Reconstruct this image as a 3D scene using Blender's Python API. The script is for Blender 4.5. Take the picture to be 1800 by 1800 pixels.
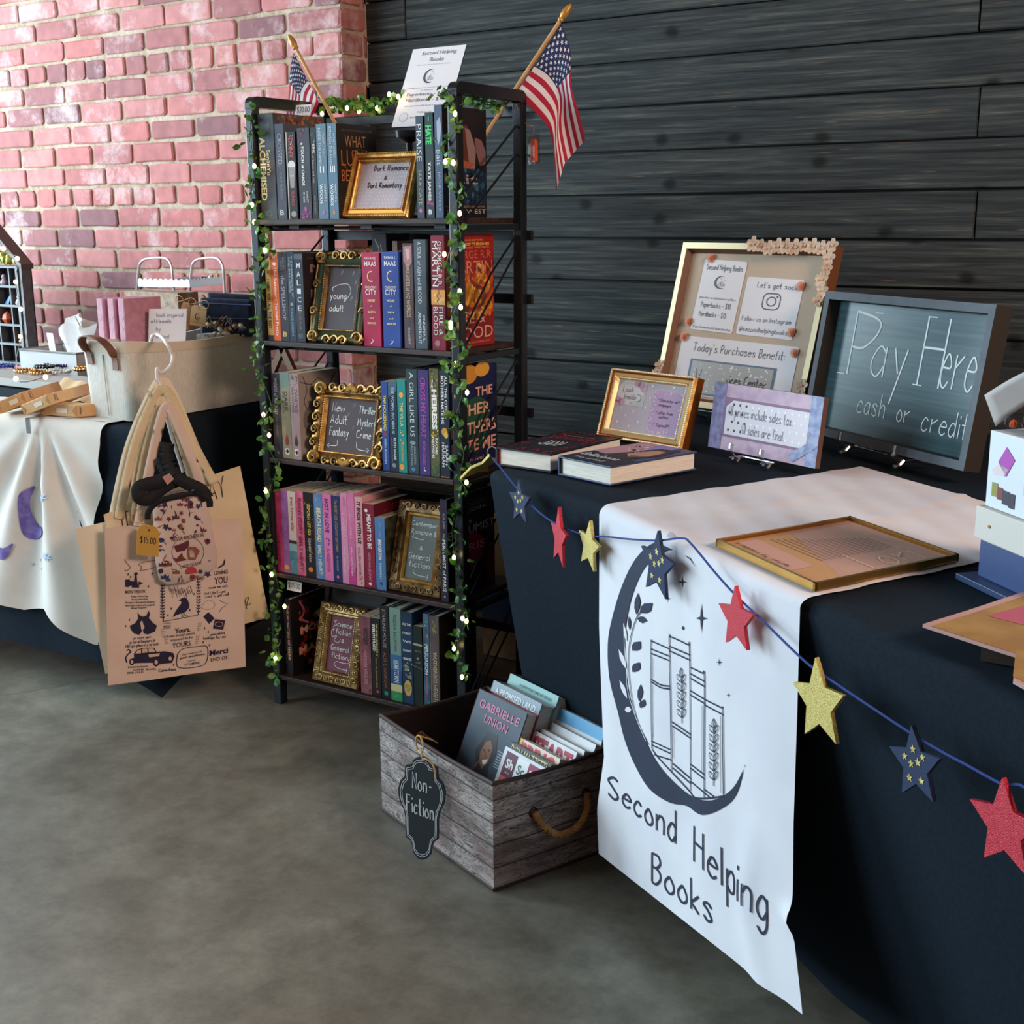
import bpy, bmesh, math, random
from mathutils import Vector as V, Matrix
for o in list(bpy.data.objects): bpy.data.objects.remove(o)
scn = bpy.context.scene
COL = scn.collection
rnd = random.Random(11)
PI = math.pi
def vec(*a): return V(a)
# ------------------------------------------------------------------ camera
FPX, YAW, PITCH, ROLL, HC = 2252.88, .6008014, .2252793, -.0067729, 1.18
_cy, _sy, _cp, _sp = math.cos(YAW), math.sin(YAW), math.cos(PITCH), math.sin(PITCH)
FW = V((-_sy*_cp, _cy*_cp, -_sp)); _r = V((_cy, _sy, 0)); _u = _r.cross(FW)
RT = _r*math.cos(ROLL)+_u*math.sin(ROLL); UP = _u*math.cos(ROLL)-_r*math.sin(ROLL)
CAM = V((0, 0, HC))
cd = bpy.data.cameras.new('camera'); cam = bpy.data.objects.new('camera', cd); COL.objects.link(cam)
cd.sensor_width = 36; cd.lens = FPX/1800*36; cd.clip_start = .05
m4 = Matrix((RT, UP, -FW)).transposed().to_4x4(); m4.translation = CAM; cam.matrix_world = m4
scn.camera = cam
# ------------------------------------------------------------------ world, lights, exposure
scn.view_settings.view_transform = 'Standard'; scn.view_settings.look = 'None'
scn.view_settings.gamma = 1; scn.view_settings.exposure = 0.2; scn.view_settings.use_curve_mapping = False
w = bpy.data.worlds.new('world'); scn.world = w; w.use_nodes = True
w.node_tree.nodes['Background'].inputs[0].default_value = (1.0, .80, .66, 1)
w.node_tree.nodes['Background'].inputs[1].default_value = .15
def area(name, loc, target, sx, sy, power, col, spread=PI):
    l = bpy.data.lights.new(name, 'AREA'); l.shape = 'RECTANGLE'; l.size = sx; l.size_y = sy
    l.energy = power; l.color = col; l.spread = spread
    o = bpy.data.objects.new(name, l); COL.objects.link(o); o.location = loc
    o.rotation_euler = (V(target)-V(loc)).to_track_quat('-Z', 'Y').to_euler(); return o
area('daylight_from_big_window', (-5.2, -2.0, 2.3), (-1.4, 2.2, .6), 2.8, 2.4, 172, (.70, .88, 1.0))
area('daylight_from_side_door', (-5.5, 1.35, 1.45), (-1.0, 1.7, .5), 2.4, 2.6, 235, (.68, .89, 1.0))
area('warm_hall_lamps', (1.9, .8, 2.3), (-2.2, 2.3, .6), .9, .7, 92, (1.0, .71, .56))
# ------------------------------------------------------------------ helpers
def ray(x, y): return FW+RT*((x-900)/FPX)-UP*((y-900)/FPX)
def atz(x, y, z):
    d = ray(x, y); return CAM+d*((z-HC)/d.z)
def atp(x, y, P, n):
    d = ray(x, y); return CAM+d*((P-CAM).dot(n)/d.dot(n))
def hx(h):
    h = h.lstrip('#'); c = [int(h[i:i+2], 16)/255 for i in (0, 2, 4)]
    return tuple(x/12.92 if x <= .04045 else ((x+.055)/1.055)**2.4 for x in c)+(1,)
_m = {}
def mat(name, col, rough=.6, metal=0, col2=None, sc=30, det=3, bump=0, bsc=None, emit=0, trans=0, alpha=1,
        st=(1, 1, 1), ramp=(.4, .6), coat=0, spec=.5, ior=1.45, dist=.002, sheen=0):
    if name in _m: return _m[name]
    m = bpy.data.materials.new(name); m.use_nodes = True; nt = m.node_tree; b = nt.nodes['Principled BSDF']
    I = b.inputs; I['Base Color'].default_value = hx(col); I['Roughness'].default_value = rough
    I['Metallic'].default_value = metal; I['Specular IOR Level'].default_value = spec; I['IOR'].default_value = ior
    I['Transmission Weight'].default_value = trans; I['Alpha'].default_value = alpha; I['Coat Weight'].default_value = coat
    I['Sheen Weight'].default_value = sheen
    if emit: I['Emission Color'].default_value = hx(col); I['Emission Strength'].default_value = emit
    if col2 or bump:
        tc = nt.nodes.new('ShaderNodeTexCoord'); mp = nt.nodes.new('ShaderNodeMapping'); mp.inputs['Scale'].default_value = st
        nt.links.new(tc.outputs['Object'], mp.inputs[0])
        def noise(s):
            n = nt.nodes.new('ShaderNodeTexNoise'); n.inputs['Scale'].default_value = s; n.inputs['Detail'].default_value = det
            nt.links.new(mp.outputs[0], n.inputs['Vector']); return n
        if col2:
            n = noise(sc); r = nt.nodes.new('ShaderNodeValToRGB'); e = r.color_ramp.elements
            e[0].position, e[1].position = ramp; e[0].color = hx(col); e[1].color = hx(col2)
            nt.links.new(n.outputs['Fac'], r.inputs[0]); nt.links.new(r.outputs[0], I['Base Color'])
        if bump:
            n = noise(bsc or sc); bp = nt.nodes.new('ShaderNodeBump'); bp.inputs['Strength'].default_value = bump
            bp.inputs['Distance'].default_value = dist
            nt.links.new(n.outputs['Fac'], bp.inputs['Height']); nt.links.new(bp.outputs[0], I['Normal'])
    _m[name] = m; return m
def ink(h, rough=.5, **k): return mat('ink_'+h.strip('#')+('_%g' % rough if rough != .5 else ''), h, rough, **k)
def clear(name, tint='#ffffff', rough=.03, ior=1.45, base=0):
    if name in _m: return _m[name]
    m = bpy.data.materials.new(name); m.use_nodes = True; nt = m.node_tree; nt.nodes.remove(nt.nodes['Principled BSDF']); N = nt.nodes.new; L = nt.links.new
    t = N('ShaderNodeBsdfTransparent'); t.inputs[0].default_value = hx(tint); g = N('ShaderNodeBsdfGlossy'); g.inputs['Roughness'].default_value = rough
    f = N('ShaderNodeFresnel'); f.inputs[0].default_value = ior; a = N('ShaderNodeMath'); a.operation = 'ADD'; a.inputs[1].default_value = base; L(f.outputs[0], a.inputs[0])
    ge = N('ShaderNodeNewGeometry'); iv = N('ShaderNodeMath'); iv.operation = 'SUBTRACT'; iv.inputs[0].default_value = 1; L(ge.outputs['Backfacing'], iv.inputs[1])
    mu = N('ShaderNodeMath'); mu.operation = 'MULTIPLY'; L(a.outputs[0], mu.inputs[0]); L(iv.outputs[0], mu.inputs[1])
    x = N('ShaderNodeMixShader'); L(mu.outputs[0], x.inputs[0]); L(t.outputs[0], x.inputs[1]); L(g.outputs[0], x.inputs[2]); L(x.outputs[0], nt.nodes['Material Output'].inputs[0]); _m[name] = m; return m
class Fr:                                   # a flat rectangle: origin, full-width u, full-height v
    def __init__(s, o, u, v): s.o, s.u, s.v = V(o), V(u), V(v); s.n = s.u.cross(s.v).normalized()
    def p(s, x, y, z=0): return s.o+s.u*x+s.v*y+s.n*z
    def nn(s, x, y): return s.n
    def sub(s, x0, x1, y0, y1, z=0): return Fr(s.p(x0, y0, z), s.u*(x1-x0), s.v*(y1-y0))
_tm = {}
def tmesh(t, bold=0):
    if (t, bold) in _tm: return _tm[t, bold]
    cu = bpy.data.curves.new('t', 'FONT'); cu.body = t; cu.resolution_u = 2; cu.offset = bold; cu.fill_mode = 'FRONT'
    ob = bpy.data.objects.new('t', cu); me = bpy.data.meshes.new_from_object(ob)
    vs = [(v.co.x, v.co.y) for v in me.vertices]; fs = [tuple(p.vertices) for p in me.polygons]
    bpy.data.objects.remove(ob); bpy.data.curves.remove(cu); bpy.data.meshes.remove(me)
    if not vs: vs = [(0, 0), (1, 1)]
    x0 = min(a for a, b in vs); x1 = max(a for a, b in vs); y0 = min(b for a, b in vs); y1 = max(b for a, b in vs)
    vs = [((a-x0)/max(x1-x0, 1e-6), (b-y0)/max(y1-y0, 1e-6)) for a, b in vs]
    _tm[t, bold] = (vs, fs, (x1-x0)/max(y1-y0, 1e-6)); return _tm[t, bold]
GL = {'a':'58 39 17 15 34 56/!59 54','b':'!1d 14/17 39 58 55 34 15','c':'58 39 17 15 34 55','d':'58 39 17 15 34 56/!5d 54','e':'17 57 58 39 17 15 34 55',
'f':'4d 3d 2b 24/!09 49','g':'58 39 17 15 34 56/59 53 31 12','h':'!1d 14/17 39 58 54','i':'!19 14/!1b 1c','j':'29 22 10/!2b 2c','k':'!1d 14/!59 16 54','l':'!1d 14',
'm':'!19 14/17 39 48 44/47 69 78 74','n':'!19 14/17 39 58 54','o':'39 17 15 34 55 57 39','p':'!19 10/17 39 58 55 34 15','q':'58 39 17 15 34 56/!59 50','r':'!19 14/17 38 59',
's':'58 39 18 37 55 34 15','t':'2d 25 34 44/!09 49','u':'19 15 34 55/!59 54','v':'!19 34 59','w':'!09 24 48 64 89','x':'!19 54/!59 14','y':'!19 35/!59 20','z':'!19 59 14 54',
'A':'!04 3d 64/!17 57','B':'!1d 14/1d 4d 5b 39 19/39 58 56 34 14','C':'6c 4d 1b 16 34 65','D':'!1d 14/1d 4c 69 46 14','E':'!6d 1d 14 64/!19 59','F':'!6d 1d 14/!19 59',
'G':'6c 4d 1b 16 34 65 68 48','H':'!1d 14/!6d 64/!19 69','I':'!1d 14','J':'5d 56 34 15','L':'!1d 14 54','M':'!04 1d 48 7d 84','N':'!14 1d 64 6d','O':'4d 1b 16 44 76 7b 4d',
'P':'!1d 14/1d 5c 5a 38 18','R':'!1d 14/1d 5c 5a 38 18/!38 64','S':'6c 4d 1b 39 66 44 15','T':'!0d 6d/!3d 34','U':'1d 16 34 56 5d','V':'!0d 34 6d','W':'!0d 24 4a 64 8d','Y':'!0d 39 6d/!39 34',
'0':'3d 1b 16 34 56 5b 3d','1':'!1b 3d 34','2':'1b 3d 5b 47 14/!14 54','5':'!5d 2d 1a/1a 49 56 34 15','8':'3d 1b 39 56 34 16 39 5b 3d','$':'5c 3d 1b 39 56 34 15/!3e 33',
'-':'!28 58','.':'!14 15','!':'!1d 17/!14 15',"'":'!1d 1b',':':'!18 19/!15 16','&':'64 2a 3c 4a 16 34 67','@':'57 38 26 35 57 55 76 7a 4c 09 06 23 63','#':'!2d 14/!5d 44/!1a 6a/!06 57','*':'!28 4b/!4b 2b/!28 4b',',':'!24 12'}
def crom(pts, k=4, closed=False):
    n = len(pts); out = []
    if n < 3 and not closed: return [V(p) for p in pts]
    pts = [V(p) for p in pts]; seg = n if closed else n-1
    for i in range(seg):
        g = (lambda j: pts[j % n]) if closed else (lambda j: pts[min(max(j, 0), n-1)])
        a, b, c, d = g(i-1), g(i), g(i+1), g(i+2)
        for q in range(k):
            t = q/k
            out.append(.5*((2*b)+(c-a)*t+(2*a-5*b+4*c-d)*t*t+(3*b-a-3*c+d)*t**3))
    if not closed: out.append(pts[-1])
    return out
def strokes(t):
    x = 0; out = []
    for ch in t:
        if ch == ' ': x += 4; continue
        g = GL.get(ch) or GL.get(ch.lower()) or GL['-']; mx = 0
        for s in g.split('/'):
            sm = not s.startswith('!'); ps = [(int(a[0], 16), int(a[1], 16)-4) for a in s.strip('!').split()]
            mx = max(mx, max(p[0] for p in ps))
            pp = crom([(a, b) for a, b in ps], 4) if sm else [V(p) for p in ps]
            out.append([(x+p[0], p[1]) for p in pp])
        x += mx+1.6
    return out, x-1.6
class MB:
    def __init__(s): s.v, s.f, s.mi, s.ms = [], [], [], []
    def m(s, m):
        if isinstance(m, str): m = ink(m)
        if m not in s.ms: s.ms.append(m)
        return s.ms.index(m)
    def add(s, vs, fs, m):
        k = len(s.v); i = s.m(m); s.v += [V(a) for a in vs]; s.f += [tuple(k+a for a in f) for f in fs]; s.mi += [i]*len(fs); return s
    def poly(s, pts, m): return s.add(pts, [tuple(range(len(pts)))], m)
    def box(s, a, b, m, fr=None):
        xs, ys, zs = (a[0], b[0]), (a[1], b[1]), (a[2], b[2])
        vs = [V((x, y, z)) for z in zs for y in ys for x in xs]
        if fr: vs = [fr(v) for v in vs]
        return s.add(vs, [(0, 2, 3, 1), (4, 5, 7, 6), (0, 1, 5, 4), (2, 6, 7, 3), (0, 4, 6, 2), (1, 3, 7, 5)], m)
    def tube(s, pts, r, m, n=8, closed=False, cap=True):
        pts = [V(p) for p in pts]; N = len(pts); vs = []; fs = []; rf = None
        for i, p in enumerate(pts):
            t = (pts[(i+1) % N]-pts[i-1]) if closed else pts[min(i+1, N-1)]-pts[max(i-1, 0)]
            t = t.normalized() if t.length > 1e-9 else V((0, 0, 1))
            if rf is None: rf = t.orthogonal().normalized()
            rf = rf-t*rf.dot(t); rf = rf.normalized() if rf.length > 1e-6 else t.orthogonal().normalized()
            b = t.cross(rf); rr = r[i] if isinstance(r, (list, tuple)) else r
            for j in range(n):
                a = 2*PI*j/n; vs.append(p+(rf*math.cos(a)+b*math.sin(a))*rr)
        for i in range(N if closed else N-1):
            for j in range(n):
                a = i*n+j; b = i*n+(j+1) % n; c = ((i+1) % N)*n+(j+1) % n; d = ((i+1) % N)*n+j
                fs.append((a, b, c, d))
        if cap and not closed: fs += [tuple(range(n))[::-1], tuple((N-1)*n+j for j in range(n))]
        return s.add(vs, fs, m)
    def lathe(s, prof, c, m, n=20, ax=None):
        ax = V(ax) if ax else V((0, 0, 1)); q = V((0, 0, 1)).rotation_difference(ax.normalized()); c = V(c); vs = []; fs = []
        for r, z in prof:
            for j in range(n): vs.append(c+q @ V((r*math.cos(2*PI*j/n), r*math.sin(2*PI*j/n), z)))
        for i in range(len(prof)-1):
            for j in range(n): fs.append((i*n+j, i*n+(j+1) % n, (i+1)*n+(j+1) % n, (i+1)*n+j))
        fs += [tuple(range(n))[::-1], tuple((len(prof)-1)*n+j for j in range(n))]
        return s.add(vs, fs, m)
    def ball(s, c, r, m, n=8, k=6, sq=(1, 1, 1)):
        vs = []; fs = []; c = V(c)
        for i in range(k+1):
            a = PI*i/k
            for j in range(n):
                b = 2*PI*j/n; vs.append(c+V((math.sin(a)*math.cos(b)*sq[0], math.sin(a)*math.sin(b)*sq[1], math.cos(a)*sq[2]))*r)
        for i in range(k):
            for j in range(n): fs.append((i*n+j, (i+1)*n+j, (i+1)*n+(j+1) % n, i*n+(j+1) % n))
        return s.add(vs, fs, m)
    def grid(s, fn, nu, nv, m, mfn=None):
        k = len(s.v)
        for j in range(nv+1):
            for i in range(nu+1): s.v.append(V(fn(i/nu, j/nv)))
        for j in range(nv):
            for i in range(nu):
                a = k+j*(nu+1)+i; s.f.append((a, a+1, a+nu+2, a+nu+1)); s.mi.append(s.m(mfn((i+.5)/nu, (j+.5)/nv) if mfn else m))
        return s
    def prism(s, pts, fr, z0, z1, m, m2=None):          # 2D outline (fraction coords of fr) extruded along its normal
        n = len(pts); a = [fr.p(x, y, z0) for x, y in pts]; b = [fr.p(x, y, z1) for x, y in pts]
        s.add(a+b, [tuple(range(n))[::-1]]+[(i, (i+1) % n, n+(i+1) % n, n+i) for i in range(n)], m2 or m)
        return s.add(b, [tuple(range(n))], m)
    def ribbon(s, pts, wd, m, fr, z=.0006):             # flat line of ink following fraction points on fr
        P = [fr.p(x, y, z) for x, y in pts]; N = len(P); vs = []
        for i in range(N):
            t = P[min(i+1, N-1)]-P[max(i-1, 0)]
            if t.length < 1e-9: t = V((1, 0, 0))
            o = fr.nn(*pts[i]).cross(t.normalized())*((wd[i] if isinstance(wd, (list, tuple)) else wd)/2); vs += [P[i]-o, P[i]+o]
        return s.add(vs, [(2*i, 2*i+2, 2*i+3, 2*i+1) for i in range(N-1)], m)
    def hand(s, t, fr, x0, x1, y, h, m, wd=.0012, z=.0006, slant=0, seg=0):   # handwriting: baseline y, cap height h
        st, wdt = strokes(t); kx = (x1-x0)/wdt; ky = h/9.
        for q in st:
            pp = [(x0+(a+b*slant)*kx, y+b*ky) for a, b in q]
            if seg:
                o = []
                for i in range(len(pp)-1): o += [tuple(V(pp[i]).lerp(V(pp[i+1]), k/seg)) for k in range(seg)]
                pp = o+[pp[-1]]
            s.ribbon(pp, wd, m, fr, z)
        return s
    def text(s, t, fr, x0, x1, y0, y1, m, down=False, bold=0, z=.0005, sl=0):
        vs, fs, asp = tmesh(t, bold)
        if down: P = [fr.p(x0+(x1-x0)*b, y1-(y1-y0)*a, z) for a, b in vs]
        else: P = [fr.p(x0+(x1-x0)*(a+sl*b), y0+(y1-y0)*b, z) for a, b in vs]
        return s.add(P, fs, m)
    def rect(s, fr, x0, x1, y0, y1, m, z=.0003):
        return s.poly([fr.p(x0, y0, z), fr.p(x1, y0, z), fr.p(x1, y1, z), fr.p(x0, y1, z)], m)
    def pg(s, fr, pts, m, z=.0004): return s.poly([fr.p(x, y, z) for x, y in pts], m)
    def disc(s, fr, x, y, rx, ry, m, z=.0004, n=16): return s.pg(fr, [(x+rx*math.cos(2*PI*i/n), y+ry*math.sin(2*PI*i/n)) for i in range(n)], m, z)
    def build(s, name, parent=None, smooth=False, bevel=0, seg=2, world=True, solid=0, sub=0, ang=40):
        off = V((0, 0, 0))
        if world and parent is not None:
            q = parent
            while q is not None: off += q.location; q = q.parent
        me = bpy.data.meshes.new(name); me.from_pydata([tuple(v-off) for v in s.v], [], s.f)
        for m in s.ms: me.materials.append(m)
        for p, i in zip(me.polygons, s.mi): p.material_index = i
        bm = bmesh.new(); bm.from_mesh(me); bmesh.ops.recalc_face_normals(bm, faces=bm.faces); bm.to_mesh(me); bm.free()
        if smooth:
            for p in me.polygons: p.use_smooth = True
            me.set_sharp_from_angle(angle=math.radians(ang))
        o = bpy.data.objects.new(name, me); COL.objects.link(o); o.parent = parent
        if solid: md = o.modifiers.new('solid', 'SOLIDIFY'); md.thickness = solid; md.offset = 0
        if bevel:
            md = o.modifiers.new('bevel', 'BEVEL'); md.width = bevel; md.segments = seg; md.limit_method = 'ANGLE'; md.angle_limit = .7
        if sub: md = o.modifiers.new('sub', 'SUBSURF'); md.levels = sub; md.render_levels = sub
        return o
def tag(o, label, cat, group=None, kind=None):
    if label: o['label'] = label
    if cat: o['category'] = cat
    if group: o['group'] = group
    if kind: o['kind'] = kind
    return o
def thing(name, label, cat, loc=(0, 0, 0), group=None, rz=0):
    o = bpy.data.objects.new(name, None); COL.objects.link(o); o.location = loc; o.rotation_euler = (0, 0, rz); o.empty_display_size = .05
    return tag(o, label, cat, group)
def single(mb, name, label, cat, loc, group=None, **k):          # a thing that is one mesh, origin at loc
    for i, v in enumerate(mb.v): mb.v[i] = v-V(loc)
    o = mb.build(name, None, **k); o.location = loc; return tag(o, label, cat, group)
def struct(mb, name, **k): return tag(mb.build(name, None, **k), None, None, None, 'structure')
def star2(cx, cy, r, k=.42, rot=PI/2, n=5, sx=1):
    return [(cx+sx*(r if i % 2 == 0 else r*k)*math.cos(rot+PI*i/n), cy+(r if i % 2 == 0 else r*k)*math.sin(rot+PI*i/n)) for i in range(2*n)]
# common materials
BLACKMETAL = mat('black_metal', '#1c2026', .35, .3, bump=.05, bsc=200)
DARKWOOD = mat('rustic_board', '#3a2620', .55, col2='#241613', sc=9, st=(1, 12, 12), bump=.25, bsc=40)
CREAMPAGE = mat('book_pages', '#d8c8ae', .9, col2='#b9a68a', sc=60, st=(1, 1, 1), det=1, ramp=(.35, .65))
WHITEPAGE = mat('white_pages', '#e4e0d6', .9, col2='#d6d1c6', sc=50, st=(.4, .4, 14), det=1)
KRAFT = mat('kraft_paper', '#d0aa7c', .75, col2='#c59c6a', sc=14, bump=.15, bsc=20)
WHITECARD = mat('white_card', '#e9e7ec', .6)
CHALKWHITE = mat('chalk_white', '#e4e6e4', .9)
# ------------------------------------------------------------------ the setting
YB, YP, XPIL = 2.95, 3.07, -2.607
def concrete():
    m = bpy.data.materials.new('concrete'); m.use_nodes = True; nt = m.node_tree; N = nt.nodes.new; L = nt.links.new
    b = nt.nodes['Principled BSDF']; b.inputs['Roughness'].default_value = .42; b.inputs['Specular IOR Level'].default_value = .35
    tc = N('ShaderNodeTexCoord')
    def nz(s, d, dis=0, r=.5):
        n = N('ShaderNodeTexNoise'); n.inputs['Scale'].default_value = s; n.inputs['Detail'].default_value = d; n.inputs['Distortion'].default_value = dis
        n.inputs['Roughness'].default_value = r; L(tc.outputs['Object'], n.inputs['Vector']); return n
    n1 = nz(1.7, 9, .25, .66); r1 = N('ShaderNodeValToRGB'); e = r1.color_ramp.elements
    e[0].position = .3; e[1].position = .7; e[0].color = hx('#574f44'); e[1].color = hx('#8e8c80')
    q = e.new(.5); q.color = hx('#736e63')
    n2 = nz(11, 10, .1, .8); r2 = N('ShaderNodeValToRGB'); e = r2.color_ramp.elements
    e[0].position = .38; e[1].position = .6; e[0].color = hx('#8c8a84'); e[1].color = hx('#f4f4f2')
    mx = N('ShaderNodeMix'); mx.data_type = 'RGBA'; mx.blend_type = 'MULTIPLY'; mx.inputs[0].default_value = .5
    L(n1.outputs[0], r1.inputs[0]); L(n2.outputs[0], r2.inputs[0]); L(r1.outputs[0], mx.inputs[6]); L(r2.outputs[0], mx.inputs[7])
    v = N('ShaderNodeTexVoronoi'); v.feature = 'DISTANCE_TO_EDGE'; v.inputs['Scale'].default_value = .55
    n3 = nz(2.5, 5); mv = N('ShaderNodeMix'); mv.data_type = 'VECTOR'; mv.inputs[0].default_value = .25
    L(tc.outputs['Object'], mv.inputs[4]); L(n3.outputs['Color'], mv.inputs[5]); L(mv.outputs[1], v.inputs['Vector'])
    r3 = N('ShaderNodeValToRGB'); e = r3.color_ramp.elements; e[0].position = 0; e[1].position = .004
    e[0].color = (.45, .43, .4, 1); e[1].color = (1, 1, 1, 1); L(v.outputs['Distance'], r3.inputs[0])
    m2 = N('ShaderNodeMix'); m2.data_type = 'RGBA'; m2.blend_type = 'MULTIPLY'; m2.inputs[0].default_value = .5
    L(mx.outputs[2], m2.inputs[6]); L(r3.outputs[0], m2.inputs[7]); L(m2.outputs[2], b.inputs['Base Color'])
    bp = N('ShaderNodeBump'); bp.inputs['Strength'].default_value = .12; bp.inputs['Distance'].default_value = .003
    L(n2.outputs[0], bp.inputs['Height']); L(bp.outputs[0], b.inputs['Normal']); return m
struct(MB().box((-8, -4, -.06), (5, YP+.3, 0), concrete()), 'floor')
# brick wall: real bricks in a mortar bed, header course every sixth row
def brickmat():
    m = bpy.data.materials.new('brick'); m.use_nodes = True; nt = m.node_tree; N = nt.nodes.new; L = nt.links.new
    b = nt.nodes['Principled BSDF']; b.inputs['Roughness'].default_value = .85
    at = N('ShaderNodeAttribute'); at.attribute_name = 'tone'; r = N('ShaderNodeValToRGB'); e = r.color_ramp.elements
    e[0].position = 0; e[1].position = 1; e[0].color = hx('#8a5c60'); e[1].color = hx('#cc867e')
    for p, c in ((.25, '#ae6c6a'), (.5, '#c2726e'), (.75, '#c27e7c')): e.new(p).color = hx(c)
    L(at.outputs['Fac'], r.inputs[0]); tc = N('ShaderNodeTexCoord')
    n = N('ShaderNodeTexNoise'); n.inputs['Scale'].default_value = 22; n.inputs['Detail'].default_value = 7; L(tc.outputs['Object'], n.inputs['Vector'])
    rr = N('ShaderNodeValToRGB'); e = rr.color_ramp.elements; e[0].position = .3; e[1].position = .7; e[0].color = (.62, .6, .62, 1); e[1].color = (1, 1, 1, 1)
    L(n.outputs[0], rr.inputs[0]); mx = N('ShaderNodeMix'); mx.data_type = 'RGBA'; mx.blend_type = 'MULTIPLY'; mx.inputs[0].default_value = .75
    L(r.outputs[0], mx.inputs[6]); L(rr.outputs[0], mx.inputs[7])
    n2 = N('ShaderNodeTexNoise'); n2.inputs['Scale'].default_value = 4.5; n2.inputs['Detail'].default_value = 9; n2.inputs['Roughness'].default_value = .72
    L(tc.outputs['Object'], n2.inputs['Vector']); r2 = N('ShaderNodeValToRGB'); e = r2.color_ramp.elements; e[0].position = .52; e[1].position = .68
    e[0].color = (0, 0, 0, 1); e[1].color = (.75, .75, .75, 1); L(n2.outputs[0], r2.inputs[0])
    m2 = N('ShaderNodeMix'); m2.data_type = 'RGBA'; L(r2.outputs[0], m2.inputs[0]); L(mx.outputs[2], m2.inputs[6]); m2.inputs[7].default_value = hx('#d6c2c0')
    L(m2.outputs[2], b.inputs['Base Color'])
    bp = N('ShaderNodeBump'); bp.inputs['Strength'].default_value = .5; bp.inputs['Distance'].default_value = .004
    L(n.outputs[0], bp.inputs['Height']); L(bp.outputs[0], b.inputs['Normal']); return m
def brickwall():
    mb = MB(); BM = brickmat(); MO = mat('mortar', '#bda995', .95, col2='#a18b74', sc=12, det=6, bump=.9, bsc=60, dist=.006); tones = []
    ch = .0695; x_l = -5.6
    mb.box((x_l, YB+.006, 0), (XPIL-.006, YP+.25, 3.1), MO); tones += [0]*6
    def brick(a, b, ax):
        # slightly pillowed front face with jittered corners; ax 0 faces -Y, 1 faces +X
        j = lambda s: rnd.uniform(-s, s)
        w0, w1, z0, z1 = a[0]+.0065+j(.003), a[1]-.0065+j(.003), a[2]+.0062+j(.0028), b-.0062+j(.0028)
        t = rnd.random()*.8+.1; t = .02 if rnd.random() < .1 else t; e = .005; out = j(.0015)
        c0 = lambda: rnd.uniform(.003, .011)
        k0, k1, k2, k3 = c0(), c0(), c0(), c0()
        ring = [(w0+k0, z0), ((w0+w1)/2, z0+j(.002)), (w1-k1, z0+j(.002)), (w1, z0+k1), (w1+j(.002), z1-k2), (w1-k2, z1+j(.002)), ((w0+w1)/2, z1+j(.002)), (w0+k3, z1), (w0, z1-k3), (w0+j(.002), z0+k0)]; n_ = len(ring)
        def P(w, z, d): return V((w, YB+d, z)) if ax == 0 else V((XPIL-d, w, z))
        vs = [P(w, z, .03) for w, z in ring]+[P(w, z, .001) for w, z in ring]
        cx, cz = (w0+w1)/2, (z0+z1)/2
        vs += [P(w+(cx-w)*e/((w1-w0)/2), z+(cz-z)*e*.8/((z1-z0)/2), -.0015+out) for w, z in ring]
        fs = [(i, (i+1) % n_, n_+(i+1) % n_, n_+i) for i in range(n_)]+[(n_+i, n_+(i+1) % n_, 2*n_+(i+1) % n_, 2*n_+i) for i in range(n_)]+[tuple(range(2*n_, 3*n_))]
        mb.add(vs, fs, BM); tones.extend([t]*len(fs))
    zoff = 1.5035-ch*21
    for r in range(0, 40):
        z0 = zoff+r*ch; z1 = z0+ch
        if z1 < 0 or z0 > 2.6: continue
        header = (r-17) % 6 == 0; L_ = .107 if header else .2135
        x = XPIL
        if not header and r % 2: brick((x-.107, x, z0), z1, 0); x -= .107
        while x > x_l+.1:
            l = L_*rnd.uniform(.94, 1.05); brick((x-l, x, z0), z1, 0); x -= l
        y = YB
        brick((y-.004, y+.10 if r % 2 else YP-.005, z0), z1, 1)
        if r % 2: brick((y+.10, YP, z0), z1, 1)
    o = struct(mb, 'wall_left'); at = o.data.attributes.new('tone', 'FLOAT', 'FACE')
    at.data.foreach_set('value', tones)
brickwall()
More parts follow.
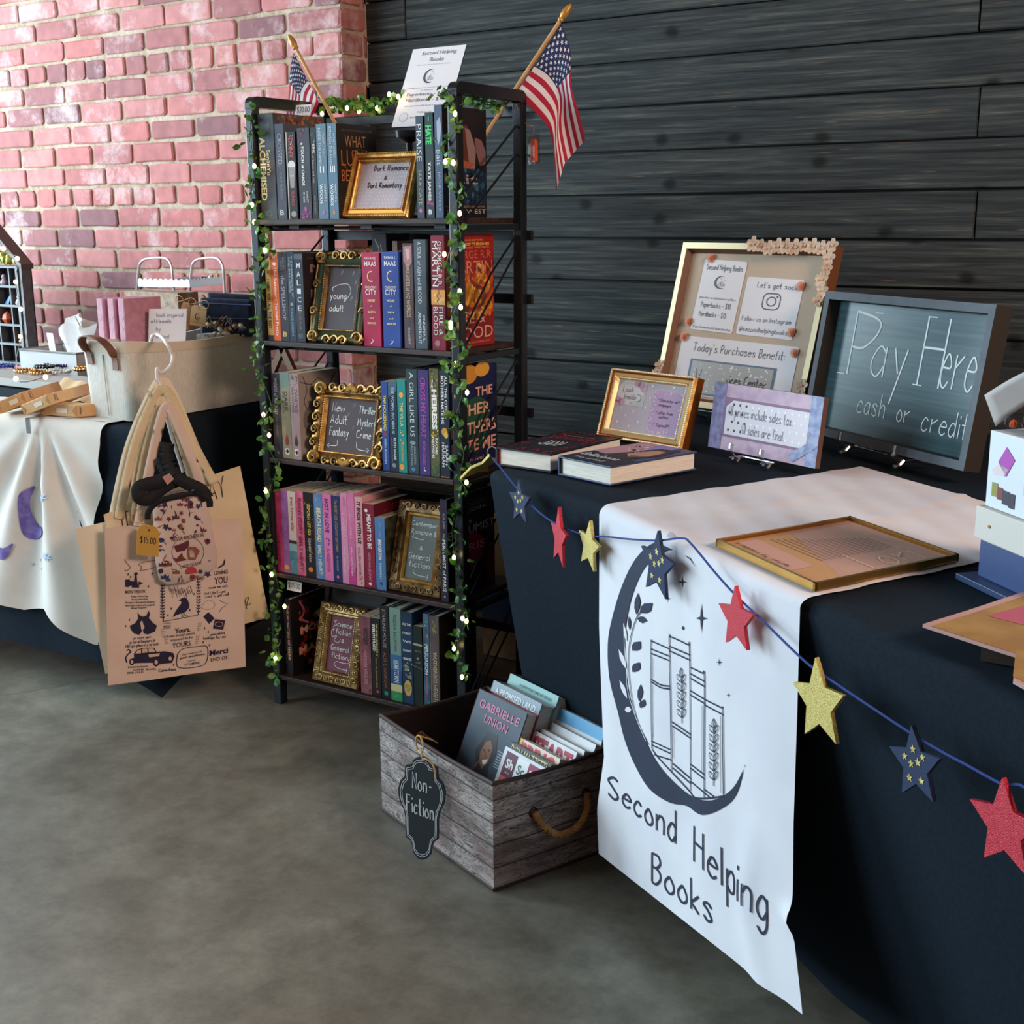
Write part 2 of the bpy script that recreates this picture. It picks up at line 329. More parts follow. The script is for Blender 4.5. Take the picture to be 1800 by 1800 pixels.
def plankmat():
    m = bpy.data.materials.new('charred_plank'); m.use_nodes = True; nt = m.node_tree; N = nt.nodes.new; L = nt.links.new
    b = nt.nodes['Principled BSDF']; b.inputs['Roughness'].default_value = .8; b.inputs['Specular IOR Level'].default_value = .18
    tc = N('ShaderNodeTexCoord'); at = N('ShaderNodeAttribute'); at.attribute_name = 'tone'
    cb = N('ShaderNodeCombineXYZ'); L(at.outputs['Fac'], cb.inputs[0]); L(at.outputs['Fac'], cb.inputs[2])
    va = N('ShaderNodeVectorMath'); va.operation = 'MULTIPLY_ADD'; va.inputs[1].default_value = (1, 1, 1); L(tc.outputs['Object'], va.inputs[0])
    sc = N('ShaderNodeVectorMath'); sc.operation = 'SCALE'; sc.inputs['Scale'].default_value = 37; L(cb.outputs[0], sc.inputs[0]); L(sc.outputs[0], va.inputs[2])
    mp = N('ShaderNodeMapping'); mp.inputs['Scale'].default_value = (1.5, 46, 46); L(va.outputs[0], mp.inputs[0])
    n = N('ShaderNodeTexNoise'); n.inputs['Scale'].default_value = 2.2; n.inputs['Detail'].default_value = 8; n.inputs['Roughness'].default_value = .65; n.inputs['Distortion'].default_value = .5; L(mp.outputs[0], n.inputs['Vector'])
    r = N('ShaderNodeValToRGB'); e = r.color_ramp.elements; e[0].position = .3; e[1].position = .74; e[0].color = hx('#1c1f20'); e[1].color = hx('#666860')
    e.new(.5).color = hx('#33383a'); e.new(.6).color = hx('#434745'); L(n.outputs[0], r.inputs[0])
    sp_ = N('ShaderNodeSeparateXYZ'); L(va.outputs[0], sp_.inputs[0]); c2 = N('ShaderNodeCombineXYZ'); L(sp_.outputs[0], c2.inputs[0]); L(sp_.outputs[2], c2.inputs[1])
    nw = N('ShaderNodeTexNoise'); nw.inputs['Scale'].default_value = 30; nw.inputs['Detail'].default_value = 4; L(va.outputs[0], nw.inputs['Vector'])
    wm = N('ShaderNodeMix'); wm.data_type = 'VECTOR'; wm.inputs[0].default_value = .012; L(c2.outputs[0], wm.inputs[4]); L(nw.outputs['Color'], wm.inputs[5])
    mk = N('ShaderNodeMapping'); mk.inputs['Scale'].default_value = (3.6, 5.2, 1); L(wm.outputs[1], mk.inputs[0])
    vo = N('ShaderNodeTexVoronoi'); vo.voronoi_dimensions = '2D'; vo.inputs['Scale'].default_value = 1.0; L(mk.outputs[0], vo.inputs['Vector'])
    r2 = N('ShaderNodeValToRGB'); e = r2.color_ramp.elements; e[0].position = .035; e[1].position = .1; e[0].color = (.12, .09, .07, 1); e[1].color = (1, 1, 1, 1); L(vo.outputs['Distance'], r2.inputs[0])
    mx = N('ShaderNodeMix'); mx.data_type = 'RGBA'; mx.blend_type = 'MULTIPLY'; mx.inputs[0].default_value = .8; L(r.outputs[0], mx.inputs[6]); L(r2.outputs[0], mx.inputs[7])
    ml = N('ShaderNodeMapping'); ml.inputs['Scale'].default_value = (5, 90, 120); L(va.outputs[0], ml.inputs[0])
    n3 = N('ShaderNodeTexNoise'); n3.inputs['Scale'].default_value = 1.5; n3.inputs['Detail'].default_value = 2; L(ml.outputs[0], n3.inputs['Vector'])
    r3 = N('ShaderNodeValToRGB'); e = r3.color_ramp.elements; e[0].position = .7; e[1].position = .78; e[0].color = (0, 0, 0, 1); e[1].color = (.55, .55, .55, 1); L(n3.outputs[0], r3.inputs[0])
    m2 = N('ShaderNodeMix'); m2.data_type = 'RGBA'; L(r3.outputs[0], m2.inputs[0]); L(mx.outputs[2], m2.inputs[6]); m2.inputs[7].default_value = hx('#8a6f52')
    L(m2.outputs[2], b.inputs['Base Color'])
    bp = N('ShaderNodeBump'); bp.inputs['Strength'].default_value = .45; bp.inputs['Distance'].default_value = .004; L(n.outputs[0], bp.inputs['Height']); L(bp.outputs[0], b.inputs['Normal']); return m
def plankwall():
    mb = MB(); PM = plankmat(); tones = []; DK = ink('#0c0c0c')
    mb.box((XPIL-.1, YP+.02, 0), (3.2, YP+.22, 3.1), DK); tones += [0]*6
    n = V((0, 1, 0)); P0 = V((0, YP, 0))
    ys = [(922, 347), (922, 418), (922, 491), (923.6, 561), (924, 630.5), (925, 699)]
    zs = [atp(*q, P0, n).z for q in ys]; sp = (zs[0]-zs[-1])/5; z = zs[0]+sp*12
    joints = {8: atp(1722, 30, P0, n).x, 10: atp(1720, 195, P0, n).x, 12: atp(1713, 398, P0, n).x, 7: atp(713, 78, P0, n).x, 16: atp(1500, 600, P0, n).x}
    k = 0
    while z > -.05:
        z1 = z; z0 = z-sp; cuts = [XPIL-.02, 3.2]
        row = round((zs[0]+sp*12-z1)/sp)
        if row in joints: cuts = [XPIL-.02, joints[row], 3.2]
        for a, b in zip(cuts, cuts[1:]):
            t = rnd.random(); j = rnd.uniform(-.002, .002)
            a_, b_, c, d = a+.0015, b-.0015, z0+.0022, z1-.0022
            vs = [(a_, YP+.03, c), (b_, YP+.03, c), (b_, YP+.03, d), (a_, YP+.03, d), (a_, YP+.004, c), (b_, YP+.004, c), (b_, YP+.004, d), (a_, YP+.004, d),
                  (a_+.002, YP+j, c+.003), (b_-.002, YP+j, c+.003), (b_-.002, YP+j, d-.003), (a_+.002, YP+j, d-.003)]
            fs = [(i, (i+1) % 4, 4+(i+1) % 4, 4+i) for i in range(4)]+[(4+i, 4+(i+1) % 4, 8+(i+1) % 4, 8+i) for i in range(4)]+[(8, 9, 10, 11)]
            mb.add(vs, fs, PM); tones.extend([t]*len(fs))
        z = z0
    o = struct(mb, 'wall_back'); at = o.data.attributes.new('tone', 'FLOAT', 'FACE'); at.data.foreach_set('value', tones)
plankwall()
# ------------------------------------------------------------------ bookshelf
SY = .0369891
SU = V((math.cos(SY), math.sin(SY), 0)); SN = V((-math.sin(SY), math.cos(SY), 0)); SO = atz(492, 1238, 0)
def SP(u, d, z): return SO+SU*u+SN*d+V((0, 0, z))
def S(x, y, d=0):
    q = atp(x, y, SO+SN*d, SN)-SO; return q.dot(SU), q.z
BZ = [1.181, .905, .627, .343, .078]; SD = .272; UL0, UL1, UR0, UR1 = -.018, .006, .540, .564; HT = 1.452
def sbox(mb, u0, u1, d0, d1, z0, z1, m): return mb.box((u0, d0, z0), (u1, d1, z1), m, lambda v: SP(v.x, v.y, v.z))
def make_shelf():
    t = thing('bookshelf', 'tall narrow open bookshelf with black metal frame and five dark wood boards', 'bookshelf', SP(.27, .13, 0))
    for (a, b) in ((UL0, UL1), (UR0, UR1)):
        for d0, d1 in ((0, .024), (SD-.024, SD)):
            mb = MB(); sbox(mb, a, b, d0, d1, 0, HT-.022, BLACKMETAL); mb.build('post', t, bevel=.003)
        mb = MB(); um = (a+b)/2; h = .0115       # bent top rail: rounded corners at both ends
        prof = [(0, HT-.03)]+[(.02-.02*math.cos(k*PI/12), HT-.02+.02*math.sin(k*PI/12)) for k in range(7)]+[(SD-.02+.02*math.sin(k*PI/12), HT-.02+.02*math.cos(k*PI/12)) for k in range(7)]+[(SD, HT-.03)]
        inn = [(.023, HT-.03), (.023, HT-.027), (.026, HT-.024), (SD-.026, HT-.024), (SD-.023, HT-.027), (SD-.023, HT-.03)]
        pts = prof+inn[::-1]
        mb.prism(pts, Fr(SP(b, 0, 0), SN, V((0, 0, 1))), -(b-a), 0, BLACKMETAL); mb.build('top_rail', t, bevel=.002)
    for z in BZ:
        mb = MB(); sbox(mb, UL1-.001, UR0+.001, .0, SD-.01, z-.012, z, DARKWOOD); o = mb.build('shelf_board', t, bevel=.002)
        mb = MB()
        for d in (.05, SD-.06): mb.tube([SP(UL1-.02, d, z-.02), SP(UR0+.012, d, z-.02)], .0035, BLACKMETAL)
        for u in (.06, .27, .47): sbox(mb, u, u+.03, .045, .075, z-.022, z-.012, BLACKMETAL)
        mb.build('support_rods', t)
        for a, b in ((UL0, UL1), (UR0, UR1)):
            mb = MB(); sbox(mb, a+.006, b-.006, .02, SD-.02, z-.026, z-.013, BLACKMETAL); mb.build('side_rail', t, bevel=.001)
    for a, b in zip(BZ, BZ[1:]):             # crossed wire braces on both sides
        for u in ((UL0+UL1)/2, (UR0+UR1)/2):
            for q in (0, 1):
                mb = MB(); o = .012*(1 if q else -1)
                mb.tube([SP(u, SD-.03, a-.04), SP(u+o*.2, SD/2, (a+b)/2+.02), SP(u, .02, b+.03)] if q else [SP(u, SD-.03, a-.075), SP(u, .02, b-.005)], .0026, BLACKMETAL, 6); mb.build('brace_wire', t)
    u = (UR0+UR1)/2
    for z in (HT-.075, HT-.135):
        mb = MB(); mb.tube([SP(u, SD-.026, z), SP(u, .024, z-.155)], .0026, BLACKMETAL, 6); mb.build('brace_wire', t)
    for z in (BZ[0]-.05, .99, .73, .50, .2):
        mb = MB(); sbox(mb, UL0, UR1+.012, SD-.004, SD+.006, z, z+.022, BLACKMETAL); mb.build('back_bar', t)
    mb = MB(); sbox(mb, UL1, UR0, SD-.02, SD-.006, HT-.055, HT-.033, BLACKMETAL); mb.build('back_bar', t, bevel=.002)
make_shelf()
# ------------------------------------------------------------------ books
def art(mb, fr, items, hand_w=.0012):
    z = .0004
    for it in items:
        k = it[0]; z += .00003
        if k == 'r': mb.rect(fr, *it[1:5], it[5], z=z)
        elif k == 'h': mb.text(it[1], fr, *it[2:6], it[6], bold=it[7] if len(it) > 7 else 0, z=z+.0002)
        elif k == 'v': mb.text(it[1], fr, *it[2:6], it[6], down=True, bold=it[7] if len(it) > 7 else 0, z=z+.0002)
        elif k == 'c': mb.disc(fr, *it[1:5], it[5], z=z)
        elif k == 'g': mb.pg(fr, it[1], it[2], z=z)
        elif k == 'l': mb.ribbon(crom(it[1], 4), it[2], it[3], fr, z=z+.0001)
        elif k == 's': mb.hand(it[1], fr, it[2], it[3], it[4], it[5], it[6], wd=it[7] if len(it) > 7 else hand_w, z=z+.0002)
        elif k == 'x':                                   # scattered blots of a printed pattern
            q = random.Random(it[6])
            for _ in range(it[5]):
                c = q.choice(it[7]); x = q.uniform(it[1], it[2]); y = q.uniform(it[3], it[4]); r = q.uniform(.4, 1)*it[8]; a = fr.u.length/fr.v.length
                if it[1] <= x-r and x+r <= it[2]+.001: mb.pg(fr, [(x+r*q.uniform(.6, 1)*math.cos(2*PI*i/8), y+r*a*q.uniform(.6, 1)*math.sin(2*PI*i/8)) for i in range(8)], c, z=z)
def book(label, group, loc, rz, w, h, d, cover, spine=(), face=(), hard=False, pages=None, face_m=None, tilt=0, back=()):
    """upright book, spine towards -y, right cover towards +x"""
    t = thing('book', label, 'book', loc, group, rz); t.rotation_euler[1] = tilt
    cm = cover if not isinstance(cover, str) else mat('cover_'+cover.strip('#'), cover, .5, bump=.04, bsc=90, spec=.3)
    fm = face_m or cm; th = .0026 if hard else .0008; e = .003 if hard else 0
    mb = MB()
    mb.box((th*.4, 0, 0), (w-th*.4, th, h), cm)
    mb.box((0, th*.3, 0), (th, d, h), cm)
    mb.box((w-th, th*.3, 0), (w, d, h), fm)
    art(mb, Fr((0, 0, 0), (w, 0, 0), (0, 0, h)), spine)
    art(mb, Fr((w, 0, 0), (0, d, 0), (0, 0, h)), face)
    art(mb, Fr((0, d, 0), (0, -d, 0), (0, 0, h)), back)
    mb.build('cover', t, world=False)
    mb = MB(); pm = pages or (WHITEPAGE if hard else CREAMPAGE); n = 5
    x0, x1 = th, w-th; y1 = d-e
    mb.box((x0, th, e), (x1, y1, h-e-.0004), pm); mb.build('pages', t, world=False)
    return t
def row(bz, sd, ybase, rows, group):
    for r in rows:
        x0, x1, yt, cover, label = r[:5]; k = r[5] if len(r) > 5 else {}
        d0 = k.get('d0', sd); yb = k.get('yb', ybase+(x0-480)*k.get('sl', 0))
        u0, u1 = S(x0, yb, d0)[0], S(x1, yb, d0)[0]; h = S((x0+x1)/2-6, yt, d0)[1]-bz
        book(label, k.get('group', group), SP(u0, d0, bz+.0003), SY, u1-u0, h, k.get('dep', .135), cover, k.get('sp', ()), k.get('fc', ()), k.get('hard', False), k.get('pg'), k.get('fm'), k.get('tilt', 0))
W_, K_ = '#e9e6e2', '#15151a'
V_ = lambda s, x0, x1, y0, y1, c, b=0: ('v', s, x0, x1, y0, y1, c, b)
H_ = lambda s, x0, x1, y0, y1, c, b=0: ('h', s, x0, x1, y0, y1, c, b)
mott = lambda n, a, b, sc=20, **k: mat(n, a, .5, col2=b, sc=sc, det=4, bump=.03, bsc=90, spec=.3, **k)
G1 = 'books on the top shelf'
row(BZ[0], .012, 383, [
 (460, 488, 199, mott('alch', '#46525c', '#3a2a25', 9, ramp=(.42, .62)), 'thick slate hardback with tall cream lettering, first book on the top shelf', dict(hard=True, dep=.17, sp=[V_('ALCHEMISED', .08, .44, .18, .78, '#f3e3a8', .03), V_('SenlinYu', .5, .72, .42, .66, '#e6d6a8', .01), ('l', [(.2, .97), (.4, .9), (.7, .95), (.8, .86), (.5, .84)], .001, '#2a3036'), ('c', .5, .055, .22, .024, '#5f6a72'), ('c', .5, .055, .17, .018, '#3a434b')], fc=[('x', .02, .98, .85, .99, 60, 3, ['#8a4a30', '#5e2f22', '#a05a3c'], .05)])),
 (489.5, 505, 218, '#474d5c', 'grey blue book with faint grey title between the slate hardback and the red lettered book', dict(dep=.14, sp=[V_('CROSSED', .25, .75, .58, .9, '#9aa0a8'), V_('EMILY McINTIRE', .4, .65, .2, .5, '#7d828c'), ('x', .1, .9, .5, .62, 12, 5, ['#8a6a3a', '#b08a50'], .06), H_('B', .25, .7, .045, .1, '#c9cdd2', .02)])),
 (508, 524, 232, '#1d1a1c', 'black book with scratchy red title and a pale moon on its spine', dict(dep=.13, sp=[('r', .02, .14, 0, 1, '#b9b3a6'), V_('DON\'T', .3, .8, .7, .93, '#b3202c', .03), ('x', .2, .98, .6, .98, 26, 8, ['#c8c2ae', '#7d7a6e'], .07), ('c', .55, .62, .4, .055, '#d9d6d6'), ('g', [(.2, .6), (.9, .6), (.75, .36), (.35, .36)], '#8d8886'), ('c', .45, .5, .06, .01, W_), ('c', .65, .5, .06, .01, W_), V_('RUNYX', .4, .75, .15, .33, '#a81e2a', .02), ('c', .6, .06, .3, .035, '#8e8a86')])),
 (528, 549, 225, mott('chaos', '#3a3b48', '#2c2c37', 12), 'charcoal book with white title and magenta foot on the top shelf', dict(dep=.135, sp=[V_('a TOUCH of CHAOS', .3, .52, .37, .84, W_, .035), V_('SCARLETT', .62, .76, .18, .31, '#c9c4cc', .02), V_('ST. CLAIR', .34, .48, .18, .3, '#c9c4cc', .02), ('x', .05, .95, .01, .09, 40, 9, ['#8f2a72', '#b03a80', '#6a2a80'], .1), ('x', .05, .95, .86, .99, 14, 4, ['#8f2040', '#6a1f3c'], .08), ('c', .5, .11, .12, .03, '#9a3a7a')])),
 (551, 560, 224.5, '#17171b', 'thin black book with small white script beside the first grey blue spine', dict(dep=.135, sp=[V_('KING', .3, .85, .72, .82, W_, .01), V_('of  heaven  and  ruin', .25, .6, .4, .7, '#b9b9bd'), ('x', .1, .9, .82, .99, 18, 6, ['#8e8e8a', '#5d5d5a'], .12), V_('AMY DANIELS', .35, .65, .06, .26, '#8e8e92')])),
 (561, 578, 218, '#5b7b8f', 'left of two matching grey blue novels with numerals, marked II', dict(dep=.14, sp=[V_('WHAT LIES', .62, .9, .66, .9, '#a7a8b4', .01), V_('INSIDE THE NIMES', .22, .5, .57, .97, '#c5ced6'), H_('II', .3, .72, .49, .56, '#e3e8ec', .02), V_('HARPER L.', .66, .86, .17, .37, '#cfd8de'), V_('WOODS', .2, .52, .16, .37, '#e3e8ec', .02), ('c', .5, .07, .16, .03, '#8a6a9a')])),
 (580, 596, 217, '#587a90', 'right of two matching grey blue novels with numerals, marked III, dark front cover', dict(dep=.14, fm=mott('lurks', '#231f1b', '#191613', 8), sp=[V_('WHAT LURKS', .62, .9, .64, .9, '#a7b4c0', .01), V_('BETWEEN THE FATES', .22, .5, .57, .97, '#c5ced6'), H_('III', .25, .78, .49, .56, '#e3e8ec', .02), V_('HARPER L.', .66, .86, .17, .37, '#cfd8de'), V_('WOODS', .2, .52, .14, .37, '#e3e8ec', .02), ('c', .5, .07, .16, .03, '#a07a5a')],
   fc=[H_('OF FLESH & BONE BOOK THREE', .12, .9, .925, .945, '#6d5a44'), H_('WHAT', .2, .72, .76, .88, '#a77a52'), H_('LURKS', .1, .9, .56, .73, '#b0683a', -.01), H_('BETWEEN', .1, .9, .4, .52, '#a8623a'), ('l', [(.1, .62), (.3, .5), (.5, .56), (.35, .7), (.6, .74), (.88, .7), (.8, .62)], .0012, '#9a5a34')])),
], G1)
row(BZ[0], .018, 381, [
 (734, 746.5, 204, '#39495a', 'dark slate book with white serif title, left of the green lettered book', dict(dep=.135, fm='#1c1a22' and mat('praise_f', '#1d1a22', .4), sp=[V_('PRAISE', .12, .78, .56, .92, W_, -.005), V_('SARA CATE', .3, .74, .13, .48, '#a59f78'), ('c', .5, .075, .2, .022, '#b86a9a')])),
 (750, 764, 198, '#2c3b42', 'dark teal book with bright green title and white author name', dict(dep=.135, fm=mat('hate_f', '#3a1f2c', .4), sp=[H_('I', .42, .55, .92, .96, '#3fbf7a', .03), V_('HATE', .08, .82, .7, .88, '#2fd060', .05), V_('TATE JAMES', .22, .66, .165, .54, W_, .03), ('g', [(.2, .17), (.95, .145), (.98, .12), (.1, .135)], '#8f2a66'), H_('B', .3, .7, .035, .085, '#dfe3e6', .03)])),
 (766.5, 780, 185, '#52657e', 'slate blue book beside the right post, its cover a red haired figure', dict(dep=.165, fm=mat('bait_f', '#1b191d', .4), sp=[('g', [(.3, .86), (.75, .9), (.9, .8), (.75, .7), (.45, .64), (.35, .7)], '#b3b6cb'), V_('bait', .25, .78, .47, .61, '#cfd6df'), V_('JADE WEST', .35, .7, .06, .42, '#a9b6c4')],
   fc=[('g', [(.2, .75), (.35, .86), (.55, .84), (.72, .7), (.7, .5), (.45, .44), (.25, .5)], '#5a2f22'), ('g', [(.5, .82), (.62, .8), (.75, .62), (.72, .45), (.6, .45)], '#8a6f6d'), ('g', [(.72, .74), (.88, .72), (.98, .62), (.98, .5), (.84, .48), (.76, .6)], '#7a5a5e'), ('g', [(.25, .58), (.5, .52), (.72, .5), (.6, .45), (.3, .46)], '#a05238'), ('r', .01, .99, .12, .43, '#16263a'), ('x', .02, .98, .12, .45, 70, 21, ['#1d3a52', '#234a66', '#14202e', '#2f5a70'], .07), H_('bait', .02, .78, .31, .4, '#b79f9d', .01), H_('INTERNATIONAL BESTSELLING AUTHOR', .04, .95, .095, .115, '#a08a78'), H_('JADE WEST', .05, .97, .03, .08, '#c9b49a')])),
], G1)
G2 = 'books on the second shelf'
Cc = lambda c1, c2, t1, t2: [('r', 0, 1, 0, .3, c2), H_('SARAH J.', .16, .84, .92, .955, W_), H_('MAAS', .16, .84, .855, .905, W_, .01), ('l', [(.58, .8), (.4, .79), (.32, .745), (.42, .7), (.62, .695)], .0022, '#f0cf7a'), H_('CRESCENT', .16, .84, .62, .645, '#e8dcc8'), H_('CITY', .18, .82, .55, .61, W_), H_('HOUSE', .3, .72, .48, .505, '#f2d98c', .02), H_('of', .44, .56, .425, .445, '#f2d98c'), H_(t1, .3, .72, .36, .38, '#f2d98c', .02), H_('and', .38, .62, .295, .315, '#f2d98c'), H_(t2, .26, .76, .24, .26, '#f2d98c', .02), ('l', [(.62, .07), (.4, .03), (.55, .05), (.5, .08)], .001, W_)]
row(BZ[1], .012, 601, [
 (472, 482, 444, '#cfa55e', 'narrow tan book with black title, first on the second shelf', dict(sp=[('r', 0, 1, .95, 1, '#5d4066'), V_('DEAVER', .3, .62, .76, .9, '#5d4a2c'), V_('I WISH YOU ALL THE BEST', .25, .75, .13, .7, '#2a2220', .02), ('r', 0, 1, 0, .06, '#3a3048')])),
 (482.5, 494.5, 443.6, '#e2662a', 'orange book with white script title on the second shelf', dict(sp=[('s', 'HY', .3, .7, .93, .03, W_), ('c', .5, .87, .25, .02, '#f6e6d6'), V_('The Summer I Turned Pretty', .25, .8, .05, .84, '#f3ece2', .01)])),
 (495, 509.5, 443.5, '#35333c', 'charcoal book with lilac grey title beside the orange book', dict(sp=[V_('SARAH BETH', .55, .75, .8, .94, '#8a8790'), V_('DURST', .28, .48, .8, .9, '#8a8790'), V_('the SPELLSHOP', .3, .72, .24, .74, '#9d99a6', .01), H_('B', .25, .75, .05, .11, '#c9a76a', .04)])),
 (510, 522, 443.4, '#223548', 'navy book with two lines of silver title left of the stacked letter book', dict(sp=[V_('THE INHERITANCE OF', .58, .82, .5, .96, '#a9b6bd', .01), V_('ORQUIDEA DIVINA', .22, .48, .55, .95, '#a9b6bd', .01), ('c', .5, .42, .2, .02, '#a98a5a'), V_('ZORAIDA CORDOVA', .35, .68, .06, .38, '#8ea4b4')])),
 (522.5, 537.5, 445, '#2a3240', 'dark navy book with letters stacked down its spine beside the green gold frame', dict(fm=mat('malice_f', '#241f24', .45), sp=[('r', 0, 1, .93, .985, '#4a4a5c')]+[H_(c, .28, .72, .83-.095*i, .89-.095*i, '#cfd8e4', .01) for i, c in enumerate('MALICE')]+[V_('HEATHER WALTER', .36, .64, .14, .36, '#9a6a4a'), ('c', .5, .07, .24, .025, '#6a7686'), ('c', .5, .07, .18, .018, '#2a3240')], fc=[H_('A FIERY DEBUT NOVEL', .1, .8, .93, .945, '#6a5a5c')]+[H_(c, .18, .58, .78-.14*i, .87-.14*i, '#8a6468') for i, c in enumerate('MALICE')])),
 (640, 670, 444, mott('crim', '#b01c4c', '#8e1840', 7), 'thick crimson book with yellow moon, left of its blue twin', dict(dep=.13, sp=Cc('#b01c4c', '#5e2440', 'EARTH', 'BLOOD')[1:])),
 (674.5, 704, 443, mott('blue', '#2a4c9c', '#223a80', 7), 'thick royal blue book with yellow moon, right of its crimson twin', dict(dep=.13, sp=Cc('#2c4f9e', '#23305e', 'SKY', 'BREATH')[1:])),
 (704.8, 709.6, 440, '#1b1a1e', 'very thin black book between the royal blue book and the mauve one', dict(d0=.03, sp=[('x', .1, .9, .1, .9, 14, 2, ['#3c3a44'], .2)])),
 (711, 729, 428, mott('nowords', '#574650', '#3c3038', 10), 'mauve grey hardback with gold title and a pale face at its head', dict(hard=True, dep=.155, sp=[('g', [(.1, .97), (.9, .98), (.9, .82), (.5, .76), (.1, .84)], '#a0707a'), ('g', [(.3, .95), (.7, .95), (.7, .86), (.45, .84)], '#caa49a'), V_('DAUGHTER of NO WORLDS', .3, .7, .3, .8, '#bf9f7c', .01), V_('BROADBENT', .4, .62, .04, .2, '#b9a9a6', .01)])),
 (730.5, 752, 421, mott('ash', '#4a5964', '#323c45', 8), 'tall grey hardback with silver title on the second shelf', dict(hard=True, dep=.16, sp=[V_('A SOUL of ASH and BLOOD', .3, .6, .42, .98, '#cdd2d6'), V_('JENNIFER L.', .62, .82, .07, .32, '#d5dade', .01), V_('ARMENTROUT', .28, .52, .05, .34, '#d5dade', .01)])),
 (760, 784, 414, mott('fire', '#8a1c34', '#6d1830', 8), 'tall dark red hardback with large white author name and fiery dragon cover', dict(hard=True, dep=.19, sp=[V_('GEORGE R.R.', .5, .8, .56, .95, W_), V_('MARTIN', .12, .5, .56, .95, W_), ('r', 0, 1, .4, .53, '#d9973c'), ('x', .02, .98, .41, .52, 12, 3, ['#e6c07a', '#b8622a'], .12), ('l', [(.4, .43), (.55, .45), (.4, .48), (.6, .5)], .002, '#5a2a20'), V_('FIRE &', .54, .84, .13, .38, W_), V_('BLOOD', .14, .44, .13, .38, W_), ('c', .4, .06, .2, .028, '#b06a70')],
   fm=mott('dragon', '#a8281c', '#7e1c1c', 9), fc=[('r', .02, .98, .3, .68, '#b8481c'), ('x', .02, .98, .26, .72, 130, 12, ['#e0902c', '#d86a1e', '#f0b84a', '#9c2c16', '#e8a23a'], .09), ('l', [(.3, .4), (.5, .34), (.75, .38), (.78, .5), (.6, .55), (.5, .62), (.62, .7), (.75, .66)], .009, '#7a3020'), H_('300 YEARS BEFORE', .24, .76, .945, .96, '#d9a070'), H_('A GAME OF THRONES', .1, .9, .905, .93, '#e8b84a', .03), H_('DRAGONS RULED WESTEROS.', .1, .9, .88, .895, '#d9a070'), H_('GEORGE R.R.', .04, .96, .79, .86, '#c96a50'), H_('MARTIN', .05, .96, .66, .77, '#c9826a'), H_('FIRE &', .15, .8, .21, .31, '#c99a8a'), H_('BLOOD', .04, .96, .07, .18, '#cfa294'), H_('ILLUSTRATIONS BY DOUG WHEATLEY', .1, .9, .03, .045, '#c99a7a')])),
 (659, 684, 411, '#33303a', 'ornate dark book standing behind the crimson and blue pair', dict(d0=.165, dep=.09, hard=True, sp=[('l', [(.2, .95), (.5, .85), (.3, .8), (.7, .78), (.6, .9)], .003, '#a79c92'), ('r', .1, .9, .7, .74, '#8d8690')])),
 (694, 702.5, 424, '#a5887a', 'thin buff book standing behind the mauve grey hardback', dict(d0=.165, dep=.08)),
], G2)
G3 = 'books on the third shelf'
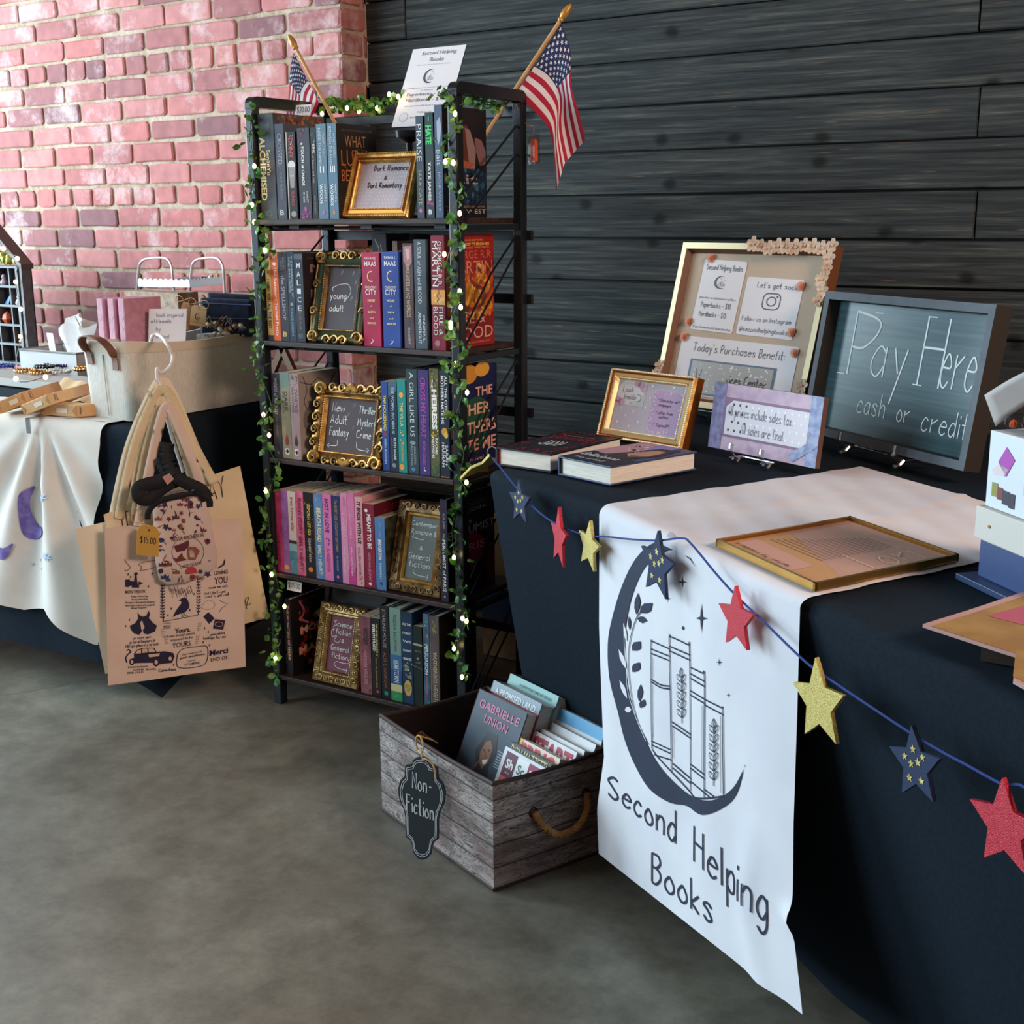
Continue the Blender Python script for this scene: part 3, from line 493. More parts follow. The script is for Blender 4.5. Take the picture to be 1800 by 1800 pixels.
row(BZ[2], .012, 810, [
 (483, 498, 657, '#352f39', 'dark plum book with pale title, first on the third shelf', dict(sl=.1, dep=.14, sp=[V_('WINGS of WICKED', .3, .7, .52, .95, '#a9a5ac', .01), V_('CARISSA BROADBENT', .4, .6, .26, .48, '#77727c'), ('c', .5, .06, .14, .02, '#6d6874')])),
 (498.5, 514.5, 655, mott('windo', '#a2977c', '#4d5a4c', 9, ramp=(.35, .65)), 'sage and buff book with dark title second on the third shelf', dict(sl=.1, sp=[('r', 0, 1, .83, 1, '#6f8a80'), V_('DARK', .42, .74, .55, .78, '#2c2c2a', .01), V_('ONE  WINDOW', .2, .36, .53, .78, '#3a3a36', .01), ('g', [(.3, .2), (.5, .3), (.72, .2), (.6, .16), (.4, .16)], '#7c1f2c'), ('r', .3, .7, .05, .12, '#e6e1d6'), ('c', .5, .085, .15, .025, '#1c1c1c')])),
 (515, 530.5, 657, mott('crowns', '#a88f90', '#8b7378', 9), 'dusty pink book whose cover shows bare branches', dict(sl=.1, dep=.145, fm=mott('crownsf', '#9b9088', '#8a7f7a', 4), sp=[('x', .05, .95, .86, .99, 24, 4, ['#5d4a50', '#7d6a6c'], .1), V_('TWISTED', .52, .8, .55, .83, '#4a343c'), V_('TWO CROWNS', .2, .42, .55, .85, '#4a343c'), ('g', [(.3, .2), (.5, .3), (.72, .2), (.6, .16), (.4, .16)], '#3a1f2c'), ('r', .3, .7, .05, .12, '#e6e1d6'), ('c', .5, .085, .15, .025, '#1c1c1c')],
   fc=[('l', [(.05, .9), (.3, .86), (.5, .92), (.7, .82), (.95, .85)], .002, '#4a4240'), ('l', [(.3, .86), (.4, .75), (.55, .78), (.7, .66)], .0016, '#4a4240'), ('l', [(.95, .97), (.8, .86), (.86, .7), (.6, .55), (.7, .35)], .003, '#443c3c'), ('l', [(.1, .97), (.2, .8), (.12, .66), (.3, .5)], .002, '#4a4240'), H_('TWO TWISTED', .2, .9, .6, .67, '#3a3230'), H_('CROWNS', .4, .85, .46, .52, '#3a3230'), ('c', .3, .45, .22, .17, '#6d6462')])),
 (673.5, 685.5, 670.7, '#2a4a90', 'royal blue paperback with yellow title right of the wide gold frame', dict(sl=.13, sp=[V_('THE HOUSEMAID', .3, .72, .45, .85, '#e8d24a', .02), ('c', .5, .41, .3, .022, '#8a3a2a'), V_('FREIDA McFADDEN', .36, .66, .08, .36, '#a9c4e6', .02)])),
 (686.5, 701, 670.7, '#1f2f40', 'dark navy paperback with pale title left of the teal paperback', dict(sl=.13, sp=[('g', [(0, 1), (1, 1), (1, .9), (0, .82)], '#3a5a72'), V_('THE WOMAN IN CABIN 10', .35, .68, .42, .94, '#a9c8dc', .01), V_('RUTH WARE', .5, .8, .13, .38, '#d5e0e8', .01), V_('New York Times bestselling author', .22, .4, .1, .38, '#8aa4b4'), ('c', .5, .07, .25, .025, '#77838c')])),
 (701.8, 716, 668, '#1d8d88', 'teal paperback with pale yellow title', dict(sl=.13, sp=[('c', .5, .84, .26, .03, '#e0a63a'), V_('THE VILLA', .3, .7, .5, .76, '#d9d38a', .01), ('x', .15, .9, .3, .5, 16, 3, ['#d9b96a', '#c98a4a', '#e8d8a0'], .12), V_('RACHEL HAWKINS', .36, .66, .12, .32, '#d9a05a', .01), ('c', .4, .06, .3, .035, '#e0963a')])),
 (718, 737, 649, mott('girl', '#33474e', '#26343a', 9), 'tall grey teal hardback with thin white title', dict(sl=.13, hard=True, dep=.155, sp=[V_('A GIRL LIKE US', .3, .68, .36, .97, '#c9d4d6'), ('c', .5, .3, .26, .02, '#7d8e92'), V_('ANNA SOPHIA', .58, .78, .09, .27, '#9db0b4'), V_('McLOUGHLIN', .28, .5, .08, .27, '#9db0b4'), ('c', .5, .045, .2, .02, '#4a7aa0')])),
 (738, 757, 650.7, mott('cross', '#46387a', '#372c62', 9), 'purple hardback with magenta title on the third shelf', dict(sl=.13, hard=True, dep=.155, sp=[V_('CROSS MY HEART', .24, .7, .36, .93, '#b43aa6', .02), V_('MEGAN COLLINS', .36, .62, .1, .33, '#c04aa8', .01), H_('L', .42, .62, .04, .08, W_, .03)])),
 (757.8, 774, 648, mott('heir', '#3d4f3c', '#6a6238', 16), 'olive floral hardback with heavy white title', dict(sl=.13, hard=True, dep=.155, sp=[('x', .05, .95, .7, .98, 26, 9, ['#a08a3a', '#6d7a4a', '#22301f'], .13), V_('THE', .2, .42, .82, .9, W_, .02), V_('HEIRESS', .25, .8, .44, .81, '#f2eee6', .05), ('x', .05, .95, .3, .45, 20, 4, ['#c99a2c', '#e0b83a'], .14), V_('RACHEL', .56, .82, .2, .36, W_, .02), V_('HAWKINS', .22, .48, .17, .37, W_, .02), ('x', .05, .95, .02, .14, 20, 5, ['#3a6a3a', '#6a8a4a'], .12)])),
 (774.8, 792, 651, '#20283c', 'navy hardback against the right post, cover with stacked coral capitals', dict(sl=.13, hard=True, dep=.185, fm=mott('mothers', '#1c2350', '#161b3c', 5), sp=[V_('ALL THE OTHER', .56, .82, .55, .95, W_, .02), V_('MOTHERS HATE ME', .2, .48, .5, .95, W_, .02), ('c', .5, .43, .3, .04, '#d99a2c'), ('c', .65, .4, .2, .03, '#e8b84a'), V_('SARAH', .56, .82, .12, .31, W_, .02), V_('HARMAN', .22, .48, .1, .33, W_, .02), ('r', .1, .9, .003, .01, '#d98a3a')],
   fc=[('c', .42, .93, .17, .09, '#c98a2c'), ('c', .7, .96, .16, .07, '#d9a03a'), ('c', .25, .72, .14, .1, '#2a2030'), ('g', [(.22, .74), (.36, .76), (.36, .64), (.28, .62)], '#c25a52'), ('c', .55, .55, .3, .16, '#1f4a34'), ('c', .2, .42, .14, .12, '#b83a44'), ('c', .5, .3, .3, .12, '#1c3f30'), H_('ALL', .02, .26, .78, .87, '#d99a86'), H_('THE', .55, .92, .71, .8, '#e0a890', .02), H_('OTHER', .02, .86, .54, .65, '#e0a890', .02), H_('MOTHERS', .01, .99, .36, .48, '#e0a890', .02), H_('HATE ME', .02, .98, .2, .31, '#d99a86', .02), H_('a novel', .3, .7, .1, .14, '#b98a7a')])),
 (817, 838, 646, '#2a2a4c', 'navy backed book at the rear of the third shelf behind the coral lettered cover', dict(d0=.202, dep=.055, hard=True)),
 (838.6, 852, 643, '#22262c', 'black backed book at the rear of the third shelf beside the right back post', dict(d0=.202, dep=.055, hard=True)),
], G3)
G4 = 'paperbacks on the fourth shelf'
row(BZ[3], .012, 1005, [
 (487, 499, 863.5, mott('p1', '#b62e5e', '#c94a78', 14), 'deep rose paperback, first on the fourth shelf', dict(sl=.19, sp=[V_('LANA FERGUSON', .35, .65, .5, .9, '#e06a90'), V_('THE NANNY', .3, .7, .12, .45, '#8a1a44')])),
 (499.5, 511, 863, mott('p2', '#94579e', '#a86aae', 14), 'violet paperback second on the fourth shelf', dict(sl=.19, sp=[V_('LOOKING FOR A SIGN', .35, .68, .3, .93, '#b98ac4'), ('c', .5, .07, .32, .03, '#d9974a')])),
 (511.5, 524.5, 864, '#d9c6bc', 'cream topped paperback with blue pool scene foot on the fourth shelf', dict(sl=.19, sp=[V_('Every Summer After', .25, .75, .52, .93, '#b03a3c', .01), ('r', 0, 1, 0, .28, '#4a8494'), ('r', 0, 1, .28, .38, '#8ab0b4'), ('r', 0, 1, .37, .41, '#2a2c34'), ('x', .05, .95, .03, .26, 14, 4, ['#2f6474', '#7ab0b8'], .13)])),
 (525, 538.5, 865, mott('p4', '#c9587f', '#dc7f9c', 40), 'mottled pink paperback with dark red title on the fourth shelf', dict(sl=.19, sp=[V_('FUNNY STORY', .3, .74, .5, .93, '#8a1f3a', .03), V_('EMILY HENRY', .28, .72, .06, .47, '#8a1f3a', .03)])),
 (539, 556, 866, '#1f1c1f', 'black floral paperback with yellow title on the fourth shelf', dict(sl=.19, fm=mat('orange_f', '#b8501f', .5), sp=[('x', .05, .95, .02, .98, 34, 7, ['#6a3a2a', '#4a5a34', '#7a5a2a', '#3a2a3a'], .13), V_('BEFORE I LET GO', .35, .65, .5, .86, '#d9c24a', .03), V_('KENNEDY RYAN', .38, .6, .18, .46, '#c9c2b0', .02), ('c', .5, .09, .24, .03, '#d9803a')])),
 (557, 571.5, 868.7, mott('p6', '#6590bc', '#567fae', 40), 'light blue paperback with pale yellow block title on the fourth shelf', dict(sl=.19, sp=[V_('BEACH READ', .28, .8, .44, .84, '#e6deb4', .03), V_('EMILY HENRY', .32, .74, .05, .4, '#d9e0d6', .02), ('x', .05, .95, .86, .98, 16, 5, ['#3a5a8a', '#86aed0'], .12)])),
 (572, 587, 869.5, mott('p7', '#d873ac', '#e389ba', 8), 'bright pink paperback with dark violet title right of the light blue one', dict(sl=.19, sp=[V_('NOT IN LOVE', .25, .7, .56, .95, '#3a1f6a', .02), ('x', .2, .8, .4, .54, 10, 6, ['#5a2a7a', '#3a3a8a'], .12), V_('ALI HAZELWOOD', .32, .68, .1, .38, '#b83a86', .03)])),
 (587.5, 602.5, 872, '#262f5e', 'navy paperback with thin gold title on the fourth shelf', dict(sl=.19, sp=[V_('The SECRET LIVES of COUNTRY GENTLEMEN', .36, .68, .36, .95, '#a98f5a', .01), V_('KJ CHARLES', .36, .62, .13, .3, '#b9bccc'), ('c', .5, .06, .14, .018, '#d96a9a')])),
 (603, 614.5, 867.5, mott('p9', '#d184ab', '#dd9cbb', 8), 'left of two matching pale pink paperbacks with white script', dict(sl=.19, sp=[V_('DIVINE', .3, .62, .5, .78, '#e8b8cf'), V_('abby millspaugh', .3, .6, .1, .42, '#f0dbe6'), V_('BOOK OF THE MONTH', .5, .7, .86, .96, '#6a2a4a')])),
 (615, 627, 867.5, mott('p10', '#d07aa6', '#c9609a', 8), 'right of two matching pale pink paperbacks with white script', dict(sl=.19, sp=[V_('SOCIABLE', .3, .62, .5, .78, '#e8b8cf'), V_('abby millspaugh', .3, .6, .1, .42, '#f0dbe6'), ('g', [(0, 0), (1, 0), (1, .2), (.6, .12), (.3, .26), (0, .14)], '#c03a86')])),
 (628, 641, 874, mott('p11', '#d89aa6', '#e0aab2', 8), 'salmon pink paperback with bold black title', dict(sl=.19, sp=[V_('IT ENDS WITH US', .3, .78, .48, .95, '#2a1f24', .04), V_('COLLEEN HOOVER', .3, .62, .12, .44, '#8a4a5a', .01), ('x', .05, .95, .02, .12, 12, 8, ['#e06a8a', '#c04a6a'], .14)])),
 (642.5, 661, 886, mott('p12', '#7e1c36', '#94243e', 8), 'crimson paperback with white title before the short blue paperback', dict(sl=.19, fm=mott('meantf', '#6a1a2a', '#58141f', 8), sp=[V_('MEANT TO BE', .34, .72, .47, .88, W_, .03), V_('MEGHAN QUINN', .34, .6, .1, .42, '#d9a0b0'), ('c', .3, .92, .14, .02, W_), ('x', .4, .98, .04, .22, 14, 9, ['#c01a4a', '#a01838'], .18), ('c', .5, .05, .16, .02, '#e8c9d0')], fc=[H_('SO', .5, .75, .88, .96, '#b0503a', .03), H_('NOT', .5, .8, .76, .84, '#b0503a', .03), ('x', .1, .9, .3, .95, 24, 7, ['#8a2a3a', '#a84a3a'], .04)])),
 (662, 679.5, 910, '#547fb0', 'short blue paperback with white title left of the bronze frame', dict(sl=.19, dep=.11, fm=mott('bridgf', '#5d5a48', '#3a3c34', 60), sp=[V_('JULIA QUINN', .42, .6, .74, .93, '#9dbbd9'), V_('BRIDGERTON', .32, .66, .42, .7, W_, .04), V_('THE DUKE & I', .4, .6, .16, .38, '#cfe0f0', .02), ('l', [(.4, .07), (.5, .11), (.62, .07)], .002, '#2a3a5a')], fc=[('c', .35, .55, .2, .16, '#2a2a26')])),
 (776, 789, 878, '#2c2636', 'dark plum hardback against the right post, cover with a magenta disc', dict(sl=.19, hard=True, dep=.19, fm=mott('perff', '#1e191b', '#171315', 8), sp=[V_('ALKA JOSHI', .36, .66, .72, .87, '#b9b0b8'), V_('The', .4, .6, .62, .67, '#d9d0d8'), V_('PERFUMIST of PARIS', .3, .72, .1, .61, W_, .01), ('l', [(.4, .04), (.5, .06), (.6, .04)], .0012, '#cfc8d0')],
   fc=[H_('BESTSELLING AUTHOR OF', .15, .85, .89, .905, '#8a7a72'), H_('THE HENNA ARTIST', .2, .8, .865, .88, '#8a7a72'), H_('ALKA JOSHI', .05, .8, .8, .85, '#b9a89a'), H_('The', .35, .5, .7, .75, '#b9a89a'), H_('PERFUMIST', .01, .99, .6, .68, '#b9a89a'), ('c', .42, .42, .36, .19, '#8a1038'), H_('of', .36, .44, .54, .57, '#b9a89a'), H_('PARIS', .08, .78, .42, .5, '#b98a8a'), ('g', [(.5, .02), (.6, .3), (.62, .36), (.66, .3), (.74, .02)], '#1a0f14'), ('g', [(.8, .02), (.84, .42), (.98, .44), (.98, .02)], '#5a1226')])),
], G4)
G5 = 'books on the bottom shelf'
row(BZ[4], .012, 1199, [
 (507, 517, 1054, '#1a1517', 'black book at the left of the bottom shelf, cover with red flames', dict(sl=.27, hard=True, dep=.16, fm=mott('monsf', '#1c1517', '#130f11', 8), sp=[V_('THE MONSTERS OF MAINE', .3, .68, .2, .92, '#c99a8a', .02)],
   fc=[('x', .15, .95, .1, .8, 60, 6, ['#8a1f1c', '#b03a20', '#5a1418', '#c9602a'], .07), ('g', [(.55, .72), (.85, .8), (.95, .66), (.7, .58)], '#c9c2b4'), ('c', .78, .7, .07, .05, '#2a1a18'), ('l', [(.2, .95), (.3, .8), (.24, .7), (.4, .62)], .006, '#a04a6a'), H_('MON', .2, .75, .5, .6, '#d99a80', .04), H_('MAIN', .15, .8, .24, .34, '#d99a80', .04), H_('A NOVEL', .2, .8, .93, .95, '#8a4a3c')])),
 (636, 655, 1084, mott('wick', '#94585c', '#6d3f48', 18), 'dusty rose book with worn title right of the silver gold frame', dict(sl=.27, dep=.14, sp=[V_('WICKED', .35, .75, .64, .86, '#3a2024', .04), V_('GREGORY MAGUIRE', .36, .64, .12, .56, '#c9929a', .01), ('x', .05, .95, .02, .98, 20, 5, ['#a8706a', '#5a343c'], .12)])),
 (656, 671.5, 1087, '#1e1a1c', 'black book with white and gold title left of the taller dark hardback', dict(sl=.27, dep=.135, sp=[V_('THE SEVEN HUSBANDS of', .58, .78, .52, .94, '#d9c47a', .03), V_('EVELYN HUGO', .2, .5, .58, .92, W_, .04), V_('TAYLOR JENKINS REID', .4, .62, .1, .5, '#a98a4a', .02), ('c', .6, .06, .14, .018, '#c93a6a')])),
 (672.5, 688, 1065, '#1c1b21', 'tall black hardback with copper lettering on the bottom shelf', dict(sl=.27, hard=True, dep=.155, sp=[V_('STARLING HOUSE', .3, .66, .55, .96, '#b9a9a4'), V_('ALIX E. HARROW', .3, .66, .11, .5, '#a0604a'), ('r', .3, .7, .035, .075, '#1f8a72')])),
 (689, 708.5, 1069, '#7d9c90', 'sage to blue to green hardback with white title on the bottom shelf', dict(sl=.27, hard=True, dep=.155, sp=[('r', 0, 1, .3, .5, '#3f6a94'), ('r', 0, 1, .17, .34, '#24508c'), ('r', 0, 1, .1, .18, '#cfc48a'), ('r', 0, 1, 0, .1, '#2f8a50'), V_('FREDRIK BACKMAN', .34, .6, .54, .93, '#46645e'), V_('BEARTOWN', .3, .74, .2, .44, '#dfe8ee', .01), ('l', [(.3, .04), (.5, .06), (.62, .04)], .001, '#8ad0a0')])),
 (709.5, 728.5, 1076, mott('light', '#26405e', '#1c2f48', 10), 'navy hardback with white words spaced down its spine and a gold oval', dict(sl=.27, hard=True, dep=.15, sp=[('x', .03, .97, .28, .45, 30, 3, ['#4a7a9a', '#8aa48a', '#c9c07a'], .13)]+[H_(s, .12, .88, y, y+.025, W_, .02) for s, y in (('ALL THE', .855), ('LIGHT', .76), ('WE', .67), ('CANNOT', .57), ('SEE', .48))]+[('c', .5, .17, .34, .09, '#c9aa5a'), H_('WINNER OF', .3, .7, .19, .205, '#5a4420'), H_('THE PULITZER', .24, .76, .165, .18, '#5a4420'), H_('PRIZE', .36, .64, .14, .155, '#5a4420')])),
 (729.5, 745, 1101, '#1f2a25', 'short dark green book between the navy hardback and the teal floral book', dict(sl=.27, dep=.135, sp=[('r', 0, 1, .76, .785, '#a9ab9a'), V_('.', .45, .55, .6, .62, '#8a8a72'), H_('SHERLOCK', .2, .85, .68, .7, '#9a9c8c'), ('c', .5, .6, .12, .016, '#9a9c8c'), H_('HOLMES', .28, .8, .54, .56, '#9a9c8c'), ('l', [(0, .5), (.5, .49), (1, .47)], .001, '#8a8c7c')])),
 (747, 758, 1079, mott('pers', '#4c7088', '#2f4a66', 30), 'teal floral hardback with white title on the bottom shelf', dict(sl=.27, hard=True, dep=.14, sp=[('x', .08, .92, .58, .97, 30, 6, ['#a04a5a', '#8ac0c0', '#2a4a5a', '#c98a8a'], .16), V_('PERSUASION', .24, .74, .36, .68, W_, .02), ('r', .4, .6, .14, .34, '#a06a6a'), ('x', .08, .92, .02, .14, 14, 7, ['#a04a5a', '#8ac0c0'], .16)])),
 (759, 775, 1083, mott('wuth', '#6a5c5c', '#574a4c', 20), 'taupe hardback with gold title, last on the bottom shelf', dict(sl=.27, hard=True, dep=.15, fm=mott('wuthf', '#2c221c', '#231b17', 8), sp=[('l', [(.3, .95), (.6, .9), (.4, .85), (.5, .78), (.3, .88)], .0016, '#a9a24a'), ('l', [(.5, .86), (.7, .82)], .0016, '#b9b25a'), V_('WUTHERING HEIGHTS', .3, .72, .05, .62, '#c9b48a', .01), ('r', .02, .1, 0, 1, '#8a7c70')])),
], G5)
# price slip on the slate hardback and on the black book
for (u, z, d, txt, lab) in ((.052, BZ[0]+.232, .105, '$20.00', 'small white price slip reading 20 dollars tucked behind the slate hardback'), (.035, BZ[4]+.218, .02, '$15.00', 'small white price slip on top of the black book on the bottom shelf')):
    mb = MB(); f = Fr(SP(u-.012, d, z), SU*.046, V((0, 0, .024))+SN*.004); mb.prism([(0, 0), (1, 0), (1, 1), (0, 1)], f, -.0006, 0, WHITECARD); mb.hand(txt, f, .1, .9, .3, .5, '#2a2a30', .0012)
    single(mb, 'price_slip', lab, 'tag', SP(u, d, z), 'price slips on the shelf')
# ------------------------------------------------------------------ picture frames on the shelf
GOLD = mat('gold_paint', '#dcb468', .34, .6, col2='#b9843a', sc=40, bump=.2, bsc=120)
OLDGOLD = mat('antique_gold', '#a98650', .4, .8, col2='#5d4424', sc=45, ramp=(.35, .7), bump=.35, bsc=90)
GREENGOLD = mat('green_patina', '#2f4436', .45, .35, col2='#4a4a2a', sc=14, bump=.25, bsc=60)
BRONZE = mat('bronze_carved', '#8a6b42', .45, .6, col2='#5a4428', sc=50, bump=.5, bsc=70)
CHAMP = mat('champagne_gold', '#b39a6a', .38, .8, col2='#8a6f44', sc=50, bump=.3, bsc=80)
PLUMBOARD = mat('plum_chalkboard', '#40343a', .6, col2='#4a3c42', sc=6)
GREYBOARD = mat('grey_chalkboard', '#5c625e', .6, col2='#666c68', sc=6)
WINEBOARD = mat('wine_board', '#70384a', .6)
GLASS = clear('picture_glass')
def frame_parts(t, f, prof, fm, panel, paint=None, name='frame_moulding', bead=None, th=.018, extra=None):
    """prof: list of (inset, height, material) steps across the moulding, in metres; f is the outer rectangle"""
    W, H = f.u.length, f.v.length
    mb = MB()
    def ring(i): a, b = i/W, i/H; return [(a, b), (1-a, b), (1-a, 1-b), (a, 1-b)]
    for (i0, z0, m0), (i1, z1, _) in zip(prof, prof[1:]):
        A, B = ring(i0), ring(i1)
        for k in range(4):
            q = (k+1) % 4; mb.poly([f.p(*A[k], z0), f.p(*A[q], z0), f.p(*B[q], z1), f.p(*B[k], z1)], m0)
    A = ring(0)
    for k in range(4):
        q = (k+1) % 4; mb.poly([f.p(*A[k], -th), f.p(*A[q], -th), f.p(*A[q], prof[0][1]), f.p(*A[k], prof[0][1])], fm)
    mb.poly([f.p(*a, -th) for a in A], fm)
    if bead:
        for ins, r, step, bmt in bead:
            R4 = ring(ins)
            for k in range(4):
                a, b = f.p(*R4[k], 0), f.p(*R4[(k+1) % 4], 0); n = max(4, int((b-a).length/step)); zz = max(z for i, z, _ in prof if i <= ins+.004)
                for j in range(n):
                    mb.ball(a.lerp(b, (j+.5)/n)+f.n*zz, r, bmt, 6, 4)
    if extra: extra(mb)
    mb.build(name, t, smooth=True, ang=30)
    i1 = prof[-1][0]; z1 = prof[-1][1]
    mb = MB(); g = f.sub(i1/W, 1-i1/W, i1/H, 1-i1/H, z1-.0006)
    mb.prism([(0, 0), (1, 0), (1, 1), (0, 1)], g, -.003, 0, panel)
    if paint: paint(mb, g)
    mb.build('backing_board', t)
    return g
def leaning(o, u, W, H, th, back):
    v = V((0, 0, 1))*math.cos(th)+back*math.sin(th); return Fr(o, u.normalized()*W, v*H)
def strut(t, f, back, m, h=.6):                      # fold-out rear leg that carries a leaning frame
    top = f.p(.5, h, -.016); foot = V((0, 0, 0))+top+back*(f.v.length*h*.38); foot.z = f.o.z+.001
    mb = MB(); s = f.u.normalized()*.014
    mb.add([top-s, top+s, foot+s, foot-s, top-s+back*.003, top+s+back*.003, foot+s+back*.003, foot-s+back*.003], [(0, 1, 2, 3), (7, 6, 5, 4), (0, 4, 5, 1), (1, 5, 6, 2), (2, 6, 7, 3), (3, 7, 4, 0)], m); mb.build('strut', t)
def scroll(mb, f, x, y, r, m, flip=1, z=.004, wd=.0035):
    W, H = f.u.length, f.v.length
    pts = [f.p(x+flip*(r*(1-k/16)*math.cos(k*.62))/W, y+(r*(1-k/16)*math.sin(k*.62))/H, z+.002*k/14) for k in range(14)]
    mb.tube(pts, [wd*(1-.5*k/14) for k in range(14)], m, 6)
def shelf_frame(label, q, bz, d, W, H, lean, build, name='picture_frame'):
    u, _ = S(*q, d); o = SP(u, d, bz+.001); f = leaning(o, SU, W, H, lean, SN)
    t = thing(name, label, 'picture frame', o); build(t, f); strut(t, f, SN, ink('#2a211c')); return t
def hands(items):
    def pf(mb, g):
        for s, x0, x1, y, h, c, w in items: mb.hand(s, g, x0, x1, y, h, c, w)
    return pf
ARW = lambda mb, g, pts, c, w=.0014: (mb.ribbon(crom(pts, 5), w, c, g), mb.ribbon([(pts[-1][0]-.05*math.copysign(1, pts[-1][0]-pts[-2][0]), pts[-1][1]+.04), pts[-1], (pts[-1][0]-.05*math.copysign(1, pts[-1][0]-pts[-2][0]), pts[-1][1]-.04)], w, c, g))
def dark_romance(t, f):
    def pf(mb, g):
        for i in range(16):
            for j in range(12): mb.disc(g, .04+.062*i+(.03 if j % 2 else 0), .05+.08*j, .009, .012, ink('#f4f0f4'), n=6) if (i+j*3) % 7 else None
        mb.hand('Dark Romance', g, .26, .95, .83, .12, '#1c1a20', .002); mb.hand('&', g, .5, .56, .64, .09, '#1c1a20', .0018); mb.hand('Dark Romantasy', g, .2, .88, .46, .12, '#1c1a20', .002)
    g = frame_parts(t, f, [(0, .002, GOLD), (.004, .008, GOLD), (.01, .005, mat('amber_gold', '#b8662a', .3, .8)), (.016, .007, GOLD), (.019, .003, GOLD), (.021, -.002, GOLD)], GOLD, mat('lilac_paper', '#c9bfc8', .7), pf, bead=[(.003, .0028, .0048, GOLD), (.0185, .0018, .004, GOLD)])
    mb = MB(); mb.prism([(0, 0), (1, 0), (1, 1), (0, 1)], g, .0012, .003, GLASS); mb.build('glass_pane', t)
shelf_frame('small gold beaded frame with dotted paper and black handwriting on the top shelf', (604, 383), BZ[0], .03, .178, .148, .36, dark_romance)
def young(t, f):
    def pf(mb, g):
        mb.hand('young', g, .1, .6, .5, .1, CHALKWHITE, .0018); mb.hand('adult', g, .12, .55, .3, .1, CHALKWHITE, .0018)
        ARW(mb, g, [(.62, .5), (.72, .62), (.6, .74), (.3, .72), (.14, .66)], CHALKWHITE)
        for x, y in ((.7, .86), (.8, .72), (.72, .46), (.35, .87)): mb.pg(g, [(x, y), (x+.07, y+.04), (x+.09, y+.1), (x+.02, y+.08)], ink('#6a5a62'))
    def ex(mb):
        for x, y in ((.08, .06), (.92, .06), (.08, .94), (.92, .94)):
            for k in range(5): mb.ball(f.p(x+.05*math.cos(k*1.3), y+.04*math.sin(k*1.3), .008), .007, OLDGOLD, 7, 5)
            scroll(mb, f, x, y, .016, OLDGOLD, 1 if x < .5 else -1, .012)
        for y in (.35, .65): scroll(mb, f, .04, y, .012, OLDGOLD, 1, .009); scroll(mb, f, .96, y, .012, OLDGOLD, -1, .009)
        for x in (.35, .5, .65): scroll(mb, f, x, .97, .012, OLDGOLD, 1, .01); scroll(mb, f, x, .03, .012, OLDGOLD, -1, .01)
        mb.tube([f.p(x, y, .006) for x, y in ((.02, .1), (.0, .3), (.03, .5), (.0, .7), (.02, .9))], .003, OLDGOLD, 6); mb.tube([f.p(x, y, .006) for x, y in ((.1, .99), (.3, 1.01), (.5, .99), (.7, 1.01), (.9, .99))], .003, OLDGOLD, 6)
    frame_parts(t, f, [(0, 0, GREENGOLD), (.006, .008, GREENGOLD), (.014, .01, GREENGOLD), (.024, .004, GREENGOLD), (.028, .006, OLDGOLD), (.031, -.002, OLDGOLD)], GREENGOLD, PLUMBOARD, pf, bead=[(.0285, .0018, .004, OLDGOLD)], extra=ex)
shelf_frame('ornate green and gold scrolled frame with plum chalkboard on the second shelf', (546, 603), BZ[1], .018, .158, .203, .23, young)
def newadult(t, f):
    def pf(mb, g):
        for i, s in enumerate(('New', 'Adult', 'Fantasy')): mb.hand(s, g, .08, (.34, .4, .46)[i], .76-.23*i, .16, CHALKWHITE, .0018)
        for i, s in enumerate(('Thriller', 'Mystery', 'Crime')): mb.hand(s, g, .62, (.95, .97, .9)[i], .76-.23*i, .14, CHALKWHITE, .0018)
        ARW(mb, g, [(.26, .22), (.26, .12), (.18, .1), (.06, .1)], CHALKWHITE); ARW(mb, g, [(.64, .22), (.66, .1), (.78, .07), (.9, .08)], CHALKWHITE)
        for x, y in ((.5, .85), (.52, .42), (.4, .66)): mb.pg(g, [(x, y), (x+.03, y+.05), (x+.05, y+.1), (x+.01, y+.08)], ink('#6a5a60'))
    def ex(mb):
        for x, y in ((.05, .05), (.95, .05), (.05, .95), (.95, .95)):
            for k in range(7): mb.ball(f.p(x+.045*math.cos(k*.9), y+.05*math.sin(k*.9), .009), .0075, OLDGOLD, 7, 5)
            scroll(mb, f, x, y, .018, GOLD, 1 if x < .5 else -1, .014)
        for x in (.22, .36, .5, .64, .78):
            for y in (.02, .98): scroll(mb, f, x, y, .012, OLDGOLD, 1 if x < .5 else -1, .01); mb.ball(f.p(x+.05, y, .008), .006, GOLD, 6, 4)
        for y in (.25, .42, .58, .75):
            for x in (.02, .98): scroll(mb, f, x, y, .012, OLDGOLD, 1 if x < .5 else -1, .01); mb.ball(f.p(x, y+.07, .008), .006, GOLD, 6, 4)
        for x, y in ((.5, 1.0), (.5, 0)):
            for k in range(-2, 3): mb.ball(f.p(x+.025*k, y-(.03 if y else -.03)*abs(k)*.5, .011), .008, GOLD, 7, 5)
    frame_parts(t, f, [(0, 0, OLDGOLD), (.006, .008, OLDGOLD), (.014, .01, OLDGOLD), (.02, .005, OLDGOLD), (.024, .007, GOLD), (.028, -.002, GOLD)], OLDGOLD, PLUMBOARD, pf, bead=[(.0245, .0016, .004, GOLD)], extra=ex)
shelf_frame('wide ornate antique gold frame with plum chalkboard on the third shelf', (549, 806), BZ[2], .018, .205, .178, .23, newadult)
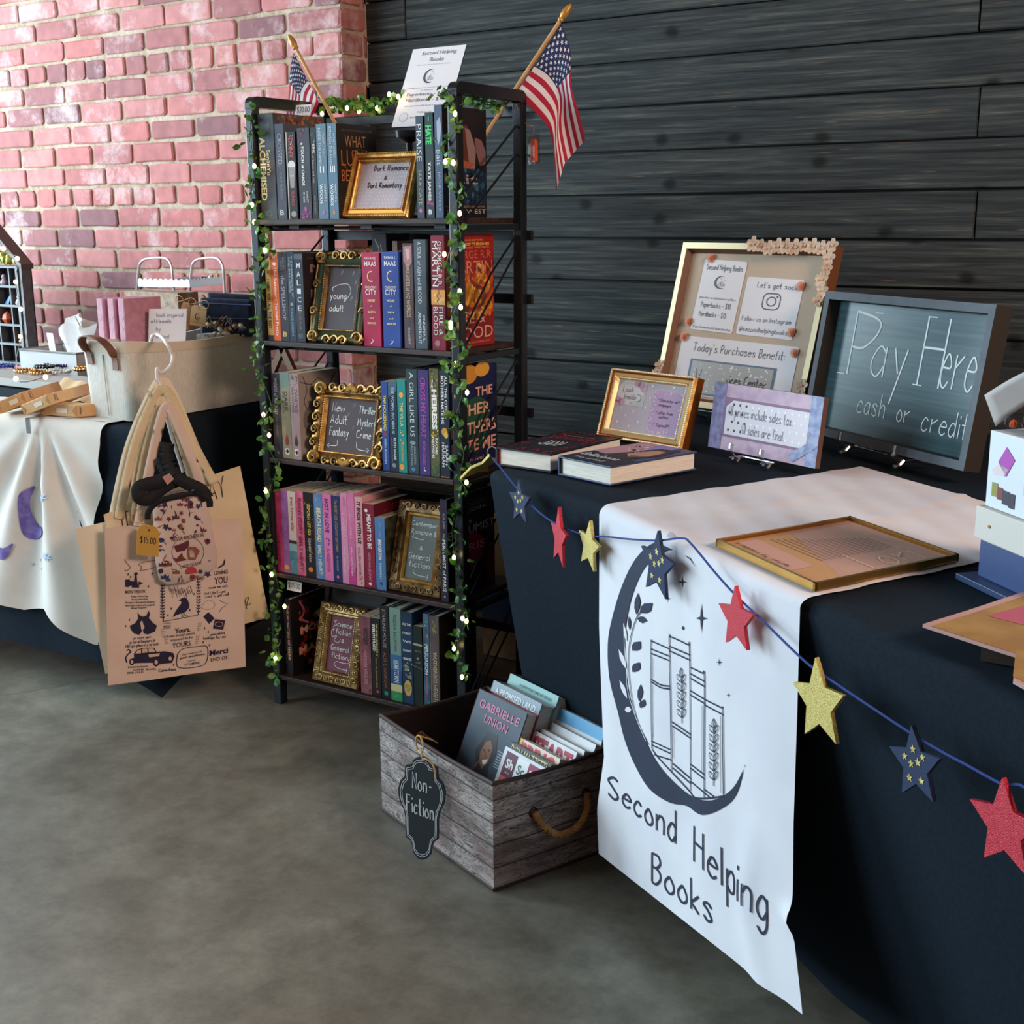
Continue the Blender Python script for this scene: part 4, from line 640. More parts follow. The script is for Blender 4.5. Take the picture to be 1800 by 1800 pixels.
def contemp(t, f):
    def pf(mb, g):
        mb.hand('Contemporary', g, .06, 1.25, .86, .07, CHALKWHITE, .0014); mb.hand('Romance &', g, .06, .95, .72, .08, CHALKWHITE, .0014)
        ARW(mb, g, [(.55, .69), (.5, .64), (.3, .65), (.12, .67)], CHALKWHITE, .0012); mb.hand('&', g, .42, .54, .48, .06, CHALKWHITE, .0014)
        mb.hand('General', g, .08, .82, .32, .1, CHALKWHITE, .0014); mb.hand('fiction', g, .12, .85, .19, .1, CHALKWHITE, .0014); ARW(mb, g, [(.3, .15), (.36, .08), (.6, .06), (.86, .06)], CHALKWHITE, .0012)
    frame_parts(t, f, [(0, 0, BRONZE), (.003, .008, BRONZE), (.007, .005, BRONZE), (.024, .009, BRONZE), (.028, .003, GOLD), (.032, .005, GOLD), (.035, -.002, GOLD)], BRONZE, GREYBOARD, pf)
    mb = MB()
    for k in range(8):
        for x in (.085, .915): scroll(mb, f, x, .1+.115*k, .0085, BRONZE, 1 if k % 2 else -1, .0075, .0018)
    for k in range(5):
        for y in (.055, .945): scroll(mb, f, .2+.15*k, y, .0085, BRONZE, 1 if k % 2 else -1, .0075, .0018)
    mb.build('carved_leaves', t, smooth=True)
shelf_frame('bronze gold carved upright frame with grey chalkboard on the fourth shelf', (684, 1037), BZ[3], .02, .149, .212, .26, contemp)
def scifi(t, f):
    def pf(mb, g):
        mb.hand('Science', g, .14, .84, .82, .1, CHALKWHITE, .0015); mb.hand('fiction', g, .24, .84, .68, .1, CHALKWHITE, .0015); mb.hand('&', g, .5, .6, .54, .07, CHALKWHITE, .0015)
        ARW(mb, g, [(.46, .6), (.38, .52), (.22, .56), (.3, .64), (.12, .62), (.08, .72), (.18, .76)], CHALKWHITE, .0013)
        mb.hand('General', g, .12, .82, .38, .1, CHALKWHITE, .0015); mb.hand('fiction', g, .18, .82, .24, .1, CHALKWHITE, .0015); ARW(mb, g, [(.84, .26), (.9, .2), (.7, .18), (.4, .18), (.34, .12), (.5, .07), (.86, .06)], CHALKWHITE, .0013)
    frame_parts(t, f, [(0, 0, CHAMP), (.002, .007, CHAMP), (.006, .004, CHAMP), (.02, .009, CHAMP), (.024, .003, CHAMP), (.028, .004, CHAMP), (.031, -.002, CHAMP)], CHAMP, WINEBOARD, pf, bead=[(.0265, .002, .0042, CHAMP)])
    mb = MB()
    for k in range(9):
        for x in (.085, .915): scroll(mb, f, x, .1+.1*k, .0085, CHAMP, 1 if k % 2 else -1, .007, .002)
    for k in range(6):
        for y in (.06, .94): scroll(mb, f, .18+.13*k, y, .0085, CHAMP, 1 if k % 2 else -1, .007, .002)
    mb.build('carved_leaves', t, smooth=True)
shelf_frame('silvery gold patterned upright frame with wine red board on the bottom shelf', (551, 1197), BZ[4], .018, .141, .196, .24, scifi)
def plainf(t, f):
    D = mat('dark_frame', '#2b211d', .5); frame_parts(t, f, [(0, 0, D), (.004, .006, D), (.016, .004, D), (.018, -.002, D)], D, ink('#1d1a1c'))
u0 = S(560, 1195, .085)[0]; f = leaning(SP(u0, .085, BZ[4]+.001), SU, .2, .232, .2, SN); t = thing('picture_frame', 'plain dark wood frame standing behind the silvery gold patterned frame', 'picture frame', f.o); plainf(t, f); strut(t, f, SN, ink('#2a211c'), .4)
# ------------------------------------------------------------------ moon and books emblem, drawn on any surface
def emblem(mb, g, cx, cy, r, c, wd, asp=1.0, books=True):
    P = lambda a, k: (cx+k*r*math.cos(a), cy+k*r*asp*math.sin(a))
    out = [P(math.radians(70+a), 1) for a in range(0, 231, 12)]; inn = [(cx+.17*r+.86*r*math.cos(math.radians(70+a)), cy+.04*r*asp+.88*r*asp*math.sin(math.radians(70+a))) for a in range(0, 231, 12)]
    n = len(out); inn[0], inn[-1] = out[0], out[-1]
    mb.add([g.p(x, y, .0006) for x, y in out+inn], [(i, i+1, n+i+1, n+i) for i in range(n-1)], c)
    for x, h in ((-.25, .55), (-.02, .75), (.2, .5), (.4, .3)):
        a, b = cx+x*r, cx+(x+.2)*r; y0, y1 = cy-(.55-.12*x)*r*asp, cy+(h-.55)*r*asp
        mb.ribbon([(a, y0), (a, y1), (b, y1), (b, y0), (a, y0)], wd, c, g)
    for x, y in ((-.1, .55), (.3, .62), (.5, .3)): mb.pg(g, star2(cx+x*r, cy+y*r*asp, r*.09, .25, n=4), c)
# ------------------------------------------------------------------ price card on top of the shelf
def topcard():
    u, z = S(688, 224, .2); th = math.radians(27); t = thing('price_card', 'white leaning shop price card on a round black base, above the bookshelf', 'sign', SP(u+.03, .2, BZ[0]))
    f = leaning(SP(u, .2, z), SU, .149, .2, th, SN); mb = MB(); I = ink('#4a5468')
    pts = [(.02, 0), (.98, 0), (1, .015), (1, 1), (0, 1), (0, .015)]
    mb.prism(pts, f, -.003, 0, WHITECARD, mat('card_edge', '#2f3358', .5))
    mb.text('Second Helping', f, .2, .84, .895, .955, I, sl=.02); mb.text('Books', f, .38, .64, .82, .87, I, sl=.05); mb.text('Every story deserves another chapter', f, .17, .8, .772, .788, ink('#8a90a0'))
    emblem(mb, f, .47, .63, .12, I, .0006, .75)
    mb.text('Unless otherwise marked, prices are', f, .12, .86, .475, .492, ink('#7d8496')); mb.text('as follows', f, .38, .6, .447, .462, ink('#7d8496'))
    mb.text('Paperbacks - $10', f, .13, .86, .375, .425, I); mb.text('Hardbacks - $15', f, .14, .86, .305, .355, I); mb.text('All sales benefit local charities', f, .14, .86, .25, .268, ink('#8a90a0'))
    mb.text('Follow us', f, .42, .68, .165, .185, I); mb.disc(f, .18, .12, .085, .06, ink('#b9bfce')); mb.disc(f, .18, .12, .072, .05, ink('#dfe1e8'), .0006); mb.text('@secondhelping', f, .3, .8, .1, .12, I)
    mb.build('card', t, bevel=.0008)
    mb = MB(); c = f.p(.26, 0, -.012); b = SP((c-SO).dot(SU), (c-SO).dot(SN)+.005, BZ[0]+.0005)
    mb.lathe([(.028, 0), (.028, .006), (.008, .009), (.007, c.z-BZ[0]-.03), (.03, c.z-BZ[0]-.018), (.032, c.z-BZ[0]-.003), (.0, c.z-BZ[0]-.002)], b, mat('black_plastic', '#20242a', .35), 24); mb.build('stand', t, smooth=True)
    mb = MB(); d = f.u.normalized()*.03; k = f.p(.26, .0, -.003); e = V((0, 0, .035)); q = SN*.01
    mb.add([k-d, k+d, k+d+f.v*.25, k-d+f.v*.25, k-d+q, k+d+q, k+d+f.v*.25+q*.4, k-d+f.v*.25+q*.4], [(0, 1, 2, 3), (7, 6, 5, 4), (0, 4, 5, 1), (1, 5, 6, 2), (2, 6, 7, 3), (3, 7, 4, 0)], mat('black_plastic', '#20242a', .35)); mb.build('back_plate', t)
topcard()
# ------------------------------------------------------------------ two hand flags
def flag(label, top, bot, d_top, d_bot, rows, Pn, stars=True, fold=.012):
    A = atp(*top, SO+SN*d_top, SN); B = atp(*bot, SO+SN*d_bot, SN); t = thing('american_flag', label, 'flag', B)
    WOOD = mat('pole_wood', '#c99a66', .5, col2='#b98a55', sc=30); mb = MB(); ax = (A-B).normalized()
    mb.tube([B, A-ax*.02], .0042, WOOD, 10); p = mb.build('pole', t, smooth=True)
    mb = MB(); mb.lathe([(.0045, -.008), (.0075, -.004), (.0058, 0), (.0085, .006), (.0085, .016), (.0055, .028), (.002, .034), (0, .035)], A-ax*.026, mat('gilt_wood', '#c08a44', .35, .3), 12, ax); mb.build('finial', p, smooth=True)
    nrm = (CAM-A); nrm.z = 0; nrm.normalize()
    def cv(i, u):
        c = crom(rows[i], 8); k = u*(len(c)-1); j = min(int(k), len(c)-2); return c[j].lerp(c[j+1], k-j)
    def fn(u, v):
        a, m, b = cv(0, u), cv(1, u), cv(2, u); vm = .54
        q = a.lerp(m, v/vm) if v < vm else m.lerp(b, (v-vm)/(1-vm))
        P = atp(q.x, q.y, Pn(A, B, u, v), nrm); return P+nrm*(fold*math.sin(v*7+u*2.2)*min(1, u*3))
    RED, WH, BL = mat('flag_red', '#a81c3c', .8), mat('flag_white', '#dedadf', .8), mat('flag_blue', '#1f2f5c', .8)
    mb = MB()
    mb.grid(fn, 30, 52, WH, lambda u, v: BL if u < .4 and v < 7/13 else (RED if int(v*13) % 2 == 0 else WH))
    class G:
        def p(s, x, y, z=0):
            u, v = x*.4, (1-y)*7/13; P = fn(u, v); a = fn(u+.01, v)-P; b = fn(u, v+.01)-P; n = a.cross(b).normalized(); n = n if n.dot(nrm) > 0 else -n; return P+n*.0007
    g = G(); mb2 = []
    for r in range(9):
        for c in range(6 if r % 2 == 0 else 5):
            x = (c+.5+(0 if r % 2 == 0 else .5))/6; y = 1-(r+.7)/9.4; mb.poly([g.p(*q) for q in star2(x, y, .058, .4, sx=1.0)], WH)
    mb.build('flag_cloth', t, smooth=True, ang=180); return t
flag('small hand flag on a wooden stick leaning right at the shelf\'s right rear corner', (1000, 13), (851, 240), SD+.02, SD-.03,
  [[(987, 42), (1003, 90), (1004, 150), (1016, 195), (1029, 246)], [(939, 117), (966, 135), (984, 170), (982, 225), (993, 286)], [(907, 164), (938, 195), (966, 230), (974, 280), (977, 338)]], lambda A, B, u, v: A.lerp(B, .15+.5*v))
flag('small hand flag on a wooden stick leaning left behind the shelf\'s left end', (510, 66), (592, 222), .2, .2,
  [[(516, 92), (510, 125), (508, 160), (505, 195), (500, 228)], [(541, 142), (530, 158), (527, 178), (523, 200), (518, 230)], [(558, 174), (560, 182), (556, 192), (548, 205), (540, 222)]], lambda A, B, u, v: A.lerp(B, .15+.5*v)+SN*.014, fold=.005)
# small clear packet with two orange tubes hanging on the right rear post
t = thing('hanging_packet', 'small clear packet holding two orange tubes, hung by the right flag', 'packet', SP(.585, SD-.02, 1.29))
P = SP(.585, SD-.02, 1.295); f = Fr(P, SU*.024+SN*-.012, V((0, 0, .062))); CL = clear('clear_plastic', '#f2e0d8', .1, 1.3, .08)
mb = MB(); mb.prism([(0, 0), (1, 0), (1, 1), (.8, 1.03), (.2, 1.03), (0, 1)], f, -.008, .006, CL); mb.build('pouch', t, bevel=.001)
for x in (.3, .68):
    mb = MB(); mb.lathe([(.0055, 0), (.006, .004), (.0052, .038), (.003, .046), (.001, .048)], f.p(x, .08, -.001), mat('orange_foam', '#d9622a', .6), 12); mb.build('orange_tube', t, smooth=True)
mb = MB(); mb.tube([f.p(.5, 1.03, 0), f.p(.3, 1.25, -.004), SP(UR1-.004, SD-.008, 1.385), SP(UR1-.01, SD-.03, HT-.03)], .0009, ink('#b0743a'), 6); mb.build('cord', t)
# ------------------------------------------------------------------ leafy garlands with fairy lights
LEAF = mat('leaf_green', '#2f6a30', .4, col2='#648f42', sc=25); STEM = mat('stem_green', '#2c4a26', .6); BULB = mat('warm_bulb', '#ffdc8a', .3, emit=14)
def garland(label, paths, bulbs, dens=190, spread=.017, seed=3):
    q = random.Random(seed); t = thing('leaf_garland', label, 'garland', paths[0][0]); lf = MB(); st = MB()
    for path in paths:
        pts = crom(path, 8); L = 0; st.tube(pts, .0011, STEM, 5)
        for a, b in zip(pts, pts[1:]):
            seg = (b-a).length; n = seg*dens; k = int(n)+(q.random() < n-int(n))
            for _ in range(k):
                c = a.lerp(b, q.random())+V((q.gauss(0, 1), q.gauss(0, 1), q.gauss(0, .6)))*spread*.55
                d = V((q.gauss(0, 1), q.gauss(0, 1)-.4, q.gauss(0, 1))).normalized(); s = d.cross(V((q.gauss(0, 1), q.gauss(0, 1), q.gauss(0, 1)))).normalized(); nn = d.cross(s)
                l = q.uniform(.014, .025); w2 = l*.38
                P = [c, c+d*l*.3+s*w2*.8-nn*.001, c+d*l*.65+s*w2, c+d*l, c+d*l*.65-s*w2, c+d*l*.3-s*w2*.8-nn*.001, c+d*l*.5+nn*.003]
                lf.add(P, [(0, 1, 6), (1, 2, 6), (2, 3, 6), (3, 4, 6), (4, 5, 6), (5, 0, 6)], LEAF)
    st.build('wire', t); lf.build('leaves', t)
    for b in bulbs:
        mb = MB(); mb.ball(b, .0042, BULB, 8, 6, (1, 1, 1.4)); mb.build('bulb', t, smooth=True)
def SB(pts, d): 
    out = []
    for p in pts:
        dd = p[2] if len(p) > 2 else d; u, z = S(p[0], p[1], dd); out.append(SP(u, dd, z))
    return out
garland('leafy garland with warm fairy lights wound down the left front post', [SB([(455, 185, .02), (444, 192), (440, 230), (446, 300), (442, 340), (450, 390), (470, 410, .01), (474, 440), (458, 470), (452, 530), (450, 570), (462, 600), (452, 640), (470, 690, -.004), (476, 715), (462, 740), (470, 780), (486, 820), (478, 850), (466, 890), (474, 930), (466, 960), (478, 990, -.006), (490, 1040), (484, 1080), (480, 1110), (484, 1150), (490, 1190)], -.008)],
 SB([(447, 292), (443, 360), (447, 390), (466, 440), (463, 729), (473, 765), (467, 863), (477, 1010), (484, 1157), (500, 1066)], -.016), dens=150, seed=5)
garland('leafy garland with bright fairy lights along the top back bar', [SB([(560, 185, SD-.03), (585, 180), (610, 190), (640, 178), (665, 190), (690, 172), (705, 172)], SD-.035), SB([(600, 178), (640, 188), (690, 180)], SD-.035)], SB([(581, 178), (610, 190), (631, 196), (663, 190), (684, 166), (700, 170), (566, 200)], SD-.055), dens=330, seed=8)
garland('leafy garland with warm fairy lights wound down the right front post', [SB([(884, 178, SD-.04), (868, 172, .2), (845, 176, .15), (820, 168, .08), (798, 165, .02), (783, 160, -.006), (795, 190), (805, 215), (790, 245), (780, 258), (786, 290), (798, 320), (806, 345), (796, 375), (808, 400), (800, 430), (790, 445), (786, 470), (798, 495), (808, 520), (795, 560), (800, 590), (815, 610), (802, 640), (795, 660), (812, 690), (800, 740), (808, 770), (815, 800), (808, 840), (818, 860), (808, 880), (795, 930), (800, 980), (805, 1010), (815, 1030), (808, 1060), (822, 1090), (800, 1130), (806, 1170), (820, 1195)], -.008), SB([(800, 178, .03), (835, 182, .13), (880, 186, .24)], .1)],
 SB([(800, 200), (783, 284), (797, 286), (808, 375), (781, 447), (808, 512), (792, 568), (792, 575), (800, 640), (821, 690), (820, 848), (798, 980), (813, 1087), (820, 1092), (798, 1140), (812, 1190), (810, 540)], -.016), dens=150, seed=9)
# ------------------------------------------------------------------ right hand table
ZT = .70
A_, B_, C_ = atz(861, 826, ZT), atz(1060, 889, ZT), atz(1411, 1052, ZT)
dBC = (C_-B_).normalized(); dAB = (B_-A_).normalized()
nBC = V((dBC.y, -dBC.x, 0)); nAB = V((dAB.y, -dAB.x, 0))
E_ = C_+dBC*1.05
D2 = V((E_.x+.5, E_.y+.85, ZT)); F_ = V((-.25, 2.95, ZT)); G_ = V((A_.x-.02, 2.98, ZT))
BLACKCLOTH = mat('black_tablecloth', '#17202a', .92, col2='#1a242e', sc=200, bump=.06, bsc=400, spec=.12)
top5 = [A_, B_, C_, E_, D2, F_, G_]
def drape(name, label, top, bots, z, m, seg=8, rnd_r=.018, fold=.012, ff=9., tseg=10, closed=True, cat='tablecloth', extra=None):
    """cloth over a table: top polygon plus hanging sides to the given lower outline"""
    mb = MB(); n = len(top); c = sum(top, V((0, 0, 0)))/n
    P = []; Q = []
    for i in range(n):
        a, b = top[i], top[(i+1) % n]; a2, b2 = bots[i], bots[(i+1) % n]
        k = max(2, int((b-a).length/.035))
        for j in range(k): P.append(a.lerp(b, j/k)); Q.append(a2.lerp(b2, j/k))
    N = len(P); rows = []
    L = 0; Ls = [0]
    for i in range(N): L += (P[(i+1) % N]-P[i]).length; Ls.append(L)
    for r in range(4+tseg):
        row = []
        for i in range(N):
            o = (P[(i+1) % N]-P[i-1]); o = V((o.y, -o.x, 0)).normalized()
            if r < 4:
                a = r/3*PI/2; row.append(P[i]+o*(rnd_r*(math.sin(a)-1))+V((0, 0, rnd_r*(math.cos(a)-1)))); continue
            t = (r-3)/tseg; p = P[i].lerp(Q[i], t); p.z = (z-rnd_r)*(1-t)+Q[i].z*t
            w = math.sin(Ls[i]*ff)*.6+math.sin(Ls[i]*ff*2.3+1)*.4
            row.append(p+o*(fold*w*t))
        rows.append(row)
    vs = [p for r in rows for p in r]; R_ = len(rows)
    mb.add(vs, [(r*N+i, r*N+(i+1) % N, (r+1)*N+(i+1) % N, (r+1)*N+i) for r in range(R_-1) for i in range(N)]+[tuple(range(N))], m)
    return single(mb, name, label, cat, V((c.x, c.y, z)), smooth=True, ang=60)
bots = [A_+V((.06, .09, 0)), B_-nBC*.15, C_-nBC*.15, E_-nBC*.16, D2-V((.05, .05, 0)), F_-V((0, .03, 0)), G_+V((.05, -.03, 0))]
for p, zz in zip(bots, (.03, .02, .05, .01, .01, .02, .02)): p.z = zz
drape('tablecloth', 'black cloth draped to the floor over the long right hand table', top5, bots, ZT, BLACKCLOTH, fold=.014)
# ------------------------------------------------------------------ white runner with the shop emblem
RUN = mat('white_runner_cloth', '#dcdce2', .9, col2='#d2d2da', sc=5, bump=.12, bsc=14, dist=.012, spec=.1)
NAVYINK = ink('#242c42', .8)
class Runner:
    o = .007
    def __init__(s):
        P = lambda x, y: atp(x, y, B_+nBC*s.o, nBC)
        s.Lp = [P(1057, 906), P(1058, 1100), P(1068, 1330), P(1055, 1420), P(1056, 1500)]
        s.Rp = [P(1411, 1068), P(1406, 1250), P(1398, 1450), P(1396, 1585), P(1400, 1660), P(1415, 1782)]
    def edge(s, E, t):
        z0, z1 = E[0].z, E[-1].z; z = z0+(z1-z0)*t
        for a, b in zip(E, E[1:]):
            if b.z <= z+1e-9: k = (z-a.z)/(b.z-a.z); return a.lerp(b, k)
        return E[-1].copy()
    def at(s, a, t):                                  # a across 0..1, t down 0..1
        p = s.edge(s.Lp, t).lerp(s.edge(s.Rp, t), a)
        w = (.004*math.sin(a*9+t*2)*t+.003*math.sin(a*21+1)*t)*(1-t**3)+.012*math.exp(-((a-.86-.05*math.sin(t*6))/.05)**2)*max(0, min(1, (t-.55)*4))*(1-.4*t)
        w += .012*math.exp(-((a-1)/.03)**2)*math.exp(-((t-.78)/.03)**2)
        return p+nBC*(w+.004)
run = Runner()
class PixFr:                                         # printed artwork lying on the runner front, addressed by its place in the photo
    n = nBC
    def p(s, x, y, z=0):
        q = atp(x, y, B_+nBC*run.o, nBC); z0 = q.z
        # find (a, t) of that point on the cloth
        Lz0, Lz1, Rz0, Rz1 = run.Lp[0].z, run.Lp[-1].z, run.Rp[0].z, run.Rp[-1].z; t = .5
        for _ in range(6):
            l, r = run.edge(run.Lp, min(max(t, 0), 1)), run.edge(run.Rp, min(max(t, 0), 1)); a = (q-l).dot(dBC)/max((r-l).dot(dBC), 1e-6)
            zt = lambda T: (Lz0+(Lz1-Lz0)*T)*(1-a)+(Rz0+(Rz1-Rz0)*T)*a
            t = (q.z-zt(0))/(zt(1)-zt(0))
        return run.at(a, min(max(t, 0), 1))+nBC*(.0012+z*.5)
    def nn(s, x, y): return nBC
def make_runner():
    t = thing('table_runner', 'long white cloth runner printed with moon and books emblem, over the black table', 'table runner', B_)
    mb = MB(); mb.grid(run.at, 44, 60, RUN)
    bk = (atz(1500, 824, ZT)-B_); bk.z = 0; zz = ZT+.004
    Rb = (atz(1740, 984, ZT)-C_); Rb.z = 0; Rb = Rb.normalized()*bk.length
    def topf(a, k):
        f0 = run.at(a, 0); e = B_.lerp(C_, a)
        if k < .12:                                   # rolled edge
            q = k/.12; an = q*PI/2; base = V((f0.x, f0.y, 0)); r = f0.z-ZT; 
            return V((f0.x, f0.y, f0.z))+(-nBC)*(.022*(1-math.cos(an)))+V((0, 0, (zz+.001-f0.z)*math.sin(an)))
        q = (k-.12)/.88; s0 = V((f0.x, f0.y, zz+.001))-nBC*.022; dd = bk.lerp(Rb, a)
        w = .001*math.sin(q*23+a*9)*math.sin(a*7+q*3)+.0006*math.sin(q*51+a*17+1)+.0035*math.exp(-((a-.52-.05*math.sin(q*4))/.02)**2)+.003*math.exp(-((a-.2-.1*q)/.022)**2)*math.sin(q*3.1)**2
        return s0+dd*q+V((0, 0, max(w, -.001)*(1 if q > .02 else 0)))
    mb.grid(topf, 60, 60, RUN)
    g = PixFr(); I = NAVYINK
    out = [(1207, 962), (1180, 950), (1148, 957), (1120, 985), (1098, 1030), (1082, 1085), (1075, 1130), (1078, 1190), (1092, 1250), (1103, 1300), (1120, 1345), (1145, 1385), (1180, 1410), (1210, 1416), (1240, 1431), (1275, 1420), (1300, 1395), (1315, 1343)]
    inn = [(1228, 996), (1200, 965), (1168, 972), (1140, 995), (1120, 1035), (1108, 1080), (1103, 1125), (1104, 1175), (1111, 1222), (1121, 1262), (1140, 1302), (1160, 1340), (1185, 1372), (1213, 1395), (1243, 1405), (1270, 1402), (1296, 1382), (1316, 1344)]
    o2, i2 = crom(out, 5), crom(inn, 5); n = len(o2)
    for i in range(n-1):
        for k in range(4):
            f = lambda j, q: o2[j].lerp(i2[j], q/4)
            mb.poly([g.p(*f(i, k)), g.p(*f(i+1, k)), g.p(*f(i+1, k+1)), g.p(*f(i, k+1))], I)
    def ln(pts, w=.0026, z=.0006, c=I): mb.ribbon(crom(pts, 5), w, c, g, z)
    K = lambda x, y: (1040+x*.3, 900+y*.3)            # crop coordinates of the emblem to photo coordinates
    def L(pts, w=.0026, c=I, z=.0006): ln([K(*p) for p in pts], w, z, c)
    L([(350, 1360), (290, 1240), (255, 1110), (235, 960), (232, 830), (250, 710), (285, 610), (330, 560)], .0022)
    L([(335, 1340), (270, 1190), (228, 1040), (218, 900), (210, 780), (205, 650)], .0016, ink('#d8d9e2'), .001)
    def leaf(x, y, dx, dy, r=.3, c=I, z=.0008):
        a = V((x, y)); d = V((dx, dy)); s = V((-dy, dx))*r
        P = [a, a+d*.3+s*.8, a+d*.6+s, a+d, a+d*.6-s*.9, a+d*.3-s*.8]; mb.poly([g.p(*K(*p), z) for p in P], c)
    for q in [(280, 600, 10, -130, .14), (300, 590, 75, -60, .32), (285, 620, 58, 15, .34), (240, 690, -5, -85, .1), (255, 810, 50, -55, .38), (255, 935, 45, -58, .34), (295, 1110, 10, -105, .16), (300, 1145, 28, -50, .34)]: leaf(*q)
    for q in [(218, 915, -40, -115, .1), (225, 1090, -42, -110, .1), (222, 760, -15, -105, .08)]: leaf(*q, c=ink('#d8d9e2'), z=.001)
    mb.poly([g.p(*K(230+18*math.cos(a), 1155+18*math.sin(a)), .001) for a in (0, 1, 2, 3, 4, 5)], ink('#d8d9e2'))
    w = .0024
    L([(370, 1385), (366, 1100), (366, 775), (372, 758), (380, 758), (468, 800)], w); L([(368, 800), (466, 842)], w); L([(368, 826), (466, 868)], w); L([(368, 978), (420, 1010), (468, 1018)], w); L([(368, 992), (420, 1026), (468, 1034)], w)
    L([(370, 1340), (470, 1390)], w); L([(370, 1362), (470, 1412)], w); L([(370, 1385), (400, 1430), (476, 1520)], w); L([(385, 1420), (474, 1450)], w); L([(376, 850), (376, 970)], .0012); L([(376, 1010), (374, 1320)], .0012)
    L([(476, 1520), (472, 1100), (468, 745), (474, 732), (484, 732), (575, 775), (586, 790), (590, 1200), (592, 1630)], w); L([(470, 785), (588, 835)], w); L([(470, 812), (588, 865)], w); L([(480, 1228), (590, 1300)], w); L([(480, 1250), (590, 1322)], w); L([(482, 1470), (592, 1560)], w); L([(482, 1496), (592, 1588)], w); L([(476, 1520), (592, 1640)], w); L([(486, 1260), (486, 1440)], .0012)
    L([(592, 908), (665, 940), (680, 956), (682, 1300), (684, 1672)], w); L([(592, 945), (682, 990)], w); L([(592, 972), (682, 1020)], w); L([(592, 1045), (684, 1095)], w); L([(592, 1070), (684, 1120)], w); L([(592, 1475), (684, 1535)], w); L([(592, 1498), (684, 1560)], w); L([(592, 1575), (684, 1640)], w); L([(592, 1640), (620, 1668), (684, 1674)], w); L([(668, 1130), (670, 1520)], .0012)
    L([(684, 1095), (775, 1140), (788, 1158), (792, 1400), (796, 1640), (790, 1660), (684, 1674)], w); L([(684, 1128), (788, 1182)], w); L([(684, 1620), (750, 1668)], w); L([(684, 1640), (720, 1668)], w); L([(778, 1190), (782, 1640)], .0012)
    for x, y0, y1, N in ((535, 920, 1235, 5), (738, 1215, 1600, 6)):
        L([(x, y0), (x+4, (y0+y1)/2), (x+2, y1)], .0018)
        for i in range(N):
            y = y0+40+(y1-y0-60)*i/N
            for s in (-1, 1): L([(x+3, y+40), (x+s*22, y+18), (x+s*24, y-10), (x+s*8, y+4), (x+3, y+40)], .0014)
        L([(x, y0-8), (x-10, y0+20), (x, y0+48), (x+12, y0+20), (x, y0-8)], .0016)
    for x, y, r in ((547, 408, 38), (458, 505, 26), (660, 620, 92), (767, 877, 26), (820, 1070, 18)):
        P = []
        for k in range(8):
            a = PI/2+k*PI/4; rr = (1, .14, .55, .14)[k % 4] if r > 60 else (1 if k % 2 == 0 else .2)
            P.append(K(x+r*.72*rr*math.cos(a), y-r*rr*math.sin(a)-(r*.3*rr*math.cos(a) if False else 0)))
        mb.poly([g.p(*p) for p in P], I)
    mb.poly([g.p(*K(548+7*math.cos(a), 678+11*math.sin(a))) for a in (0, .8, 1.6, 2.4, 3.2, 4, 4.8, 5.6)], I)
    # lettering: each letter set along the slanting baseline
    def word(s, p0, p1, cap, wd=.0042):
        st, W = strokes(s); a, b = V(p0), V(p1); pn = (b-a)
        for q in st:
            pts = []
            for i in range(len(q)-1):
                for k in range(3): pts.append(V(q[i]).lerp(V(q[i+1]), k/3))
            pts.append(V(q[-1])); kk = lambda x: (x/W) 
            P = [(a.x+pn.x*kk(x), a.y+pn.y*kk(x)-(cap[0]+(cap[1]-cap[0])*kk(x))*y/9) for x, y in pts]
            mb.ribbon(P, wd, I, g, .0007)
    word('Second', (1073, 1395), (1190, 1482), (36, 58)); word('Helping', (1222, 1510), (1354, 1620), (62, 74)); word('Books', (1147, 1546), (1257, 1622), (50, 58))
    mb.build('cloth', t, smooth=True, ang=75)
    mb = MB(); cl = clear('clear_clip', '#f2f6fa', .1, 1.5, .2); p = atz(1195, 945, ZT)+nBC*.012
    mb.prism([(0, 0), (1, 0), (1, 1), (.7, 1.2), (.3, 1.2), (0, 1)], Fr(p-dBC*.012+V((0, 0, -.022)), dBC*.026, V((0, 0, .026))), 0, .004, cl); mb.build('clear_clip', t, bevel=.0008)
make_runner()
